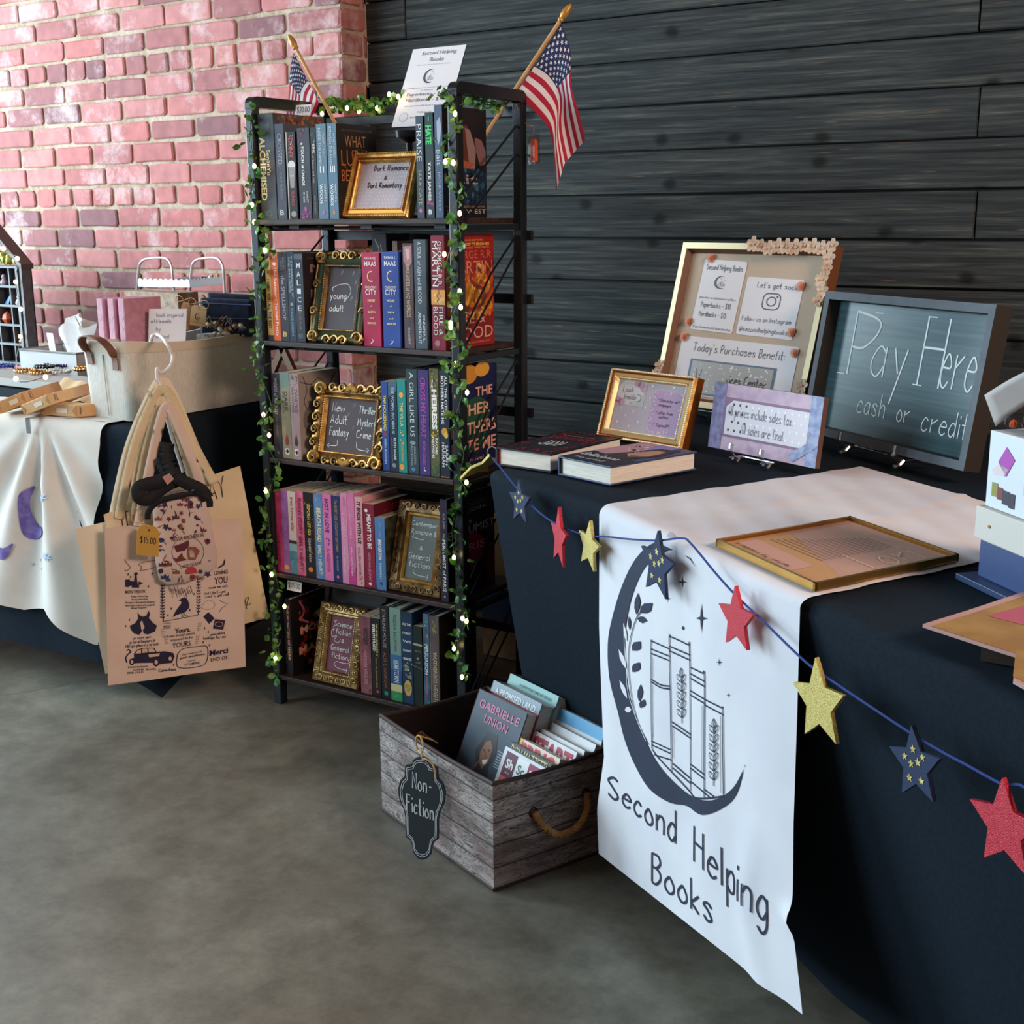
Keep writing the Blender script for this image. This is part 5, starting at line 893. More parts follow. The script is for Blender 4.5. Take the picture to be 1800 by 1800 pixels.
# ------------------------------------------------------------------ felt star bunting
def FP(x, y, off):
    if x < 1060: return atp(x, y, B_+nAB*off, nAB)
    return atp(x, y, B_+nBC*off, nBC)
GLR = mat('red_glitter', '#a8142c', .35, .25, col2='#d63a4c', sc=1300, det=1, ramp=(.45, .6), bump=.5, bsc=1300)
GLG = mat('gold_glitter', '#a08a3c', .32, .45, col2='#e6d68a', sc=1300, det=1, ramp=(.45, .62), bump=.5, bsc=1300)
NAVY = mat('navy_felt', '#1f2f50', .8, bump=.1, bsc=300)
def bunting():
    t = thing('star_bunting', 'blue cord bunting of red, gold and navy felt stars along the right table', 'bunting', FP(1060, 900, .02))
    pts = [FP(x, y, .03) for x, y in ((866, 806), (880, 822), (912, 862), (945, 898), (985, 925), (1035, 942))]+[FP(x, y, .03) for x, y in ((1062, 943), (1110, 948), (1158, 950), (1198, 946), (1215, 956), (1260, 1010), (1295, 1048), (1350, 1100), (1410, 1158), (1450, 1188), (1580, 1275), (1650, 1318), (1700, 1345), (1760, 1378), (1830, 1410))]+[C_+dBC*.62+nBC*.04+V((0, 0, -.17)), C_+dBC*.8+nBC*.035+V((0, 0, -.08)), E_+nBC*.02+V((0, 0, -.012))]
    mb = MB(); mb.tube(crom(pts, 5), .0016, mat('blue_cord', '#1f3a80', .7), 6); mb.build('cord', t, smooth=True)
    def st(cx, cy, w, h, m, dots, yaw=0, rot=0, lean=0):
        c = FP(cx, cy, .034); nn = nAB if cx < 1060 else nBC; dd = dAB if cx < 1060 else dBC
        k = FP(cx+10, cy, .034); R = h/2/((proj_y(c, cx, cy)))
        u = dd*math.cos(yaw)+nn*math.sin(yaw); v = V((0, 0, 1))*math.cos(lean)+nn*math.sin(lean)
        u2 = u*math.cos(rot)+v*math.sin(rot); v2 = -u*math.sin(rot)+v*math.cos(rot)
        f = Fr(c-u2*R-v2*R, u2*2*R, v2*2*R); mb = MB()
        mb.prism(star2(.5, .47, .53, .47), f, -.003, .003, m)
        if dots:
            for x, y in ((.5, .68), (.32, .56), (.44, .48), (.58, .52), (.68, .6), (.38, .28), (.62, .28)): mb.pg(f, star2(x, y, .062, .45), GLG, .0036)
        o = mb.build('star', t, bevel=.0008); o['label'] = {GLR: 'red glitter star', GLG: 'gold glitter star', NAVY: 'navy star with small gold stars'}[m]
    def proj_y(c, cx, cy):                           # pixels per metre at that point
        return FPX/((c-CAM).dot(FW))
    st(915, 880, 32, 78, NAVY, True, .08, .05); st(984, 942, 30, 106, GLR, False, .33, .0); st(1037, 957, 45, 90, GLG, False, .2, -.1)
    st(1157, 990, 75, 120, NAVY, True, 0, -.03); st(1296, 1085, 66, 114, GLR, False, 0, .1); st(1441, 1230, 110, 152, GLG, False, 0, .18); st(1611, 1340, 104, 134, NAVY, True, 0, .22); st(1768, 1448, 136, 168, GLR, False, 0, .15)
    # first star folded over the table corner
    o = atz(812, 836, .66); e = atz(872, 797, .716); d = (e-o).normalized(); s = d.cross(V((0, 0, 1))).normalized()*-1; f = Fr(o-s*.022, d*(e-o).length, s*.05+V((0, 0, -.018)))
    mb = MB(); mb.prism([(0, .3), (.4, .55), (.55, 1), (.7, .6), (1, .75), (.92, .4), (1, 0), (.7, .2), (.45, .02)], f, -.003, .003, GLG); mb.build('star', t, bevel=.0008)['label'] = 'gold glitter star folded over the corner'
    mb = MB(); c = atz(866, 797, .715); mb.tube([c+V((.014*math.cos(a), 0, .014*math.sin(a)))+dAB*.0 for a in [k*.35 for k in range(17)]], .0012, mat('chrome_wire', '#c9ccd2', .2, .9), 6); mb.build('hook', t, smooth=True)
bunting()
# ------------------------------------------------------------------ two hardbacks lying on the table
def flatbook(label, FL, FR_, D, th, cov, pages, topart, edge=None, rough=.4, z=ZT+.004, FR_d=None, W=None):
    o = atz(*FL, z); r = atz(*FR_, z); u = (r-o); W = W or u.length; u.normalize(); v = V((-u.y, u.x, 0)); t = thing('book', label, 'book', o, 'hardbacks lying on the right table')
    fr = lambda q: o+u*q.x+v*q.y+V((0, 0, q.z)); cm = cov; mb = MB(); h = .003
    mb.box((0, 0, 0), (W, D, h), cm, fr); mb.box((0, 0, th-h), (W, D, th), cm, fr); mb.box((-.001, 0, 0), (h, D, th), cm, fr)
    topart(mb, Fr(o+V((0, 0, th)), u*W, v*D)); mb.build('cover', t, bevel=.001)
    mb = MB(); mb.box((h, .004, h), (W-.004, D-.004, th-h), pages, fr); mb.build('pages', t)
    if edge:
        mb = MB(); mb.box((h, .0035, h), (h+.006, .006, th-h), edge, fr); mb.build('head_band', t)
def top1(mb, f):
    R1, R2 = ink('#a82038'), ink('#7e1a2c'); q = random.Random(4)
    for k in range(150):
        s = q.choice('lrtb'); a = q.uniform(.05, .95); b = abs(q.gauss(0, .06))+.05
        x, y = (b, a) if s == 'l' else (1-b, a) if s == 'r' else (a, 1-b*.7) if s == 't' else (a, b*.7); r = q.uniform(.008, .02)
        mb.pg(f, [(x+r*1.4*math.cos(t), y+r*math.sin(t)) for t in (0, 1.3, 2.4, 3.6, 4.9)], q.choice((R1, R2)))
    mb.text('A FOREST OF WISHES', f, .2, .78, .76, .785, ink('#b9a0a4'), z=.001); mb.text('LIGHTLARK', f, .14, .86, .6, .72, R1, z=.001)
    for x in (.36, .43, .5, .57, .64): mb.ribbon([(x, .3), (x+.02, .42), (x-.01, .5)], .003, ink('#d9d4d6'), f, .001)
    mb.ribbon(crom([(.3, .36), (.42, .3), (.55, .42), (.7, .36)], 5), .003, ink('#d9d4d6'), f, .001)
flatbook('black hardback with red vine border lying at the left end of the right table', (872, 817), (968, 831), .245, .036, mat('cov_black', '#211e24', .4), WHITEPAGE, top1, ink('#7e2028'))
def top2(mb, f):
    art(mb, f, [('g', [(0, 0), (1, 0), (1, .3), (0, .42)], '#2a2c3a'), ('g', [(0, .4), (.3, .36), (.45, .6), (.3, 1), (0, 1)], '#b48a96'), ('g', [(.3, 1), (.4, .7), (.7, .8), (.75, 1)], '#8d84b8'), ('g', [(.35, .4), (.55, .85), (.85, .9), (.95, .6), (.8, .3)], '#3a2f36'), ('g', [(.48, .5), (.62, .78), (.8, .76), (.84, .52), (.66, .4)], '#b98a72'), ('g', [(.6, .47), (.72, .5), (.74, .46), (.64, .43)], '#8a4a44'), ('x', .02, .6, .6, .98, 30, 3, ['#c9a0aa', '#9a8fc0', '#d9c4c8'], .06), ('s', 'Belladonna', .08, .75, .2, .1, '#dfe2e8', .0022), ('s', 'the artist', .15, .7, .08, .06, '#c9ccd8', .0016)])
flatbook('blue edged hardback with a painted face cover lying right of the black hardback', (981, 834.5), (1075, 855), .232, .036, mat('cov_slate', '#39476a', .35), WHITEPAGE, top2, ink('#1c1c24'), W=.142)
# ------------------------------------------------------------------ signs and frames on the right table
def placed(o, deg, W, H, th):
    u = V((math.cos(math.radians(deg)), math.sin(math.radians(deg)), 0)); back = V((-u.y, u.x, 0))
    return leaning(V(o), u, W, H, math.radians(th), back), back
def easel(label, f, back, W=.1, hgt=.11, th=.02):
    """clear two-legged display easel: hooks at the front, curved feet, rear leg"""
    ac = clear('acrylic', '#e6eef0', .2, 1.5, .42); b0 = f.p(.5, 0, 0); z0 = ZT+.006; t = thing('display_easel', label, 'easel', V((b0.x, b0.y, z0)), 'clear easels on the right table')
    u = f.u.normalized(); fwd = -back
    lean = f.v.dot(back)/f.v.z
    for s in (-1, 1):
        c = V((b0.x, b0.y, 0))+u*(s*W/2); zl = f.o.z-.004
        P = lambda d, z: c+fwd*d+V((0, 0, z))
        pts = [P(.034, zl+.028), P(.036, zl+.012), P(.028, zl), P(.014, zl-.003), P(-.004, zl-.002), P(-th-.008, zl+.004), P(-th-.018-hgt*.4*lean, zl+hgt*.4), P(-th-.018-hgt*lean, zl+hgt)]
        mb = MB(); mb.tube(crom(pts, 5), .005, ac, 8); mb.tube(crom([P(.012, zl-.003), P(.022, zl-.012), P(.03, z0+.006), P(.036, z0+.0045)], 4), .0052, ac, 8); mb.tube(crom([P(-.006, zl), P(-.03, z0+.012), P(-.06, z0+.0045)], 4), .0048, ac, 8); mb.build('foot', t, smooth=True)
    mb = MB(); mb.tube([V((b0.x, b0.y, f.o.z-.006))+u*(-W/2), V((b0.x, b0.y, f.o.z-.006))+u*(W/2)], .003, ac, 8); mb.build('cross_bar', t, smooth=True)
# big pin board frame
PALEGOLD = mat('pale_gold', '#e0d2a6', .4, .25); ROSE = mat('peach_rose', '#e59a78', .6, col2='#d98a68', sc=60); CREAMFLOWER = mat('cream_flower', '#dcc6b0', .6, col2='#c9a88c', sc=40)
LINEN = mat('beige_linen', '#c9b6a2', .9, bump=.1, bsc=300)
def flower(mb, c, n, r, m, u, v, petals=5):
    for k in range(petals):
        a = 2*PI*k/petals+.3; d = u*math.cos(a)+v*math.sin(a); e = d.cross(n)
        P = [c, c+d*r*.5+e*r*.42+n*r*.25, c+d*r*.95+e*r*.3+n*r*.3, c+d*r*1.05+n*r*.22, c+d*r*.95-e*r*.3+n*r*.3, c+d*r*.5-e*r*.42+n*r*.25, c+d*r*.6+n*r*.12]
        mb.add(P, [(0, 1, 6), (1, 2, 6), (2, 3, 6), (3, 4, 6), (4, 5, 6), (5, 0, 6)], m)
    mb.ball(c+n*r*.2, r*.2, m, 6, 4)
def rose(mb, c, n, r, m, u, v):
    for k, (rr, h) in enumerate(((1, .15), (.75, .4), (.5, .6), (.28, .75))):
        pts = [c+(u*math.cos(a)+v*math.sin(a))*rr*r*(1+.1*math.sin(3*a+k))+n*(h*r) for a in [i*PI/5+k*.5 for i in range(10)]]
        b = [c+(p-c-n*(h*r))*.55 for p in pts]
        mb.add(pts+b, [(i, (i+1) % 10, 10+(i+1) % 10, 10+i) for i in range(10)]+[tuple(range(10))], m)
def corkboard():
    f, back = placed((-1.468, 2.765, .742), -16.5, .445, .388, 14.5); t = thing('pin_board', 'large cream gold frame with beige pin board, white notices and cream flowers', 'framed board', f.o)
    DK = mat('frame_brown', '#6a4026', .5); g = frame_parts(t, f, [(0, .012, PALEGOLD), (.014, .012, PALEGOLD), (.0145, .012, DK), (.022, -.004, DK)], DK, LINEN, None, th=.022)
    I = ink('#4d5064')
    def note(x0, x1, y0, y1, rot, fn, lab):
        w = g.sub(x0, x1, y0, y1, .0012); w = Fr(w.o, w.u*math.cos(rot)+w.v.normalized()*(w.u.length*math.sin(rot)), w.v*math.cos(rot)-w.u.normalized()*(w.v.length*math.sin(rot)))
        mb = MB(); mb.prism([(.03, 0), (.97, 0), (1, .02), (1, .98), (.97, 1), (.03, 1), (0, .98), (0, .02)], w, -.0006, 0, WHITECARD); fn(mb, w); o = mb.build('notice_card', t); o['label'] = lab
    def n1(mb, w):
        mb.hand('Second Helping Books', w, .08, .93, .86, .075, I, .0012); emblem(mb, w, .5, .69, .16, I, .0008, .58)
        mb.hand('unless otherwise noted prices are as follows', w, .06, .92, .45, .03, I, .0006); mb.hand('Paperbacks - $10', w, .14, .84, .33, .07, I, .0012); mb.hand('Hardbacks - $15', w, .14, .78, .2, .07, I, .0012); mb.hand('all purchases benefit local charities', w, .05, .95, .03, .035, I, .0007)
    def n2(mb, w):
        mb.hand("Let's get social!", w, .2, .97, .83, .09, I, .0013); mb.hand('Follow us on Instagram', w, .05, .92, .25, .08, I, .0011); mb.hand('@secondhelpingbooks', w, .05, .9, .07, .08, I, .0011)
        def rr(x0, x1, y0, y1, r): 
            out = []
            for cx, cy, a0 in ((x1-r, y1-r*1.0, 0), (x0+r, y1-r, 90), (x0+r, y0+r, 180), (x1-r, y0+r, 270)): out += [(cx+r*math.cos(math.radians(a0+k*30)), cy+r*math.sin(math.radians(a0+k*30))) for k in range(4)]
            return out+[out[0]]
        mb.ribbon(rr(.36, .66, .47, .74, .08), .0026, I, w); mb.ribbon([(.51+.08*math.cos(k*PI/8), .605+.075*math.sin(k*PI/8)) for k in range(17)], .0026, I, w); mb.disc(w, .6, .69, .016, .016, I, .0008, 8)
    def n3(mb, w):
        mb.hand("Today's Purchases Benefit:", w, .12, .9, .76, .14, I, .0016)
        mb.rect(w, .12, .86, .02, .62, ink('#56708c'), .0008); mb.rect(w, .14, .84, .05, .59, mat('dotted_grey', '#a9a8a6', .35), .0012)
        q = random.Random(2)
        for _ in range(90): x, y = q.uniform(.16, .82), q.uniform(.08, .56); mb.disc(w, x, y, .008, .014, ink('#e9ecef'), .0016, 6)
        mb.hand('vices Center', w, .46, .8, .26, .16, '#26262e', .002, .002)
        mb.hand('W', w, .19, .24, .3, .16, '#6a7a8a', .0016, .002)
    note(.1, .43, .47, .96, -.03, n1, 'white shop price notice'); note(.46, .87, .46, .85, -.02, n2, 'white social media notice'); note(.05, .93, .02, .42, -.01, n3, 'wide white benefit notice')
    for x, y in ((.16, .965), (.08, .52), (.86, .8), (.86, .5), (.07, .41), (.91, .37)):
        mb = MB(); rose(mb, g.p(x, y, .003), g.n, .011, ROSE, g.u.normalized(), g.v.normalized()); mb.build('rose_pin', t)
    q = random.Random(6); cnt = 0
    for x, y, r in [(.5+.055*k, .985+q.uniform(-.015, .012), q.uniform(.011, .016)) for k in range(10)]+[(.985+q.uniform(-.015, .01), .92-.06*k, q.uniform(.01, .015)) for k in range(5)]+[(.0+q.uniform(-.01, .02), .22-.05*k, .012) for k in range(4)]+[(.06+.05*k, .01+q.uniform(-.02, .01), .012) for k in range(5)]+[(.985, .2-.06*k, .012) for k in range(3)]:
        mb = MB(); flower(mb, f.p(x, y, .013), f.n, r*1.25, CREAMFLOWER, f.u.normalized(), f.v.normalized()); mb.build('cream_flower', t)
    easel('clear easel carrying the large cream gold frame', f, back, .22, .16, .026)
corkboard()
def lookinside():
    f, back = placed((-1.438, 2.444, ZT+.003), -13.2, .242, .156, 18); t = thing('picture_frame', 'small gold beaded frame with purple card and handwriting, behind the two hardbacks', 'picture frame', f.o)
    AM = mat('amber_gold', '#b8662a', .3, .8); PB_ = mat('pale_gold_bead', '#f2e6bc', .3, .35); LG = mat('light_gold', '#e8cc90', .35, .4)
    def pf(mb, g):
        I = ink('#57505e'); mb.rect(g, .0, .42, .5, 1, ink('#b9c4c6'), .0006); mb.disc(g, .2, .78, .19, .26, ink('#d4d6de'), .0009, 20)
        for x, y in ((.33, .93), (.38, .86), (.28, .95), (.04, .6), (.1, .57), (.03, .53)): mb.disc(g, x, y, .05, .065, ink('#c9a0bc'), .0012, 10)
        mb.hand('Look', g, .08, .24, .77, .1, I, .001, .0014); mb.hand('Inside', g, .12, .3, .63, .1, I, .001, .0014); mb.ribbon(crom([(.3, .74), (.36, .72), (.36, .62), (.26, .58), (.22, .54)], 5), .001, I, g, .0014)
        q = random.Random(3); mb.rect(g, .55, .97, .04, .86, ink('#b79cc6'), .0006)
        for _ in range(150):
            s = q.random(); a = q.random(); x, y = (.55+abs(q.gauss(0, .025)), .04+.82*a) if s < .33 else (.97-abs(q.gauss(0, .025)), .04+.82*a) if s < .66 else (.55+.42*a, .86-abs(q.gauss(0, .03))) if s < .83 else (.55+.42*a, .04+abs(q.gauss(0, .03)))
            mb.disc(g, x, y, .006, .009, ink('#f0e6ea'), .0012, 6)
        for s, x0, x1, y in (('* Character art', .62, .92, .66), ('endpages', .64, .82, .57), ('* Letter from', .62, .86, .42), ('author', .68, .82, .34), ('* Signed!!!!', .62, .85, .18)): mb.hand(s, g, x0, x1, y, .06, I, .0009, .0014)
        for x, y in ((.5, .93), (.8, .95), (.5, .7), (.46, .5), (.3, .4), (.12, .44), (.2, .3), (.4, .2), (.1, .16), (.28, .1)): mb.pg(g, [(x, y-.03), (x+.014, y), (x, y+.04), (x-.014, y)], ink('#f4f0e6'), .001)
    g = frame_parts(t, f, [(0, .002, GOLD), (.004, .01, AM), (.009, .006, LG), (.015, .008, LG), (.019, .003, LG), (.022, -.002, GOLD)], AM, mat('pale_lilac_paper', '#bdb9c9', .6), pf, bead=[(.003, .0028, .0046, PB_), (.0195, .0018, .0036, PB_)], th=.02)
    strut(t, f, back, ink('#2a211c'))
lookinside()
def pricesign():
    f, back = placed((-1.141, 2.383, ZT+.018), -22.1, .297, .134, 7); t = thing('price_sign', 'small purple striped sign saying all sales are final, on a clear easel', 'sign', f.o)
    mb = MB(); P1 = mat('lilac_crackle', '#b79ab6', .5, col2='#c9b0c4', sc=40); mb.prism([(0, 0), (1, 0), (1, 1), (0, 1)], f, -.012, 0, P1, mat('sign_edge', '#5d4038', .5))
    mb.rect(f, 0, 1, .2, .8, ink('#8a6584'), .0004); mb.rect(f, 0, .12, .0, 1, mat('blue_floral', '#6a6a94', .5, col2='#8a86b4', sc=70), .0007); mb.rect(f, .9, 1, 0, 1, mat('blue_floral2', '#7d8ab4', .5, col2='#a0aed0', sc=70), .0007)
    mb.pg(f, [(.14, .24), (.9, .24), (.9, .76), (.2, .76), (.14, .66)], ink('#dcd9e4'), .001)
    for i in range(12):
        for j in range(4): mb.disc(f, .18+.06*i+.03*(j % 2), .31+.13*j, .01, .022, ink('#f4f4f8') if i > 2 else ink('#3a3540'), .0013, 8)
    mb.hand('All prices include sales tax.', f, .16, .76, .53, .15, '#54546a', .001, .0017); mb.hand('All sales are final.', f, .3, .7, .29, .15, '#54546a', .001, .0017)
    mb.pg(f, [(.8, .02), (1, .3), (1, .46), (.76, .12)], mat('blue_floral2', '#7d8ab4', .5), .0016)
    mb.build('panel', t); easel('clear easel carrying the small purple striped sign', f, back, .085, .07, .014)
pricesign()
def chalk():
    f, back = placed((-1.018, 2.61, ZT+.03), -33.7, .503, .298, 9); t = thing('chalkboard_sign', 'grey framed chalkboard sign reading pay here, cash or credit', 'sign', f.o)
    GF = mat('grey_frame', '#4a545e', .5, col2='#525c66', sc=30); DK = mat('frame_inner', '#2a2622', .5); CB = mat('chalkboard', '#3a565e', .3, col2='#48666e', sc=3, st=(1, 1, 40), bump=.04, spec=.6)
    def pf(mb, g):
        C = ink('#e4eef0', .9)
        def word(s, x0, x1, y, h, w, sl=0, x=0): mb.hand(s, g, x0, x1, y, h, C, w, .0008)
        word('P', .1, .3, .44, .5, .0045); word('ay', .28, .52, .46, .42, .0038); word('H', .585, .74, .45, .5, .0042); word('ere', .735, .93, .46, .44, .0036)
        for x, y in ((.08, .44), (.28, .94), (.6, .45), (.62, .95)): mb.ribbon([(x-.015, y), (x+.04, y)], .002, C, g, .0009)
        word('cash', .25, .44, .16, .17, .0024); word('or', .52, .6, .16, .16, .0024); word('credit', .68, .95, .13, .18, .0024)
    frame_parts(t, f, [(0, .014, GF), (.016, .014, GF), (.0165, .014, DK), (.018, -.014, DK)], DK, CB, pf, th=.024); easel('clear easel carrying the chalkboard sign', f, back, .17, .13, .028)
chalk()
# brass and glass floating frame lying on the runner
def glassframe():
    z = ZT+.008; P = [atz(x, y, z) for x, y in ((1432, 1040), (1258, 960), (1507, 925), (1685, 987))]   # near, left, far, right
    o = P[1]; u = P[0]-P[1]; v = P[2]-P[1]; f = Fr(o, v, u); f = Fr(P[0], P[3]-P[0], P[1]-P[0]); t = thing('glass_frame', 'flat brass and glass frame with a letter inside, lying on the white runner', 'picture frame', f.o)
    BR = mat('brass', '#b98f4a', .25, .9); W, H = f.u.length, f.v.length; mb = MB(); e = .005
    for a, b in (((0, 0), (1, e/H)), ((0, 1-e/H), (1, 1)), ((0, 0), (e/W, 1)), ((1-e/W, 0), (1, 1))): mb.prism([(a[0], a[1]), (b[0], a[1]), (b[0], b[1]), (a[0], b[1])], f, 0, .011, BR)
    mb.build('brass_border', t)
    mb = MB(); mb.prism([(.02, .02), (.98, .02), (.98, .98), (.02, .98)], f, .008, .0095, clear('thin_glass', '#fff6f0', .04, 1.22)); mb.build('glass_pane', t)
    mb = MB(); g = f.sub(.02, .98, .02, .98, .005); mb.prism([(0, 0), (1, 0), (1, 1), (0, 1)], g, -.001, 0, mat('letter_paper', '#bdb6bc', .8, col2='#c6bfc4', sc=6))
    mb.pg(g, [(.04, .98), (.5, .98), (.2, .03), (.02, .03)], ink('#c9bb9c'), .0006); mb.pg(g, [(.03, .3), (.1, .95), (.24, .95), (.2, .3)], ink('#d0c3c9'), .0009)
    for k in range(16): mb.ribbon([(.3+.035*k, .9-.02*k), (.3+.035*k, .35)], .0012, ink('#7a686c'), g, .0012)
    g2 = Fr(g.p(.1, .35), g.v*.6, -g.u*.12); mb.hand('Commemorative', g2, .02, .98, .55, .3, '#6a5a68', .001, .0014); mb.hand('letter to readers', g2, .02, .98, .1, .3, '#6a5a68', .001, .0014)
    mb.hand('Lori', g, .45, .85, .08, .3, '#f4eeee', .0022, .0014)
    mb.build('letter', t)
glassframe()
# stacked gift boxes at the right end of the table
def corner_box(label, name, px, z0, dirdeg, W, D, H, m, cat='box', group=None):
    o = atz(*px, z0) if not isinstance(px, V) else px; u = V((math.cos(math.radians(dirdeg)), math.sin(math.radians(dirdeg)), 0)); v = V((-u.y, u.x, 0))
    return o, u, v, (lambda q: o+u*q.x+v*q.y+V((0, 0, q.z)))
o, u, v, fr = corner_box('', '', (1718, 1012), ZT+.012, -43, 0, 0, 0, None)
t = thing('gift_box', 'deep blue gift box with a cream lid band at the right end of the table', 'box', o)
BLU = mat('blue_card', '#2c4374', .5); CRM = mat('cream_card', '#cfcac2', .6)
mb = MB(); mb.box((-.02, -.02, -.0085), (.24, .17, 0), mat('blue_base', '#33466c', .4), fr); mb.build('base', t, bevel=.001)
mb = MB(); mb.box((0, 0, 0), (.22, .15, .075), BLU, fr); mb.build('body', t, bevel=.002)
mb = MB(); mb.box((-.006, -.006, .052), (.226, .156, .096), CRM, fr); mb.disc(Fr(o-v*.0065+V((0, 0, .052)), u*.232, V((0, 0, .044))), .12, .5, .012, .05, mat('brass', '#b98f4a', .25, .9)); mb.build('lid', t, bevel=.002)
t = thing('printed_box', 'white printed box with magenta card picture standing on the cream lidded gift box', 'box', fr(V((.02, .02, .0965))))
PB = fr(V((.002, .002, .0965))); fb = lambda q: PB+u*q.x+v*q.y+V((0, 0, q.z))
mb = MB(); mb.box((0, 0, 0), (.16, .1, .1), mat('glossy_white', '#d5dde6', .35), fb); f = Fr(PB-v*.0003, u*.16, V((0, 0, .1)))
for im in [('g', [(.14, .62), (.24, .84), (.36, .7), (.26, .46)], '#a83aa6'), ('g', [(.06, .5), (.16, .6), (.28, .56), (.24, .46), (.1, .44)], '#d9c9d0'), ('r', .08, .16, .16, .34, '#8a8a3a'), ('r', .16, .23, .14, .3, '#7a2f34'), ('r', .23, .32, .1, .28, '#2a2a38'), ('r', .32, .4, .08, .27, '#2a2438'), ('r', .5, .9, .3, .8, '#b9c4d4')]: art(mb, f, [im])
mb.build('carton', t, bevel=.001)
mb = MB(); GB = mat('black_foil_mix', '#22222a', .3, .4, col2='#4a4a52', sc=80); q = random.Random(5)
for k in range(60): mb.ball(fb(V((q.uniform(.01, .15), q.uniform(.01, .09), .104+q.uniform(0, .014)))), q.uniform(.004, .008), q.choice((GB, GB, GB, ink('#d9902c'), ink('#c9582c'), ink('#a9a9b0'))), 6, 4)
single(mb, 'decor_filling', 'black shredded filling with orange flecks spilling from the white printed box', 'filling', fb(V((.08, .05, .119))), kind=None) if False else tag(single(mb, 'shredded_filling', 'black shredded filling with orange flecks on top of the white printed box', 'filling', fb(V((.08, .05, .101)))), None, None, None, 'stuff')
# pale ribbon loop, violet bottle and the edge of a gold wreath beyond it
p0 = atp(1712, 745, fb(V((.0, .0, .12))), FW); mb = MB(); a, b = fb(V((.0, .01, .122))), fb(V((.14, .03, .168)))
mb.grid(lambda x, y: a.lerp(b, x)+V((0, 0, .025*math.sin(x*2.4)))+(v*.02+V((0, 0, -.042)))*(y-.5)*(1-.35*x)-u*.02*(1-x), 12, 5, mat('pale_ribbon', '#b9b3b0', .6, col2='#a59e9c', sc=8))
single(mb, 'ribbon', 'wide pale grey ribbon end lying across the top of the white printed box', 'ribbon', a, solid=.0015, smooth=True)
PG = fr(V((.18, .09, .0965))); t = thing('bottle', 'violet bottle with copper wrap behind the white printed box, cut by the photo edge', 'bottle', PG)
mb = MB(); mb.lathe([(.028, 0), (.03, .004), (.03, .16), (.026, .19), (.012, .22), (.011, .25)], PG, mat('violet_glass', '#5d4a7c', .2), 20); mb.build('body', t, smooth=True)
mb = MB(); mb.lathe([(.0125, .222), (.013, .25), (.013, .29), (.011, .3)], PG, mat('copper_foil', '#a8683c', .4, .6, col2='#d9a66a', sc=90, bump=.6), 16); mb.build('foil', t, smooth=True)
# die cut card sign overhanging the front edge
z = ZT+.03; pts = [(1622, 1097), (1700, 1073), (1830, 1030), (1900, 1200), (1830, 1215), (1800, 1205), (1781, 1195), (1786, 1150), (1760, 1142)]
P = [atz(x, y, z) for x, y in pts]; t = thing('card_sign', 'die cut tan card with pink border at the table\'s right end', 'card', P[0]); I0 = Fr((0, 0, z), (1, 0, 0), (0, 1, 0))
mb = MB(); mb.prism([(p.x, p.y) for p in P], I0, -.004, 0, mat('pink_border', '#b08a86', .6)); c = sum(P, V((0, 0, 0)))/len(P); Q = [p.lerp(c, .1) for p in P]
mb.poly([p+V((0, 0, .0004)) for p in Q], mat('tan_card', '#9c7c48', .7, col2='#8a6a3a', sc=14)); R_ = [atz(x, y, z+.0008) for x, y in ((1735, 1082), (1860, 1048), (1880, 1120))]; mb.poly(R_, ink('#a8485c')); mb.build('card', t)
mb = MB(); c2 = atz(1850, 1110, z); mb.box((c2.x-.06, c2.y-.06, ZT+.002), (c2.x+.05, c2.y+.05, z-.0045), ink('#3a2f28')); mb.build('riser', t)
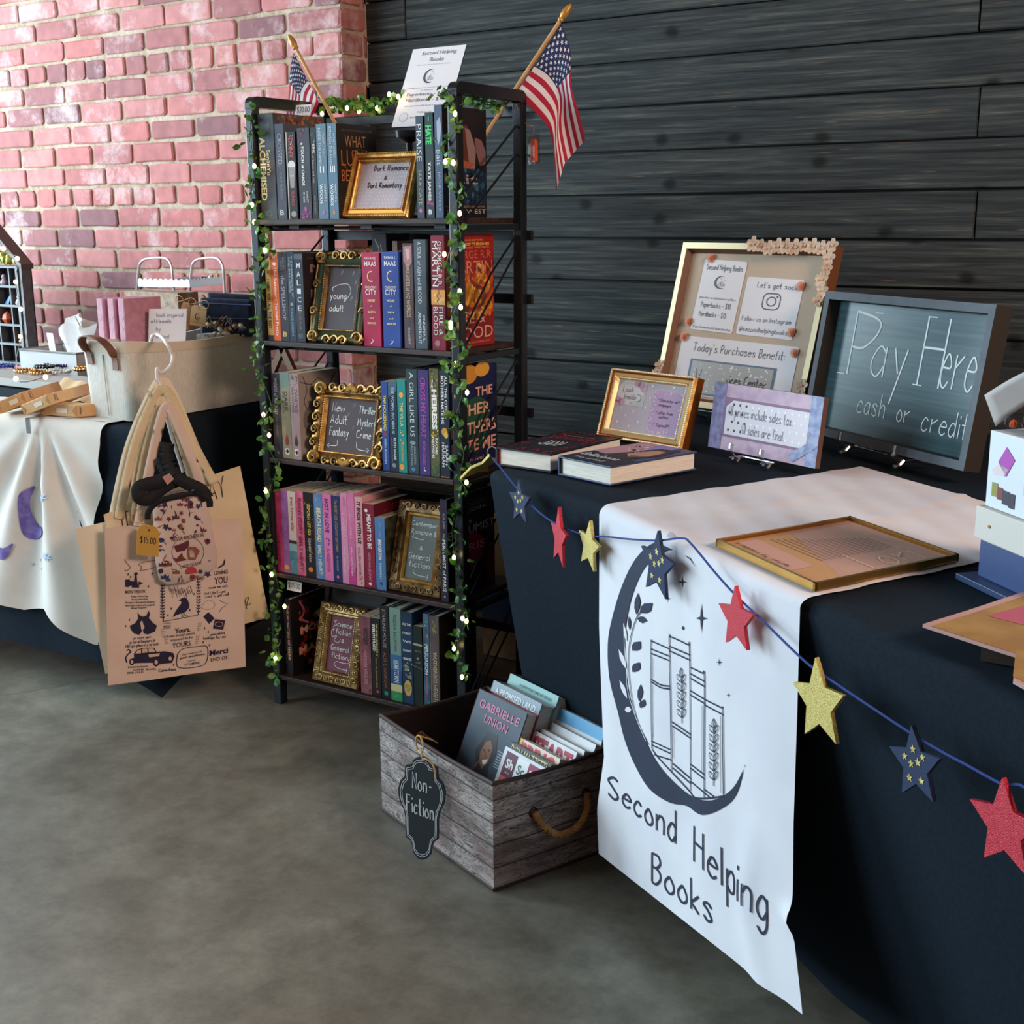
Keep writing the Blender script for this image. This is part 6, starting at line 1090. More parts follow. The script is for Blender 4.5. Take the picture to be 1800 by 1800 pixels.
# ------------------------------------------------------------------ wooden print box of non fiction books
K_b = atz(868, 1568, 0); L_b = atz(672, 1425, 0); bu = (K_b-L_b); BL_ = bu.length; bu.normalize(); bv = V((-bu.y, bu.x, 0)); BW, BH = .265, .208
bx = lambda q: L_b+bu*q.x+bv*q.y+V((0, 0, q.z))
def plankprint():
    m = bpy.data.materials.new('plank_print'); m.use_nodes = True; nt = m.node_tree; N = nt.nodes.new; L = nt.links.new; b = nt.nodes['Principled BSDF']; b.inputs['Roughness'].default_value = .6
    tc = N('ShaderNodeTexCoord'); sx = N('ShaderNodeSeparateXYZ'); L(tc.outputs['Object'], sx.inputs[0])
    mp = N('ShaderNodeMapping'); mp.inputs['Scale'].default_value = (5, 5, 26); L(tc.outputs['Object'], mp.inputs[0])
    n = N('ShaderNodeTexNoise'); n.inputs['Scale'].default_value = 1.6; n.inputs['Detail'].default_value = 4; n.inputs['Distortion'].default_value = .6; L(mp.outputs[0], n.inputs['Vector'])
    ml = N('ShaderNodeMath'); ml.operation = 'MULTIPLY'; ml.inputs[1].default_value = 16; L(n.outputs[0], ml.inputs[0])
    fr_ = N('ShaderNodeMath'); fr_.operation = 'FRACT'; L(ml.outputs[0], fr_.inputs[0])
    r = N('ShaderNodeValToRGB'); e = r.color_ramp.elements; e[0].position = 0; e[1].position = .4; e[0].color = hx('#2f2826'); e[1].color = hx('#b5aaa6'); e.new(.15).color = hx('#6d6260'); e.new(.8).color = hx('#9c918d'); L(fr_.outputs[0], r.inputs[0])
    n2 = N('ShaderNodeTexNoise'); n2.inputs['Scale'].default_value = 7; n2.inputs['Detail'].default_value = 5; L(tc.outputs['Object'], n2.inputs['Vector'])
    r2 = N('ShaderNodeValToRGB'); e = r2.color_ramp.elements; e[0].position = .54; e[1].position = .68; e[0].color = (0, 0, 0, 1); e[1].color = (.6, .6, .6, 1); L(n2.outputs[0], r2.inputs[0])
    mx = N('ShaderNodeMix'); mx.data_type = 'RGBA'; L(r2.outputs[0], mx.inputs[0]); L(r.outputs[0], mx.inputs[6]); mx.inputs[7].default_value = hx('#9c7a78')
    zz = N('ShaderNodeMath'); zz.operation = 'MULTIPLY'; zz.inputs[1].default_value = 1/.044; L(sx.outputs[2], zz.inputs[0]); zf = N('ShaderNodeMath'); zf.operation = 'FRACT'; L(zz.outputs[0], zf.inputs[0])
    r3 = N('ShaderNodeValToRGB'); e = r3.color_ramp.elements; e[0].position = .03; e[1].position = .09; e[0].color = (.12, .1, .1, 1); e[1].color = (1, 1, 1, 1); L(zf.outputs[0], r3.inputs[0])
    m2 = N('ShaderNodeMix'); m2.data_type = 'RGBA'; m2.blend_type = 'MULTIPLY'; m2.inputs[0].default_value = 1; mq = N('ShaderNodeMapping'); mq.inputs['Scale'].default_value = (5, 5, 22); L(tc.outputs['Object'], mq.inputs[0])
    n4 = N('ShaderNodeTexNoise'); n4.inputs['Scale'].default_value = 1.3; n4.inputs['Detail'].default_value = 7; n4.inputs['Roughness'].default_value = .7; L(mq.outputs[0], n4.inputs['Vector'])
    r4 = N('ShaderNodeValToRGB'); e = r4.color_ramp.elements; e[0].position = .4; e[1].position = .6; e[0].color = (.28, .23, .21, 1); e[1].color = (1, 1, 1, 1); L(n4.outputs[0], r4.inputs[0])
    m5 = N('ShaderNodeMix'); m5.data_type = 'RGBA'; m5.blend_type = 'MULTIPLY'; m5.inputs[0].default_value = .85; L(mx.outputs[2], m5.inputs[6]); L(r4.outputs[0], m5.inputs[7])
    L(m5.outputs[2], m2.inputs[6]); L(r3.outputs[0], m2.inputs[7]); L(m2.outputs[2], b.inputs['Base Color']); return m
def crate():
    t = thing('storage_box', 'open storage box with printed wood planks on the floor, holding books', 'box', L_b); WD = plankprint(); IN = mat('box_lining', '#2a1c1a', .85); TR = mat('box_trim', '#3a2826', .7)
    c = [(0, 0), (BL_, 0), (BL_, BW), (0, BW)]
    for i in range(4):
        a, b = V(c[i]+(0,)), V(c[(i+1) % 4]+(0,)); d = (b-a).normalized(); o = V((d.y, -d.x, 0)); Ln = (b-a).length
        def wall(s, z, off=0): 
            bul = .004*math.sin(PI*s)*math.sin(PI*min(1, z/BH)); sag = -.006*math.sin(PI*s)*(z/BH)
            return bx(a+d*(Ln*s)+o*(bul-off)+V((0, 0, z+sag)))
        mb = MB(); mb.grid(lambda s, q: wall(s, q*BH), 14, 8, WD); mb.grid(lambda s, q: wall(s, q*BH, .005), 14, 8, IN)
        mb.build('side_panel', t, smooth=True)
        mb = MB(); mb.tube([wall(s/14, BH, .0025) for s in range(15)], .0045, TR, 6); mb.build('rim_trim', t, smooth=True); mb = MB(); mb.tube([wall(s/14, .004, .001) for s in range(15)], .0035, TR, 6); mb.build('base_trim', t, smooth=True)
    mb = MB(); mb.box((.003, .003, .001), (BL_-.003, BW-.003, .006), IN, bx); mb.build('base', t)
    ROPE = mat('jute_rope', '#b98a54', .8, col2='#9a6c3a', sc=60, bump=.4, bsc=150); GR = mat('grommet', '#3a2c26', .4, .6)
    for side, sg in ((BL_, 1), (0, -1)):
        pts = [bx(V((side+sg*.007, .086, .132))), bx(V((side+sg*.018, .096, .11))), bx(V((side+sg*.024, .122, .087))), bx(V((side+sg*.025, .15, .082))), bx(V((side+sg*.024, .18, .092))), bx(V((side+sg*.018, .2, .115))), bx(V((side+sg*.007, .206, .136)))]
        cl = crom(pts, 10); mb = MB()
        for k in range(3):
            st = []
            for i, p in enumerate(cl):
                tg = (cl[min(i+1, len(cl)-1)]-cl[max(i-1, 0)]).normalized(); x = tg.orthogonal().normalized() if i == 0 else (x-tg*x.dot(tg)).normalized(); y = tg.cross(x); a = i*.75+k*2*PI/3; st.append(p+(x*math.cos(a)+y*math.sin(a))*.0035)
            mb.tube(st, .0036, ROPE, 6)
        h = mb.build('rope_handle', t, smooth=True); mb = MB()
        for q in ((.086, .132), (.206, .136)): mb.tube([bx(V((side+sg*.0045, q[0]+.008*math.cos(a), q[1]+.008*math.sin(a)))) for a in [k*PI/6 for k in range(12)]], .0022, GR, 6, closed=True)
        mb.build('grommet', h, smooth=True)
    mb = MB(); mb.tube([bx(V((-.001, .088, .142))), bx(V((.012, .09, .15))), bx(V((.02, .092, .143)))], .006, ROPE, 8); mb.build('rope_end', t, smooth=True)
crate()
def boxbook(label, tl, ztop, w, th, cover, front, alpha, hard, spine_m=None, h=None, pm=None):
    P = atz(*tl, ztop); q = P-L_b; u0, v0 = q.dot(bu), q.dot(bv); al = math.radians(alpha); h = min((ztop-.012)/math.cos(al), .235); 
    base = L_b+bu*u0+bv*(v0-h*math.sin(al))+V((0, 0, ztop-h*math.cos(al)))
    up = V((0, 0, math.cos(al)))+bv*math.sin(al); back = bv*math.cos(al)-V((0, 0, math.sin(al)))
    t = thing('book', label, 'book', base, 'books in the storage box'); fr = lambda p: base+bu*p.x+back*p.y+up*p.z
    cm = cover if not isinstance(cover, str) else mat('cover_'+cover.strip('#'), cover, .42); b = .0025 if hard else .0008; e = .003 if hard else 0
    mb = MB(); mb.box((0, 0, 0), (w, b, h), cm, fr); mb.box((0, th-b, 0), (w, th, h), spine_m or cm, fr); mb.box((0, 0, 0), (b, th, h), spine_m or cm, fr); art(mb, Fr(base, bu*w, up*h), front); mb.build('cover', t)
    mb = MB(); mb.box((b, b, e), (w-e, th-b, h-e-.0003), pm or (WHITEPAGE if hard else CREAMPAGE), fr); mb.build('pages', t)
SK, HR = '#8a5a44', '#1c1718'
boxbook('slate hardback with smiling woman portrait cover in the storage box', (843, 1210), .252, .165, .03, mott('union', '#4d5a68', '#3c4652', 6), [('r', .01, .99, .0, .3, '#3a4250'), ('g', [(.25, .1), (.3, .3), (.38, .42), (.3, .52), (.42, .7), (.62, .72), (.7, .56), (.62, .44), (.72, .3), (.75, .05)], HR), ('g', [(.4, .52), (.44, .62), (.52, .65), (.6, .6), (.6, .48), (.52, .4), (.44, .44)], SK), ('g', [(.1, .06), (.2, .24), (.38, .42), (.44, .46), (.4, .38), (.28, .2), (.22, .05)], '#7a4a38'), ('g', [(.6, .05), (.66, .28), (.74, .34), (.8, .24), (.8, .05)], '#7a4a38'), ('g', [(.48, .47), (.58, .5), (.56, .45), (.51, .44)], '#e8e2dc'), ('c', .46, .55, .015, .01, '#1c1414'), ('c', .55, .57, .015, .01, '#1c1414'), ('l', [(.5, .55), (.52, .5), (.53, .51)], .001, '#5a3226'), H_('GABRIELLE', .1, .92, .86, .93, '#c9648a', .01), H_('UNION', .28, .76, .76, .83, '#c9648a', .01), H_("We're Going to", .05, .78, .25, .32, '#c9bfae', .01), H_('Need', .22, .6, .14, .21, '#b9a886', .01), H_('More Wine', .2, .8, .04, .11, '#b9a886', .01)]+[('r', .72, .95, .6-.022*k, .61-.022*k, '#9aa4ae') for k in range(7)], 23, True, mat('union_red', '#8e1f2c', .5))
boxbook('grey hardback with white capital title, middle of the box\'s left stack', (868, 1195), .262, .165, .036, '#7d8b98', [H_('A PROMISED LAND', .1, .92, .9, .96, '#dfe5ea', .02)], 23, True)
boxbook('pale teal hardback, rear of the box\'s left stack', (897, 1183), .268, .165, .036, '#7fb0ac', [H_('#1 NEW YORK TIMES BESTSELLER', .25, .9, .93, .955, '#3a5a5c', .01)], 23, True)
boxbook('white paperback with chemical tile grid cover, front of the box\'s right stack', (889, 1311), .2, .128, .015, '#d3d4da', [('r', .08, .36, .74, .97, '#5d1c3c'), ('r', .36, .64, .74, .97, '#e4e6e6'), ('r', .64, .94, .74, .97, '#8e1f4c'), ('r', .08, .36, .5, .74, '#d9604c'), ('r', .36, .64, .5, .74, '#9a1f4a'), ('r', .64, .94, .5, .74, '#e4e6e6'), H_('Sh', .13, .31, .82, .91, W_, .03), H_('Sc', .41, .58, .82, .91, '#3a5a4c', .02), H_('Be', .69, .88, .82, .91, W_, .03), H_('Re', .13, .3, .58, .67, '#2a1c1c', .03), H_('MIND', .17, .27, .775, .79, W_), H_('SCIENCE', .42, .57, .775, .79, '#4a5a54')], 23, False, pm=WHITEPAGE)
boxbook('black paperback with cream capital name, second in the box\'s right stack', (898, 1303), .203, .13, .015, '#1c1c1e', [H_('DOM MAZZETTI', .06, .92, .88, .985, '#d6cf9c', -.005)], 23, False)
boxbook('pink and yellow lettered paperback, third in the box\'s right stack', (913, 1295), .206, .13, .017, '#d9c3ae', [('r', 0, .12, .8, 1, '#d9b04a'), H_('BRING', .1, .9, .8, .98, '#c9385c', .05), ('r', .3, .5, .78, .84, '#d9b04a')], 23, False, pm=WHITEPAGE)
boxbook('white hardback with huge red capitals in the middle of the box\'s right stack', (939, 1283), .212, .135, .017, '#d4d2d4', [H_('START', .05, .95, .78, .97, '#a81c38', .04)], 23, True, mat('st_red', '#a81c38', .5))
boxbook('plain white paperback behind the red lettered hardback', (952, 1280), .215, .135, .018, '#d0cfd2', [], 23, False, pm=WHITEPAGE)
boxbook('plain white thicker paperback, second from the rear of the right stack', (971, 1270), .222, .135, .022, '#d6d6da', [], 23, False, pm=WHITEPAGE)
boxbook('white paperback with sky blue top band at the rear of the storage box', (985, 1244), .243, .14, .026, '#cfd3da', [('r', 0, 1, .9, 1, '#5aa0cc'), ('l', [(.1, .72), (.2, .84), (.3, .8), (.28, .72)], .0016, '#2a2c36'), ('g', [(.38, .72), (.5, .84), (.56, .78), (.48, .66)], '#23283c'), ('l', [(.62, .7), (.7, .78), (.66, .62), (.8, .72), (.9, .66)], .0014, '#2a2c36')], 23, False, pm=WHITEPAGE)
def plaque():
    top = atp(741, 1330, L_b-bv*.03, bv); bot = atz(743, 1511, .012); v = top-bot; u = V((math.cos(math.radians(16)), math.sin(math.radians(16)), 0)); u = (u-v*(u.dot(v)/v.length_squared)).normalized()
    W = .094; f = Fr(bot-u*W/2, u*W, v); t = thing('chalk_tag', 'scalloped black chalk tag reading non fiction, tied to the storage box', 'tag', bot)
    hf = [(0, 1), (.2, .985), (.34, .93), (.4, .85), (.52, .84), (.68, .82), (.7, .7), (.72, .6), (.9, .52), (1, .36), (.98, .2), (.92, .1), (.76, -.05), (.7, -.2), (.7, -.4), (.68, -.58), (.5, -.64), (.42, -.72), (.36, -.88), (.2, -.97), (0, -1)]
    ol = [(.5+.5*x, .5+.5*y) for x, y in hf]+[(.5-.5*x, .5+.5*y) for x, y in hf[-2:0:-1]]
    mb = MB(); mb.prism(ol, f, -.003, .003, mat('tag_board', '#1f2b33', .55)); C = ink('#b9c9d0', .9)
    for k in (.9, .83): mb.ribbon([(.5+(x-.5)*k, .5+(y-.5)*(1-(1-k)*.6)) for x, y in ol+ol[:1]], .0012, C, f, .0036)
    g2 = Fr(f.o, f.u-f.v*.14, f.v); mb.hand('Non-', g2, .3, .72, .74, .16, C, .0022, .0038); mb.hand('Fiction', g2, .17, .75, .5, .16, C, .0022, .0038)
    mb.build('board', t)
    mb = MB(); TW = mat('twine', '#b9965e', .9, bump=.5, bsc=300); a = f.p(.5, .97, .0); h = bx(V((.012, .09, .152)))
    rim = bx(V((.185, -.008, BH+.006))); lp = [rim+bu*(.013*math.cos(k))+V((0, 0, .017*math.sin(k)))-bv*(.01) for k in [i*.42 for i in range(15)]]
    mb.tube(crom([a, a+V((0, 0, .012)), lp[10]], 4), .0014, TW, 6); mb.tube(lp, .0018, TW, 6, closed=True); mb.tube(crom([a, f.p(.62, .99, .008), f.p(.78, .93, .008), f.p(.82, .8, .006)], 5), .0016, TW, 6); mb.tube(crom([lp[4], rim+bv*.02+V((0, 0, .0)), bx(V((.12, .06, .175))), h], 5), .0014, TW, 6)
    mb.build('twine_loop', t, smooth=True)
plaque()
# ------------------------------------------------------------------ left hand table
N_ = V((-2.405, 1.972, ZT)); dF = V((.9955, .095, 0)).normalized(); nF = V((dF.y, -dF.x, 0)); dE = V((-.2, .98, 0)).normalized(); nE = V((dE.y, -dE.x, 0))
F1 = N_-dF*1.75; Rb_ = N_+dE*.82; Lb_ = F1+V((0, .72, 0))
topL = [F1, N_-dF*.16, N_, N_+dE*.16, Rb_, Lb_]
botL = [F1.copy(), N_-dF*.17+nF*.005, N_-dF*.05+dE*.03+nF*.01, N_+dE*.17+nE*.005, Rb_.copy(), Lb_.copy()]
botL[2] = atz(285, 1227, .004)
for p, zz in zip(botL, (.12, .09, .004, .09, .12, .12)): p.z = zz
drape('tablecloth', 'black cloth over the left table, its corner touching the floor behind the tote bags', topL, botL, ZT, BLACKCLOTH, fold=.006, rnd_r=.02)
MOONC = mat('moon_cloth', '#d6d0c8', .9, col2='#cbc4bc', sc=6, bump=.15, bsc=20, spec=.1)
def mooncloth():
    t = thing('moon_cloth', 'off white cloth printed with purple moons, pleated over the left table front', 'tablecloth', N_-dF*.3)
    PO = N_+nF*.03
    P = lambda x, y: atp(x, y, PO, nF)
    ref = P(64, 755); clipx = (ref-N_).dot(dF)
    zr = lambda x: x
    hem = [P(-260, 1010), P(-120, 1040), P(0, 1058), P(40, 1073), P(86, 1068), P(120, 1100), P(164, 1135)]
    hx_ = [((h-N_).dot(dF), h.z) for h in hem]
    def hz(x):
        for (a, za), (b, zb) in zip(hx_, hx_[1:]):
            if x <= b: return za+(zb-za)*(x-a)/(b-a)
        return hx_[-1][1]
    xR, xL = (P(166, 760)-N_).dot(dF), hx_[0][0]; xRb = hx_[-1][0]
    def fn(a, k):
        k0 = .1
        x = xL+(xR+(xRb-xR)*max(0, k-.1)-xL)*a
        if k < k0:
            q = k/k0*PI/2; r = .026; return N_+dF*x+nF*(-.02+r*math.sin(q)*1.2)+V((0, 0, .006-r*(1-math.cos(q))))
        t_ = (k-k0)/(1-k0); z = (ZT-.02)*(1-t_)+hz(x)*t_; dz = max(.02, ZT-z)
        ang = math.atan2(x-clipx, dz+.03)              # pleats radiating from the clip
        w = .022*min(1, t_*3.5)*math.sin(ang*13+.4)*math.exp(-abs(ang)*.55)+.01*math.sin(x*13)*t_
        return N_+dF*x+nF*(.014+abs(.02)*t_+w)+V((0, 0, z-ZT))
    mb = MB(); mb.grid(fn, 90, 44, MOONC)
    mb.grid(lambda a, k: N_+dF*(xL+(xR-xL)*a)+nF*(-.02-k*.2)+V((0, 0, .006+.0012*math.sin(a*60+k*9))), 40, 8, MOONC)
    def on(px, py, z=.002):                            # point of the cloth seen at that place
        p = P(px, py); x = (p-N_).dot(dF)
        k = .5
        for _ in range(8):
            zc = fn(0, k).z; a = (x-xL)/(xR+(xRb-xR)*max(0, k-.1)-xL); q = fn(min(max(a, 0), 1), k); k = min(max(k+(q.z-p.z)/(ZT-hz(x)), .12), .995)
        e = .004; b = fn(min(a+e, 1), k)-fn(a-e, k); c = fn(a, min(k+e, 1))-fn(a, k-e); n = b.cross(c).normalized(); n = n if n.dot(nF) > 0 else -n
        return q+n*z
    class MC:
        def p(s, x, y, z=0): return on(x, y, .003)
        def nn(s, x, y): return nF
    g = MC(); VI = mat('violet_print', '#7d6fae', .9, col2='#5d529a', sc=40)
    def cres(out, inn):
        o, i2 = crom(out, 5), crom(inn, 5); n = min(len(o), len(i2))
        for j in range(n-1):
            for q in range(3): mb.poly([g.p(*o[j].lerp(i2[j], q/3)), g.p(*o[j+1].lerp(i2[j+1], q/3)), g.p(*o[j+1].lerp(i2[j+1], (q+1)/3)), g.p(*o[j].lerp(i2[j], (q+1)/3))], VI)
    cres([(50, 856), (38, 868), (36, 900), (40, 940), (56, 950), (80, 934)], [(52, 857), (47, 880), (48, 902), (54, 922), (66, 930), (80, 933)])
    cres([(0, 958), (10, 980), (22, 975), (29, 955)], [(0, 955), (9, 960), (18, 960), (28, 953)])
    BLs = ink('#a9bcd6', .9)
    for x, y, r in ((82, 873, 8), (90, 975, 9), (97, 977, 7), (50, 993, 4), (70, 1000, 3), (65, 985, 3)): mb.poly([g.p(*q) for q in star2(x, y, r, .35)], BLs)
    mb.build('cloth', t, smooth=True, ang=80)
    mb = MB(); f = Fr(N_+dF*(clipx-.035)+nF*.022+V((0, 0, -.03)), dF*.014, V((0, 0, .038))); CH = mat('chrome', '#b9bdc4', .2, .9)
    mb.prism([(0, 0), (1, 0), (1, 1), (0, 1)], f, .006, .009, CH); mb.prism([(0, .92), (1, .92), (1, 1), (0, 1)], f, -.04, .009, CH); mb.build('table_clip', t, bevel=.0008)
mooncloth()
# ------------------------------------------------------------------ canvas basket and what it holds
CANVAS = mat('canvas', '#d9d5cd', .9, col2='#cdc8be', sc=60, st=(8, 8, 1), bump=.2, bsc=30, spec=.1); BAND = mat('canvas_band', '#d4c6b4', .9, bump=.15, bsc=200); LEA = mat('brown_leather', '#7a5040', .5, col2='#6a4436', sc=30)
Bc = V((-2.593, 2.255, ZT+.003)); bwx, bwy, bh, rr = .085, .228, .197, .03
def rrect(hx_, hy, r, n=6):
    out = []
    for cx, cy, a0 in ((hx_-r, -hy+r, -90), (hx_-r, hy-r, 0), (-hx_+r, hy-r, 90), (-hx_+r, -hy+r, 180)):
        for k in range(n+1): a = math.radians(a0+90*k/n); out.append((cx+r*math.cos(a), cy+r*math.sin(a)))
        # straight runs are subdivided so that the rim can sag
    pts = []
    for i, p in enumerate(out):
        q = out[(i+1) % len(out)]; d = math.hypot(q[0]-p[0], q[1]-p[1]); m = max(1, int(d/.03))
        for k in range(m): pts.append((p[0]+(q[0]-p[0])*k/m, p[1]+(q[1]-p[1])*k/m))
    return pts
BROT = .03
def bk(x, y, z): return Bc+V((x*math.cos(BROT)-y*math.sin(BROT), x*math.sin(BROT)+y*math.cos(BROT), z))
def basket():
    t = thing('storage_basket', 'white canvas basket with brown leather handle standing on the left table', 'basket', Bc)
    base = rrect(bwx, bwy, rr); n = len(base)
    def ring(k, off=0):
        z = bh*k; s = 1+.05*k; return [bk(x*s*(1-off/abs(bwx)), y*s*(1-off/abs(bwy)), z-(.016*(1-(y/bwy)**2)*k**3 if abs(x) > bwx*.8 else 0)-(.006*(1-(x/bwx)**2)*k**3 if abs(y) > bwy*.9 else 0)) for x, y in base]
    mb = MB(); ks = [0, .15, .3, .45, .6, .75, .88]
    rows = [ring(k) for k in ks]; v = [p for r in rows for p in r]; mb.add(v, [(r*n+i, r*n+(i+1) % n, (r+1)*n+(i+1) % n, (r+1)*n+i) for r in range(len(ks)-1) for i in range(n)], CANVAS)
    mb.add(ring(.02), [tuple(range(n))[::-1]], CANVAS); rows = [ring(k, .006) for k in (.02, .5, 1)]; v = [p for r in rows for p in r]; mb.add(v, [(r*n+i, (r+1)*n+i, (r+1)*n+(i+1) % n, r*n+(i+1) % n) for r in range(2) for i in range(n)], CANVAS)
    mb.build('body', t, smooth=True)
    mb = MB(); rows = [ring(.86), ring(.86, -.002), ring(1, -.002), ring(1.0, .007)]; v = [p for r in rows for p in r]; mb.add(v, [(r*n+i, r*n+(i+1) % n, (r+1)*n+(i+1) % n, (r+1)*n+i) for r in range(3) for i in range(n)], BAND); mb.build('rim_band', t, smooth=True)
    mb = MB(); y = -bwy*1.035
    hp = crom([bk(-.045, y-.004, .135), bk(-.046, y-.006, .16), bk(-.05, y-.02, .188), bk(-.03, y-.03, .205), bk(0, y-.032, .207), bk(.03, y-.03, .2), bk(.05, y-.02, .178), bk(.046, y-.006, .152), bk(.045, y-.004, .125)], 6)
    mb.grid(lambda a, k: hp[min(int(a*(len(hp)-1)), len(hp)-1)]+V((0, -.012+.024*k, .0)) if .15 < a < .85 else hp[min(int(a*(len(hp)-1)), len(hp)-1)]+V((-.01+.02*k, 0, 0)), 48, 2, LEA); mb.build('leather_handle', t, solid=.003)
    mb = MB(); mb.tube([bk(0, y+.003-.0, .01), bk(0, y-.003, .16)], .0014, ink('#b9b2a6'), 5); mb.build('seam', t)
basket()
def boxat(name, label, cat, o, u, v, W, D, H, m, arts=(), group=None, up=None, parts=None, bev=.001):
    up = up or V((0, 0, 1)); t = MB(); fr = lambda q: o+u*q.x+v*q.y+up*q.z; t.box((0, 0, 0), (W, D, H), m, fr); art(t, Fr(o-v*.0003, u*W, up*H), arts); return single(t, name, label, cat, o, group, bevel=bev)
ux, uy = V((math.cos(.03), math.sin(.03), 0)), V((-math.sin(.03), math.cos(.03), 0))
PINK = mat('dusty_pink', '#b97f92', .5, col2='#c48c9e', sc=50)
for i, x in enumerate((172, 191, 209)):
    p = atp(x, 560, bk(0, -.12, 0), uy); o = V((p.x, p.y, Bc.z+.004)); H = atp(x, 525, o, uy).z-o.z
    boxat('slim_box', ('leftmost of three slim pink boxes standing in the canvas basket', 'middle of three slim pink boxes standing in the canvas basket', 'rightmost of three slim pink boxes standing in the canvas basket')[i], 'box', o, ux, uy, .0235, .12, H, PINK, [('l', [(.2, .8), (.4, .84), (.5, .8), (.6, .84), (.8, .8)], .0014, '#d9b4c0'), ('l', [(.3, .76), (.5, .72), (.7, .76)], .0012, '#d9b4c0'), ('r', .86, 1, 0, 1, '#8a4a5a')], 'slim pink boxes in the basket')
# kraft printed carton behind, standing on the table
p = atz(226, 600, ZT); o = V((-2.69, 2.62, ZT+.002)); KP = mat('kraft_print', '#a88c72', .7, col2='#8a6e5a', sc=40)
q0, q1 = atp(224, 590, o, V((0, 1, 0))), atp(312, 515, o, V((0, 1, 0))); o = V((q0.x, o.y, ZT+.004))
boxat('printed_carton', 'tan printed carton with purple label behind the three slim pink boxes', 'box', o, V((1, 0, 0)), V((0, 1, 0)), q1.x-q0.x, .08, q1.z-o.z, KP, [('r', .3, .64, .72, .92, '#6a3a52'), ('r', .36, .58, .8, .83, '#a98a98'), ('x', .03, .28, .1, .9, 20, 3, ['#6a5444', '#c9b49a', '#8a5a4a'], .05), ('x', .66, .97, .1, .92, 22, 4, ['#6a5444', '#c9b49a', '#4a5a4a'], .05), ('x', .3, .64, .1, .66, 24, 6, ['#6a5444', '#c9b49a', '#d9c9b0'], .05)])
# tiered stand
def stand():
    y0 = 2.80; pl = V((0, y0, 0)); PX = lambda x, y, dy=0: atp(x, y, V((0, y0+dy, 0)), V((0, 1, 0)))
    o = PX(300, 560); t = thing('tiered_stand', 'silver tiered stand with scalloped white tray behind the canvas basket', 'display stand', V((o.x, y0, ZT))); SV = mat('silver_tube', '#c4bfbd', .3, .6); WH = mat('white_enamel', '#e0e0e2', .4)
    for xs, dx in (((240, 243, 250, 268, 290, 299, 303, 309), 0), ((333, 336, 343, 362, 380, 389, 393, 397), .01)):
        ys = (560, 480, 459, 454, 454, 462, 482, 560); pts = [PX(x, y) for x, y in zip(xs, ys)]
        a = pts[0].copy(); a.z = ZT+.002; b = pts[-1].copy(); b.z = ZT+.002
        mb = MB(); mb.tube(crom([a]+pts+[b], 6), .0042, SV, 8); mb.build('arch', t, smooth=True)
    def tray(ya, yb, lab):
        a, b, c = PX(243, ya, -.03), PX(334, yb, -.03), PX(391, yb-6, .03); mb = MB(); h = .016
        for p, q in ((a, b), (b, c)):
            n = 10; d = (q-p)/n
            mb.add([p, q, q+V((0, 0, h)), p+V((0, 0, h))], [(0, 1, 2, 3)], WH)
            for k in range(n):
                m = p+d*(k+.5)+V((0, 0, h)); mb.poly([m+d*(.5*math.cos(s))+V((0, 0, .009*math.sin(s))) for s in [i*PI/6 for i in range(7)]], WH)
        mb.add([a, b, c, a+(c-b)], [(0, 1, 2, 3)], WH); o = mb.build('tray', t, solid=.0016); return a, b, c
    a, b, c = tray(503, 505, ''); tray(588, 592, '')
    return a, b, c
sa, sb, sc_ = stand()
mb = MB(); f = Fr(sa.lerp(sb, .45)+V((0, .02, .012)), (sb-sa)*.5, V((.01, .06, .012))); mb.prism([(0, 0), (1, .1), (1.1, 1), (.2, .9)], f, 0, .006, mat('grey_leaflet', '#6a6470', .5, col2='#8a8490', sc=20)); single(mb, 'leaflet', 'grey leaflet lying in the scalloped tray of the tiered stand', 'leaflet', f.o)
mb = MB(); q = random.Random(8)
for k in range(16): mb.ball(sb.lerp(sc_, q.uniform(.1, .8))+V((q.uniform(-.01, .01), .02, q.uniform(.014, .03))), q.uniform(.004, .008), q.choice([ink('#d9d4cc'), ink('#2a2a30'), ink('#c99a5a'), ink('#b9b4ac')]), 6, 4)
tag(single(mb, 'charm_heap', 'heap of small pale and dark charms on the right end of the tiered stand tray', 'charms', sb), None, None, None, 'stuff')
# handwritten card in the basket
def incard(px, py, z, lab): return atp(px, py, bk(bwx*.2, 0, 0), V((1, -.35, 0)))
cn = V((.55, -.83, 0)); c0 = bk(.0, -.05, 0)
A1, A2, A3 = atp(252, 596, c0, cn), atp(318, 596, c0, cn), atp(262, 543, c0, cn)
t = thing('note_card', 'white card with blue handwriting standing in the canvas basket', 'card', A1); f = Fr(A1-V((0, 0, .12)), A2-A1, A3-A1+V((0, 0, .12))); mb = MB()
mb.prism([(0, 0), (1, 0), (1, 1), (0, 1)], f, -.0012, 0, WHITECARD); BI = ink('#7a8ab0')
for s, x0, x1, y in (('book inspired', .2, .9, .9), ('art & bracelets', .06, .6, .82), ('by', .2, .32, .72), ('original', .2, .55, .62), ('art', .1, .25, .52)): mb.hand(s, f, x0, x1, y, .05, BI, .0011)
mb.build('card', t)
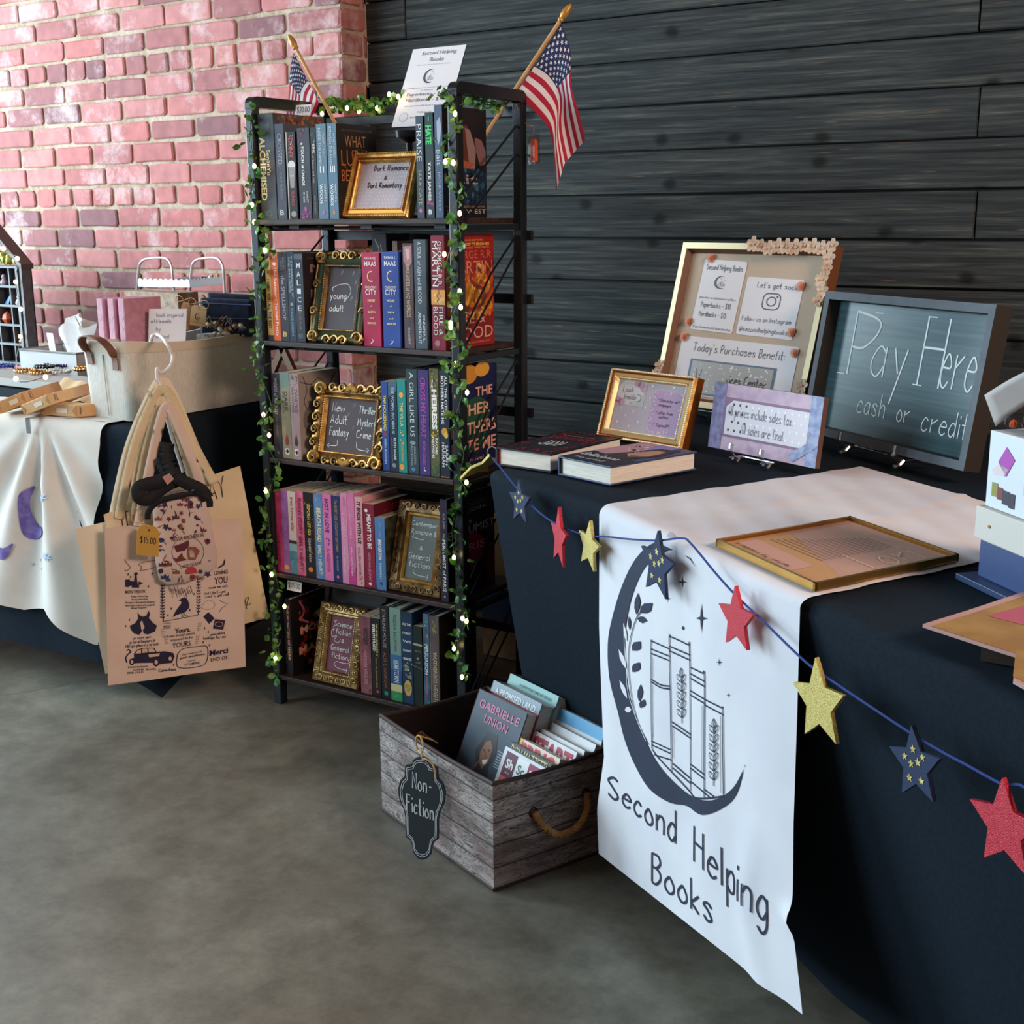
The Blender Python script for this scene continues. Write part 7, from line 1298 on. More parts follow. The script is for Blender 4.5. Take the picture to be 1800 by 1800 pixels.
def tagcard(label, tl, tr, br, dist, m, logo, n=cn):
    a, b, c = (atp(*q, dist, n) for q in (tl, tr, br)); u = b-a; v = b-c; v = v-u*(v.dot(u)/u.length_squared); f = Fr(c-u, u, v); t = thing('gift_tag', label, 'tag', f.p(.5, 0)); mb = MB()
    mb.prism([(0, 0), (1, 0), (1, .84), (.82, 1), (.18, 1), (0, .84)], f, -.0008, .0004, m); mb.disc(f, .5, .88, .05, .035, ink('#3a3026'), .0008)
    if logo: emblem(mb, f, .5, .45, .22, ink('#3a342c'), .0008, u.length/v.length); mb.rect(f, .2, .85, .17, .185, ink('#5a5044'), .0008)
    mb.build('card', t); mb = MB(); h = f.p(.5, .88, .001); TW = mat('twine', '#b9965e')
    mb.tube(crom([h, h+V((-.012, 0, .02)), h+V((-.03, 0, .024)), h+V((-.036, 0, .01)), h+V((-.01, 0, .012)), h+V((.02, 0, .02)), h+V((.036, 0, .014)), h+V((.03, 0, 0)), h], 5), .001, TW, 5); mb.build('twine_bow', t); return f
tagcard('kraft tag with moon emblem and twine bow hanging over the canvas basket', (328, 534), (356, 538), (361, 575), bk(.03, .02, 0), mat('pale_kraft', '#d2b48c', .8), True)
tagcard('darker plain kraft tag behind the moon emblem tag in the canvas basket', (318, 530), (334, 532), (332, 580), bk(.005, .03, 0), KRAFT, False)
def pouch(label, pts, d, depth, n=cn):
    P = [atp(x, y, d, n) for x, y in pts]; o = P[0]; t = thing('zip_pouch', label, 'pouch', o); DN = mat('navy_denim', '#22304e', .8, col2='#1a243c', sc=50, bump=.2, bsc=200); c = sum(P, V((0, 0, 0)))/len(P)
    mb = MB(); k = len(P); Fp = P; Bp = [p-n*depth for p in P]; M1 = [p.lerp(c, .12)+n*.008 for p in P]
    mb.add(Fp+Bp+M1, [(i, (i+1) % k, k+(i+1) % k, k+i) for i in range(k)]+[(i, (i+1) % k, 2*k+(i+1) % k, 2*k+i) for i in range(k)]+[tuple(range(2*k, 3*k)), tuple(range(k, 2*k))[::-1]], DN); mb.build('body', t, smooth=True, bevel=.003)
    mb = MB(); mb.tube([P[0].lerp(P[3], .12)+n*.009, P[1].lerp(P[2], .12)+n*.009], .0016, ink('#5a7099'), 6); mb.tube([P[0].lerp(P[3], .5)+n*.011, P[1].lerp(P[2], .5)+n*.011], .0012, ink('#4a5f88'), 6); mb.build('zip', t); return P
pouch('navy zip pouch standing up at the right end of the canvas basket', [(352, 524), (442, 528), (446, 592), (352, 592)], bk(.02, .1, 0), .03)
pouch('navy pouch with white dotted top behind the front navy pouch in the basket', [(364, 515), (449, 519), (453, 590), (364, 590)], bk(-.02, .15, 0), .025)
mb = MB(); q = random.Random(12); c0b = bk(.035, .07, 0)
for k in range(26): p = atp(q.uniform(366, 428), q.uniform(568, 590), c0b, cn); mb.ball(p+cn*q.uniform(-.02, .015), q.uniform(.005, .01), q.choice([ink('#d9d4c8'), ink('#c9bfae'), ink('#8a7450'), ink('#c94a3c'), ink('#3a4a66'), ink('#e0dcd4')]), 6, 4, (1, .8, .7))
for k in range(14): p = atp(q.uniform(368, 425), q.uniform(565, 585), c0b, cn); mb.tube(crom([p, p+V((q.uniform(-.02, .02), 0, .015)), p+V((q.uniform(-.03, .03), 0, .002))], 4), .0009, mat('twine', '#b9965e'), 5)
tag(single(mb, 'twine_bundles', 'small twine tied bundles of beads and paper in the canvas basket', 'bundles', c0b), None, None, None, 'stuff')
o = atp(362, 598, bk(.06, .05, 0), V((1, 0, 0))); boxat('soap_bar', 'small white patterned block under the twine bundles in the basket', 'block', V((o.x-.005, o.y, .862)), uy, -ux, .085, .03, .03, mat('floral_white', '#d9d9da', .6, col2='#8a8f98', sc=120, ramp=(.5, .6)))
# ------------------------------------------------------------------ wrapped book parcels
def parcel(label, O, a, b, th, num, z=None):
    """O, a, b: three top/bottom corners as points; th thickness along the face normal"""
    u, v = a-O, b-O; n = u.cross(v).normalized(); n = n if n.z > 0 else -n; t = thing('book_parcel', label, 'parcel', O, 'kraft wrapped book parcels on the left table')
    fr = lambda q: O+u*q.x+v*q.y+n*q.z
    mb = MB(); mb.box((0, 0, 0), (1, 1, th), KRAFT, fr); mb.build('wrapping', t, bevel=.002)
    mb = MB(); g = Fr(fr(V((0, 0, 0)))-v.normalized()*.0008, u, n*th) if True else None
    if g.n.dot(CAM-O) < 0: g = Fr(g.o+g.u, -g.u, g.v)
    mb.hand(num, g, .12, .12+.05*len(num)*2*th*2.2/u.length*.6+.04, .25, .6, ink('#5a4430'), .0012); h = Fr(O-u.normalized()*.0008, v, n*th)
    if h.n.dot(CAM-O) < 0: h = Fr(h.o+h.u, -h.u, h.v)
    mb.pg(h, [(0, 0), (.12, .5), (0, 1)], mat('kraft_fold', '#b08550', .8)); mb.pg(h, [(1, 0), (.88, .5), (1, 1)], mat('kraft_fold', '#b08550', .8)); mb.rect(h, .45, .75, .3, .7, mat('tape', '#e0d8c8', .4)); mb.build('folded_ends', t)
z0 = ZT+.008
O = atz(136, 734, z0); parcel('flat kraft parcel lying against the canvas basket on the moon cloth', O, O+(atz(166, 731, z0)-O).normalized()*.05, O+(atz(72, 729, z0)-O).normalized()*.12, .03, '#6')
O = atz(90, 712, z0+.032); parcel('kraft parcel marked 8 tilted on the flat parcel', O, O+(atz(166, 690, z0+.035)-O).normalized()*.2, atz(44, 731, z0+.001), .028, '#8')
O = atz(48, 708, z0+.026); parcel('kraft parcel marked 2 leaning at the left of the parcel pile', O, O+(atz(150, 676, z0+.03)-O).normalized()*.2, atz(0, 728, z0+.001), .03, '#2')
# ------------------------------------------------------------------ beads, grey bin, paper bag, house shelf
def bracelet(label, px, py, z, r, br, m, sq=.8, seed=1):
    q = random.Random(seed); c = atz(px, py, z); mb = MB(); n = int(2*PI*r/(br*2))
    for k in range(n):
        a = 2*PI*k/n; mb.ball(c+V((r*math.cos(a), r*sq*math.sin(a), br+q.uniform(0, .002))), br, m, 6, 4)
    return single(mb, 'bead_bracelet', label, 'bracelet', c, 'bead bracelets on the left table', smooth=True)
zt = ZT+.03; BK, PU, GD, PE = mat('black_bead', '#1c1a22', .2), mat('purple_bead', '#3a2f6a', .25), mat('gold_bead', '#b9854c', .25, .6), mat('pearl', '#d9d0c4', .2)
mb = MB(); ta, tb = atz(-80, 668, ZT+.006), atz(165, 662, ZT+.006); mb.box((min(ta.x, tb.x), ta.y-.0, ZT+.006), (-2.73, ta.y+.15, zt-.001), mat('tray_grey', '#a9a49c', .4)); single(mb, 'bead_tray', 'low pale tray carrying bead bracelets on the left table', 'tray', V((ta.x, ta.y, ZT+.006)))
for i, (lab, x, y, r, br, m) in enumerate((('black bead bracelet on the pale tray, left one', 78, 648, .03, .0056, BK), ('black bead bracelet nearer the grey bin centre', 95, 645, .03, .0056, BK), ('purple bead bracelet on the right of the black ones', 122, 645, .032, .0054, PU), ('copper bead bracelet at the left end of the tray', 45, 655, .034, .0056, GD), ('copper bead bracelet beside the canvas basket', 148, 652, .032, .0058, GD), ('pearl bracelet in the middle of the tray', 106, 657, .032, .0058, PE), ('copper bead bracelet in front of the black ones', 72, 658, .034, .0056, GD), ('blue bead bracelet at the photo left edge', 8, 646, .032, .0058, mat('blue_bead', '#2a3f9a', .25)))): bracelet(lab, x, y, zt, r, br, m, .8, i)
def bin_():
    a, b = V((-3.03, 2.28, 0)), V((-2.74, 2.28, 0)); a = atz(36, 650, ZT+.002); b = atz(150, 660, ZT+.002); d = V((1, .06, 0)).normalized(); v = V((-d.y, d.x, 0)); h = .075; a = atz(33, 614, ZT+.002+h); b = atz(134, 622, ZT+.002+h); W = (b-a).length; D = .17; d = (b-a).normalized(); v = V((-d.y, d.x, 0)); a.z = ZT+.002; t = thing('fabric_bin', 'low grey fabric bin behind the bead bracelets on the left table', 'bin', a)
    G1_, G2_ = mat('grey_fabric', '#c2c1c0', .9, bump=.1, bsc=100), mat('grey_trim', '#85827f', .8); fr = lambda q: a+d*q.x+v*q.y+V((0, 0, q.z)); mb = MB()
    for x0, x1, y0, y1 in ((0, W, 0, .004), (0, W, D-.004, D), (0, .004, 0, D), (W-.004, W, 0, D)): mb.box((x0, y0, 0), (x1, y1, h), G1_, fr)
    mb.box((0, 0, 0), (W, D, .003), G2_, fr); mb.build('body', t, bevel=.001)
    mb = MB(); mb.tube([fr(V(p)) for p in ((0, 0, h), (W, 0, h), (W, D, h), (0, D, h))], .004, G2_, 6, closed=True); mb.build('rim_piping', t)
    return fr, W, D
bf, bW, bD = bin_()
mb = MB(); q = random.Random(3); TP = mat('tissue_white', '#eceaea', .8); c = bf(V((.2, .09, .01)))
mb.grid(lambda x, y: bf(V((.13+.14*x, .08+.02*math.sin(x*9+y*5), .005+.17*y*(1-.35*abs(x-.55))+.012*math.sin(x*14)*y))), 14, 12, TP); mb.grid(lambda x, y: bf(V((.12+.12*x, .11+.02*math.cos(x*8+y*4), .005+.19*y*(1-.3*abs(x-.4))))), 12, 12, TP); single(mb, 'tissue_paper', 'crumpled white tissue paper standing out of the grey bin', 'paper', c, smooth=True)
o = bf(V((.1, .05, .004))); boxat('price_slip', 'narrow white card standing in the grey bin left of the tissue', 'card', o, (bf(V((1, 0, 0)))-bf(V((0, 0, 0)))).normalized(), V((0, 1, 0)), .032, .0012, .125, WHITECARD, [('l', [(.4, .4), (.5, .6), (.6, .7)], .001, '#8a8a90')], None, V((-.16, 0, 1)).normalized())
o = atz(-40, 690, ZT+.01); mb = MB(); mb.grid(lambda x, y: V((-3.02+.2*x, 2.16+.06*math.sin(y*PI), ZT+.009+.05*math.sin(y*PI)*(1-.3*x)+.003*math.sin(x*20))), 14, 10, KRAFT); single(mb, 'paper_bag', 'folded orange brown paper bag at the left edge behind the parcels', 'paper bag', V((-2.9, 2.2, ZT+.009)), smooth=True)
def house():
    Y = 2.66; pl = V((0, Y, 0)); PX = lambda x, y: atp(x, y, pl, V((0, 1, 0))); b = PX(45, 560); x1 = b.x; DKW = mat('house_black', '#4a4a4e', .5, col2='#58585c', sc=40); zt_ = PX(44, 468).z; x0 = x1-.52; D = .04
    t = thing('house_shelf', 'black house shaped display shelf with many cells at the photo left edge', 'display shelf', V((x1, Y, ZT)))
    mb = MB()
    mb.box((x1-.012, Y, ZT), (x1, Y+D, zt_), DKW); mb.box((x1-.03, Y-.004, ZT), (x1-.018, Y+.006, zt_), DKW); mb.box((x0, Y, ZT), (x0+.012, Y+D, zt_), DKW); mb.box((x0, Y+D-.004, ZT), (x1, Y+D, zt_), ink('#1f1f22')); mb.build('case', t)
    for k in range(6):
        z = ZT+.004+(zt_-ZT-.012)*k/5; mb = MB(); mb.box((x0, Y, z), (x1-.01, Y+D-.004, z+.008), DKW); mb.build('cell_shelf', t)
    for k in range(1, 7):
        x = x1-.075*k; mb = MB(); mb.box((x-.003, Y+.002, ZT), (x+.003, Y+D-.004, zt_), DKW); mb.build('cell_divider', t)
    xm = (x0+x1)/2; zr = zt_+.21
    for s in (1, -1):
        e = x1+.012 if s > 0 else x0-.012; mb = MB(); mb.add([V((xm, Y-.008, zr)), V((e, Y-.008, zt_-.01)), V((e, Y+D, zt_-.01)), V((xm, Y+D, zr)), V((xm, Y-.008, zr+.014)), V((e, Y-.008, zt_+.006)), V((e, Y+D, zt_+.006)), V((xm, Y+D, zr+.014))], [(0, 1, 2, 3), (7, 6, 5, 4), (0, 4, 5, 1), (1, 5, 6, 2), (2, 6, 7, 3), (3, 7, 4, 0)], mat('roof_brown', '#4a3c36', .5)); mb.build('roof_board', t)
    # trinkets in the cells
    def cell(c, r): return V((x1-.03-.02-.075*c+.0, Y+.018, ZT+.012+(zt_-ZT-.012)*r/5))
    q = random.Random(5)
    for nm, lab, c, r, m, kind in (('figurine', 'small white figurine in a cell of the black house shelf', 0, 3, mat('fig_white', '#c9bdb4', .6), 0), ('gem', 'orange red faceted gem in a cell of the black house shelf', 1, 2, mat('gem_red', '#c9502c', .3), 1), ('crystal', 'blue pointed crystal in a cell of the black house shelf', 1, 3, mat('gem_blue', '#3a7ab0', .3), 2), ('trinket', 'pink and grey trinket in the top row of the black house shelf', 1, 4, mat('gem_pink', '#a08a96', .5), 0), ('charm', 'small copper charm in a lower cell of the black house shelf', 0, 1, GD, 0)):
        p = cell(c, r); mb = MB()
        if kind == 0: mb.lathe([(.012, 0), (.015, .006), (.011, .016), (.007, .02), (.009, .027), (.006, .034), (0, .036)], p, m, 10)
        elif kind == 1: mb.lathe([(.01, 0), (.02, .014), (.016, .028), (.0, .042)], p, m, 7)
        else: mb.add([p+V((-.012, 0, 0)), p+V((.012, 0, 0)), p+V((.02, .01, .04)), p+V((-.006, .012, .006))], [(0, 1, 2), (0, 2, 3), (1, 3, 2), (0, 3, 1)], m)
        single(mb, nm, lab, 'trinket', p)
    mb = MB(); p = V((x1-.1, Y+.03, zt_+.01))
    for k in range(40): mb.ball(p+V((q.uniform(-.07, .06), q.uniform(-.012, .012), q.uniform(0, .03))), q.uniform(.006, .011), ink(q.choice(['#a8a83a', '#7a8a2c', '#c9b94a'])), 6, 4)
    tag(single(mb, 'moss', 'yellow green moss under the roof of the black house shelf', 'moss', p), None, None, None, 'stuff')
    G = mat('warm_globe', '#ffe6b0', .3, emit=3.2); t2 = thing('globe_lights', 'string of round warm fairy lights along the black house shelf and tray', 'string lights', V((x1, Y, zt_)))
    B = [PX(13, 437), PX(37, 454), PX(34, 495), PX(43, 543), PX(42, 591)]; B = [V((p.x, Y-.014, p.z)) for p in B]; B += [atz(28, 666, ZT+.045), atz(80, 663, ZT+.045)]
    mb = MB(); mb.tube(crom([B[0]+V((-.1, 0, .12))]+B, 5), .0011, ink('#5a5a52'), 5); mb.build('wire', t2)
    for p in B: mb = MB(); mb.ball(p, .0075, G, 10, 8); mb.build('globe_bulb', t2, smooth=True)
house()
# ------------------------------------------------------------------ hanger with tote bags
nT = V((.82, -.57, 0)).normalized(); T0 = V((-2.345, 1.985, 0))
def TP_(x, y, off=0): return atp(x, y, T0+nT*off, nT)
def hanger():
    t = thing('hanger', 'white plastic hanger hooked over the canvas basket rim, holding tote bags', 'hanger', TP_(287, 680)); WP = mat('white_plastic', '#dcd6d6', .35)
    rim = atp(270, 600, bk(bwx*1.05+.004, 0, 0), V((1, 0, 0))); top = [bk(bwx*.85, rim.y-Bc.y+.0, .17), rim+V((-.004, 0, .012)), rim+V((.02, -.0, .016))]
    pts = top+[atp(291, 601, T0-nT*.03, nT), TP_(303, 625, -.02), TP_(298, 645, -.01), TP_(283, 655, -.005), TP_(276, 648, -.005), TP_(276, 664, 0), TP_(284, 680, 0), TP_(286, 730, .0)]
    mb = MB(); mb.tube(crom(pts, 6), .0042, WP, 8); mb.build('hook', t, smooth=True)
    mb = MB(); mb.tube(crom([TP_(284, 700, .002), TP_(300, 760, .002), TP_(322, 830, .002)], 6), .004, WP, 8); mb.tube(crom([TP_(325, 800, .01), TP_(338, 815, .014), TP_(344, 840, .014), TP_(338, 858, .012)], 6), .0045, WP, 8); mb.build('arm', t, smooth=True)
hanger()
class TFr:
    def __init__(s, off): s.off = off; s.n = nT
    def p(s, x, y, z=0): return TP_(x, y, s.off+z)
    def nn(s, x, y): return nT
def TRect(off, o, ux_, vy): 
    O_ = TP_(*o, off); return Fr(O_, TP_(*ux_, off)-O_, TP_(*vy, off)-O_)
def tote(label, tl, tr, br, bl, off, th, m, straps, sw=.022, paint=None, name='tote_bag'):
    TL, TR, BR, BL = (TP_(*q, off) for q in (tl, tr, br, bl)); t = thing(name, label, 'tote bag', BL.lerp(BR, .5), 'tote bags on the hanger')
    def face(s): 
        def fn(a, k): 
            p = BL.lerp(BR, a).lerp(TL.lerp(TR, a), k); e = math.sin(PI*min(1, max(0, a)))**.5*math.sin(PI*min(1, k*.5+.0+.02))**.5 if 0 < a < 1 else 0
            return p+nT*s*(th*e*(1-.5*k)+.0012)+nT*(.004*math.sin(a*7+k*5))*min(1, 4*a*(1-a))*0.5
        return fn
    mb = MB(); mb.grid(face(0), 16, 18, m); mb.grid(face(-1), 16, 18, m); mb.build('body', t, smooth=True)
    for s in straps:
        pts = crom([TP_(x, y, off+.004+.002*i) for i, (x, y) in enumerate(s)], 8); mb = MB()
        def sf(a, k):
            i = min(int(a*(len(pts)-1)), len(pts)-1); tg = (pts[min(i+1, len(pts)-1)]-pts[max(i-1, 0)]).normalized(); return pts[i]+nT.cross(tg)*((k-.5)*sw)+nT*.0006*math.sin(k*PI)
        mb.grid(sf, 60, 3, m); mb.build('strap', t, solid=.0014, smooth=True, ang=30)
    if paint:
        mb = MB(); paint(mb, off+.0016); mb.build('print', t)
    return t
TC1, TC2, TC3 = mat('tote_canvas', '#d9c2b4', .9, col2='#d3baaa', sc=8, bump=.12, bsc=250, spec=.1), mat('tote_canvas_cream', '#dcc8a8', .9, col2='#d3bf9c', sc=8, bump=.12, bsc=250, spec=.1), mat('tote_canvas_pale', '#e2d6c0', .9, bump=.12, bsc=250, spec=.1)
INK = ink('#231d3a', .8)
tote('cream tote bag hanging rearmost, its left edge beside the moon cloth', (132, 930), (360, 880), (400, 1110), (185, 1185), -.012, .012, TC3, [[(196, 925), (226, 790), (268, 690), (286, 670), (302, 690), (336, 770), (368, 850)], [(222, 900), (247, 780), (277, 694), (288, 682), (301, 700), (332, 780), (352, 850)]])
def pt2(mb, off):
    f = TRect(off, (212, 938), (425, 862), (206, 905)); mb.hand('IT', f, .02, .09, .0, 1, INK, .0022); mb.hand('DAY', f, .66, .87, .0, 1.1, INK, .0022)
    mb.ribbon([TFr(off).p(x, y) and (x, y) for x, y in crom([(434, 1070), (431, 1055), (437, 1050), (434, 1064), (442, 1060)], 5)], .0016, INK, TFr(off), .0006)
tote('cream tote bag lettered IT and DAY, tilted behind the front printed tote', (182, 905), (422, 819), (473, 1085), (235, 1150), .004, .016, TC2, [[(209, 912), (237, 785), (273, 697), (288, 686), (303, 702), (342, 785), (377, 850)], [(238, 905), (256, 800), (280, 715), (290, 705), (300, 722), (326, 800), (344, 860)]], paint=pt2)
def pt1(mb, off):
    g = TFr(off); Q = lambda x, y: (180+x/6.923, 980+y/6.923)
    def R(x0, x1, yb, yt, dy=0): return TRect(off, Q(x0, yb), Q(x1, yb-dy), Q(x0, yt))
    def T(s, x0, x1, yb, yt, dy=0, hand=0, bold=0):
        f = R(x0, x1, yb, yt, dy)
        mb.hand(s, f, 0, 1, 0, 1, INK, .0009) if hand else mb.text(s, f, 0, 1, 0, 1, INK, bold=bold)
    def G(pts, c=INK, z=.0005): mb.poly([g.p(*Q(*p), z) for p in pts], c)
    def Ln(pts, w=.0011): mb.ribbon([tuple(Q(*p)) for p in crom(pts, 4)], w, INK, g, .0005)
    T('MON TRESOR', 280, 525, 440, 400, 12, bold=.01)
    for i, (s, a, b) in enumerate((('Keep dreaming.', 350, 560), ('Keep planning.', 360, 555), ('Dream a thousand dreams', 282, 635), ('and then make a thousand', 282, 635), ('things happen.', 345, 545))): T(s, a, b, 490+35*i, 465+35*i, 10, bold=.02)
    T('LOVING', 1360, 1525, 215, 165, 20, bold=.01); T('YOU', 1362, 1522, 328, 245, 20, bold=.01); T('made me sick', 1292, 1525, 382, 350, 25, 1); T("And I don't want", 1240, 1500, 455, 420, 30, 1); T('want to get well', 1248, 1535, 495, 460, 35, 1)
    T('LOVING', 742, 832, 808, 790, 4); T('YOU', 742, 830, 868, 825, 6, bold=.02); T('Yours.', 885, 1070, 925, 865, 25, bold=.02); T('I was always yours', 790, 1125, 985, 945, 45, bold=.01); T('supposed to be', 832, 1100, 1030, 990, 40, bold=.01); T('YOURS.', 855, 1092, 1103, 1040, 35)
    T('Merci', 1305, 1530, 1200, 1130, 40, bold=.03); T('END OF.', 1322, 1535, 1265, 1220, 30)
    T('EGGS RUNNY,', 312, 565, 1350, 1325, 12, bold=.02); T('COFFEE  BLACK,', 372, 655, 1382, 1355, 12, bold=.02); T('BEER COLD,', 305, 505, 1420, 1393, 12, bold=.02); T('Care-Fess', 680, 900, 1395, 1360, 22, bold=.02)
    T('Your heart is not', 968, 1218, 1195, 1170, 45, bold=.01); T('your weakness,', 945, 1250, 1245, 1210, 55, bold=.02); T('Camilla.', 1040, 1140, 1268, 1248, 14); T("IT'S MINE", 1008, 1188, 1318, 1290, 28, bold=.01)
    T('je sens que', 375, 590, 995, 965, 20, 1); T('je serai toujours la', 330, 640, 1050, 1010, 30, 1); T('fille qui pleure a la lune.', 275, 690, 1100, 1060, 35, 1); T("you're catching", 1315, 1490, 950, 920, 25, 1); T('feelings for me', 1225, 1500, 1000, 965, 25, 1)
    Ln([(915, 1180), (985, 1110), (1190, 1080), (1278, 1090), (1275, 1250), (1200, 1320), (985, 1345), (908, 1310), (915, 1180)], .0016)
    # chess pieces
    G([(400, 180), (425, 180), (430, 205), (418, 215), (425, 300), (445, 345), (450, 365), (360, 365), (365, 345), (388, 300), (398, 215), (385, 205)]); G([(280, 270), (330, 265), (340, 285), (388, 290), (388, 340), (335, 345), (320, 360), (280, 355)]); G([(440, 290), (470, 300), (500, 310), (470, 325), (450, 340)])
    # raven between leafy uprights
    G([(930, 520), (960, 500), (990, 485), (1025, 495), (1045, 530), (1060, 580), (1050, 620), (1010, 665), (960, 680), (905, 700), (870, 722), (862, 718), (890, 660), (930, 600), (965, 555), (960, 530)]); Ln([(960, 680), (985, 720), (960, 728)]); Ln([(985, 675), (1015, 705), (1040, 702)])
    Ln([(728, 330), (735, 550), (745, 778)], .0016); Ln([(745, 778), (950, 740), (1165, 700)], .0014); Ln([(1160, 250), (1175, 480), (1165, 700)], .0016)
    q = random.Random(4)
    for x, y0, y1 in ((735, 340, 760), (1170, 260, 690)):
        for k in range(12):
            y = y0+(y1-y0)*k/12
            for s in (-1, 1): G([(x, y+14), (x+s*14, y-8), (x+s*30, y-12), (x+s*20, y+8)])
    for k in range(26): x = 800+k*11; y = 335+q.uniform(0, 60); Ln([(x, y), (x+25, y+q.uniform(60, 110))], .0007)
    # horned woman
    G([(430, 660), (450, 700), (490, 720), (540, 705), (565, 645), (578, 690), (565, 735), (610, 790), (665, 830), (640, 900), (560, 935), (510, 925), (495, 880), (520, 850), (500, 800), (485, 760), (460, 790), (470, 850), (480, 900), (450, 940), (390, 925), (350, 880), (335, 830), (400, 800), (440, 740)])
    # lighter and small shapes
    G([(1228, 720), (1290, 665), (1365, 740), (1300, 808)]); G([(1370, 750), (1495, 765), (1470, 878), (1345, 865)]); mb.ribbon([Q(1420+48*math.cos(a), 812+28*math.sin(a)) for a in [k*PI/8 for k in range(17)]], .0012, ink('#cfae92', .9), g, .0009); Ln([(1430, 520), (1480, 550), (1520, 560), (1490, 590), (1450, 620), (1420, 670)]); Ln([(1210, 610), (1230, 560), (1280, 520), (1340, 530), (1370, 580), (1330, 625), (1250, 630), (1210, 610)], .0006)
    # vintage car
    G([(330, 1240), (385, 1220), (385, 1170), (420, 1120), (500, 1100), (630, 1098), (660, 1150), (760, 1140), (860, 1160), (880, 1200), (850, 1280), (760, 1290), (690, 1300), (620, 1280), (420, 1285), (345, 1290)])
    CB_ = ink('#cfae92', .9)
    for p in ([(400, 1170), (425, 1130), (470, 1115), (470, 1165)], [(485, 1112), (545, 1108), (550, 1155), (485, 1162)], [(560, 1108), (620, 1108), (645, 1148), (562, 1154)], [(560, 1180), (700, 1165), (690, 1200), (570, 1215)]): G(p, CB_, .0009)
    for x, y, r in ((360, 1270, 42), (655, 1275, 52), (825, 1230, 48)):
        G([(x+r*.75*math.cos(a), y+r*math.sin(a)) for a in [k*PI/7 for k in range(14)]], INK, .0011); G([(x+r*.4*math.cos(a), y+r*.55*math.sin(a)) for a in [k*PI/5 for k in range(10)]], CB_, .0014)
    Ln([(300, 1280), (285, 1220), (320, 1170), (345, 1150), (320, 1120), (295, 1135)], .003)
    for x, y in ((315, 205), (345, 235), (610, 195), (563, 352), (285, 835), (330, 760), (1245, 860), (1228, 1030), (1305, 1065), (840, 620), (1115, 445), (1065, 640), (870, 1305), (1290, 905), (800, 700)): G([(x, y-18), (x+8, y), (x, y+18), (x-8, y)])
    for x0, y0, s in ((735, 880, 1), (770, 960, 1), (1190, 800, -1), (1165, 960, -1)):
        for k in range(5): G([(x0+s*4*k, y0+22*k), (x0-26+s*4*k, y0-10+22*k), (x0-10+s*4*k, y0+2+22*k)]); G([(x0+s*4*k, y0+22*k), (x0+26+s*4*k, y0-14+22*k), (x0+10+s*4*k, y0+22*k)])
    Ln([(270, 20), (300, 70), (340, 120), (300, 160), (275, 150)]); Ln([(460, 160), (640, 120), (640, 40), (450, 75), (480, 115), (460, 160)]); Ln([(1400, 130), (1470, 80), (1490, 20), (1480, 90), (1400, 130)], .002)
tote('peach tote bag covered in dark ink drawings and mottoes, hanging in front', (184, 928), (425, 912), (432, 1172), (190, 1205), .034, .02, TC1, [[(243, 925), (262, 830), (282, 740), (294, 714), (308, 735), (335, 800), (352, 850), (362, 915)]], paint=pt1)
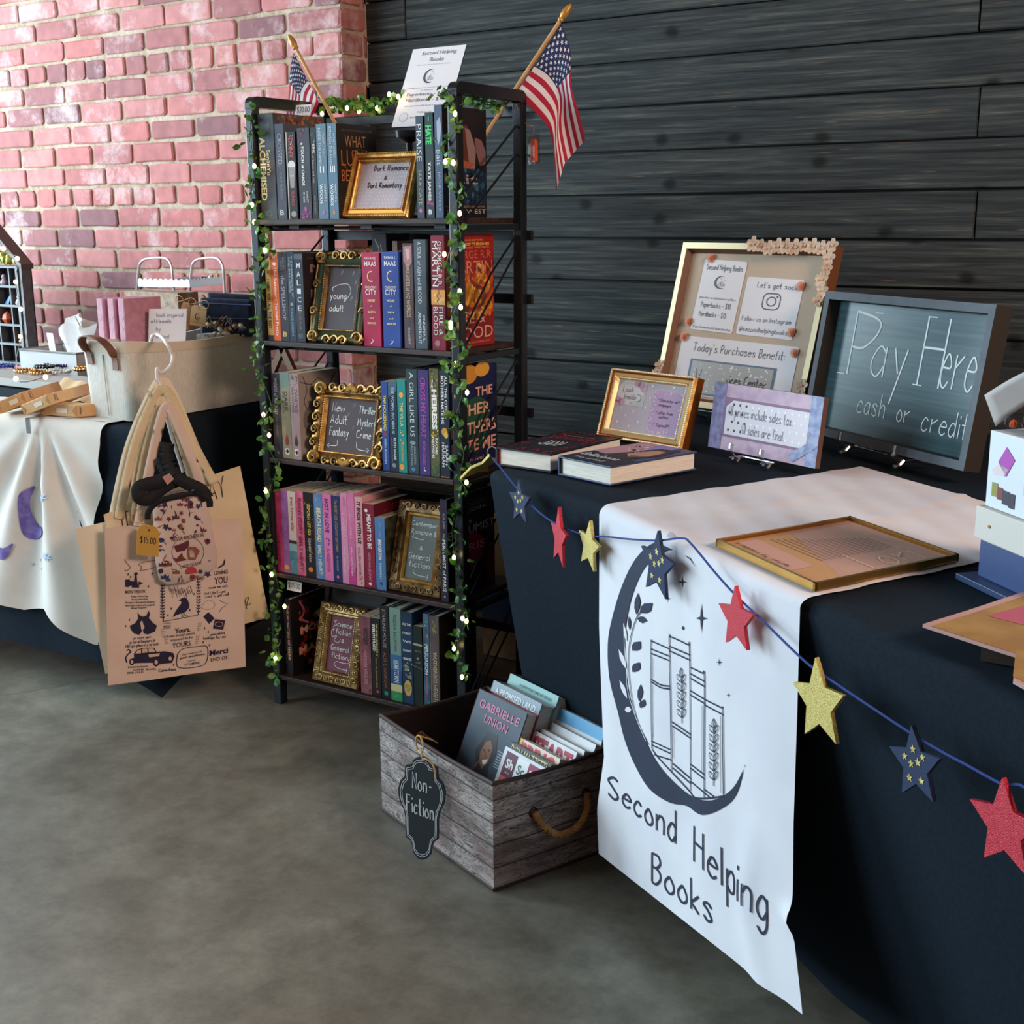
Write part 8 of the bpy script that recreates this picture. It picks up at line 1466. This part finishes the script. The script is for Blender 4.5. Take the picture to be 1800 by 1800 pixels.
def sling():
    off = .06; g = TFr(off); K3 = lambda x, y: (180+x/4.286, 800+y/4.286); t = thing('sling_bag', 'small white sling bag with colourful print and black straps, over the front tote', 'bag', TP_(330, 1028, off)); WB = mat('sling_white', '#cdb8ae', .8, col2='#c4aea4', sc=10); BK_ = mat('black_webbing', '#15151a', .8)
    ol = [K3(*p) for p in ((382, 400), (420, 345), (520, 315), (640, 295), (740, 300), (790, 345), (815, 450), (835, 600), (870, 760), (860, 850), (780, 905), (620, 960), (490, 975), (430, 940), (405, 820), (395, 600))]
    f0 = [TP_(*p, off) for p in ol]; c = sum(f0, V((0, 0, 0)))/len(f0); n = len(f0); mb = MB()
    b = [p-nT*.022 for p in f0]; m1 = [p.lerp(c, .1)+nT*.006 for p in f0]; m2 = [p.lerp(c, .35)+nT*.0065 for p in f0]
    mb.add(f0+b+m1+m2, [(i, (i+1) % n, n+(i+1) % n, n+i) for i in range(n)]+[(i, (i+1) % n, 2*n+(i+1) % n, 2*n+i) for i in range(n)]+[(2*n+i, 2*n+(i+1) % n, 3*n+(i+1) % n, 3*n+i) for i in range(n)]+[tuple(range(3*n, 4*n)), tuple(range(n, 2*n))[::-1]], WB); mb.build('body', t, smooth=True)
    g = TFr(off+.0085); mb = MB(); q = random.Random(9); cols = [ink(c_) for c_ in ('#2a2650', '#5a1f2c', '#7a2a34', '#1f2f5c', '#8a4a34', '#3a1f3c')]
    def shp(x, y, r, c_, k):
        if k == 0: P = star2(x, y, r, .5)
        elif k == 1: P = [(x-r, y+r*.6), (x-r, y-r*.5), (x-r*.5, y), (x, y-r*.8), (x+r*.5, y), (x+r, y-r*.5), (x+r, y+r*.6)]
        elif k == 2: a = q.uniform(0, 6); P = [(x+r*1.3*math.cos(a), y+r*1.3*math.sin(a)), (x+r*.2*math.cos(a+1.6), y+r*.2*math.sin(a+1.6)), (x-r*1.3*math.cos(a), y-r*1.3*math.sin(a)), (x-r*.2*math.cos(a+1.6), y-r*.2*math.sin(a+1.6))]
        else: P = [(x+r*q.uniform(.6, 1)*math.cos(a), y+r*q.uniform(.6, 1)*math.sin(a)) for a in [i*PI/4 for i in range(8)]]
        mb.poly([g.p(*K3(*p)) for p in P], c_)
    for _ in range(170):
        x, y = q.uniform(395, 850), q.uniform(320, 950); lx = 390+(y-330)*.06; rx = 775+(y-330)*.14
        if not (lx+18 < x < rx-18) or (y > 900 and (x > 720 or x < 470)) or ((x-645)/165)**2+((y-740)/150)**2 < 1 or (y < 345 and x < 500): continue
        shp(x, y, q.uniform(12, 30), q.choice(cols), q.choice((0, 1, 2, 2, 2, 3)))
    ring = [K3(645+120*math.cos(a), 730+115*math.sin(a)) for a in [k*PI/16 for k in range(33)]]; mb.ribbon(ring, .0009, cols[1], g, .0004)
    f = Fr(g.p(*K3(525, 665)), g.p(*K3(765, 625))-g.p(*K3(525, 665)), g.p(*K3(520, 610))-g.p(*K3(525, 665))); mb.text('NESTA ARCHERON', f, 0, 1, .2, .75, cols[1])
    def pl(pts, c_): mb.poly([g.p(*K3(*p), .0005) for p in pts], c_)
    pl([(540, 685), (600, 665), (650, 640), (655, 680), (620, 720), (560, 730)], cols[1]); pl([(530, 770), (560, 780), (600, 735), (610, 770), (640, 790), (560, 805)], ink('#6a2a2a')); pl([(640, 690), (700, 690), (735, 720), (700, 790), (650, 790), (640, 740)], ink('#8a4a3c')); pl([(655, 715), (690, 712), (695, 770), (660, 770)], ink('#b9a8a0'))
    P = [(670, 895)]+[(670+45*math.cos(a), 885-45*math.sin(a)) for a in [k*PI/8 for k in range(9)]]; pl(P, ink('#b0343c')); f = Fr(g.p(*K3(590, 858)), g.p(*K3(745, 825))-g.p(*K3(590, 858)), g.p(*K3(588, 825))-g.p(*K3(590, 858))); mb.text('LADY DEATH', f, 0, 1, .1, .8, cols[1]); mb.build('print', t)
    def strap(pts, w, d=0):
        c_ = crom([TP_(*K3(x, y), off+dd) for x, y, dd in pts], 8); mb = MB()
        def sf(a, k):
            i = min(int(a*(len(c_)-1)), len(c_)-1); tg = (c_[min(i+1, len(c_)-1)]-c_[max(i-1, 0)]).normalized(); return c_[i]+nT.cross(tg)*((k-.5)*w)
        mb.grid(sf, 50, 2, BK_); mb.build('strap', t, solid=.0025, smooth=True)
    strap([(340, 480, .004), (350, 420, .01), (420, 350, .014), (560, 310, .014), (700, 285, .012), (800, 330, .008), (810, 390, .004)], .014)
    strap([(440, 20, -.01), (470, 100, .0), (560, 170, .012), (640, 215, .014), (740, 260, .012), (795, 330, .008)], .03)
    strap([(520, 160, .02), (430, 200, .024), (340, 220, .026), (275, 250, .026), (285, 320, .026), (350, 330, .022), (420, 270, .016), (520, 200, .012)], .032)
    strap([(490, -90, -.014), (480, 0, -.006), (510, 90, .004), (540, 150, .012)], .034)
    mb = MB(); mb.poly([g.p(*K3(*p), .018) for p in ((450, 165), (505, 135), (540, 180), (490, 225))], mat('pink_label', '#b98a84', .7)); mb.build('care_label', t)
    mb = MB(); mb.tube([TP_(*K3(*p), off+.012) for p in ((440, 320), (560, 280), (690, 262))], .003, mat('zip_grey', '#6a6468', .4, .4), 6); mb.build('zip', t)
sling()
def pricetag():
    off = .082; f = TRect(off, (239.5, 975), (278.5, 979), (241.5, 922)); t = thing('price_tag', 'yellow kraft price tag reading 15 dollars hanging in front of the totes', 'tag', f.p(.5, 0)); mb = MB()
    mb.prism([(0, 0), (1, 0), (1, .82), (.82, 1), (.18, 1), (0, .82)], f, -.0006, .0006, mat('tag_kraft', '#bf9440', .7)); mb.disc(f, .52, .86, .055, .04, ink('#2a2018'), .001); mb.hand('$15.00', f, .14, .84, .42, .2, ink('#1f1c2c'), .0016, .001); mb.build('card', t)
    mb = MB(); TW = mat('twine', '#b9965e'); h = f.p(.52, .86, .001); mb.tube(crom([h, f.p(.3, 1.05, .002), TP_(232, 915, off), TP_(236, 885, off), TP_(228, 872, off), TP_(234, 876, off), TP_(242, 900, off-.01), h], 5), .0009, TW, 5); mb.build('string', t)
pricetag()
# ------------------------------------------------------------------ things glimpsed behind the bookshelf
Pq = V((0, 2.74, 0)); a = atp(868, 1000, Pq, V((0, 1, 0))); zt2 = atp(885, 915, Pq, V((0, 1, 0))).z; t = thing('cardboard_box', 'tan cardboard box on the floor behind the bookshelf and black table', 'box', V((a.x, 2.74, 0)))
mb = MB(); CBX = mat('cardboard', '#a8835c', .8, col2='#9a774f', sc=20); mb.box((a.x-.04, 2.74, .002), (a.x+.3, 3.0, zt2), CBX); mb.build('carton', t, bevel=.002)
mb = MB(); mb.box((a.x-.0405, 2.7385, zt2*.28), (a.x+.3005, 2.7395, zt2*.5), ink('#23355c')); mb.build('printed_band', t)
o = V((-2.5, 2.7, ZT+.002)); PX = lambda x, y: atp(x, y, V((0, 2.7, 0)), V((0, 1, 0))); p, q_, r_ = PX(478, 652), PX(512, 652), PX(494, 612); zb = ZT+.003
t = thing('wooden_stand', 'small brown triangular wooden stand glimpsed behind the bookshelf\'s left post', 'stand', V((r_.x, 2.7, zb)))
for s, e in ((-1, p), (1, q_)):
    mb = MB(); b = V((e.x+s*.03, 2.7, zb)); d = V((.012, 0, 0)); y = V((0, .014, 0)); tp = r_
    mb.add([b-d, b+d, tp+d, tp-d, b-d+y, b+d+y, tp+d+y, tp-d+y], [(0, 1, 2, 3), (7, 6, 5, 4), (0, 4, 5, 1), (1, 5, 6, 2), (2, 6, 7, 3), (3, 7, 4, 0)], mat('stand_wood', '#6a4428', .6)); mb.build('leg', t)
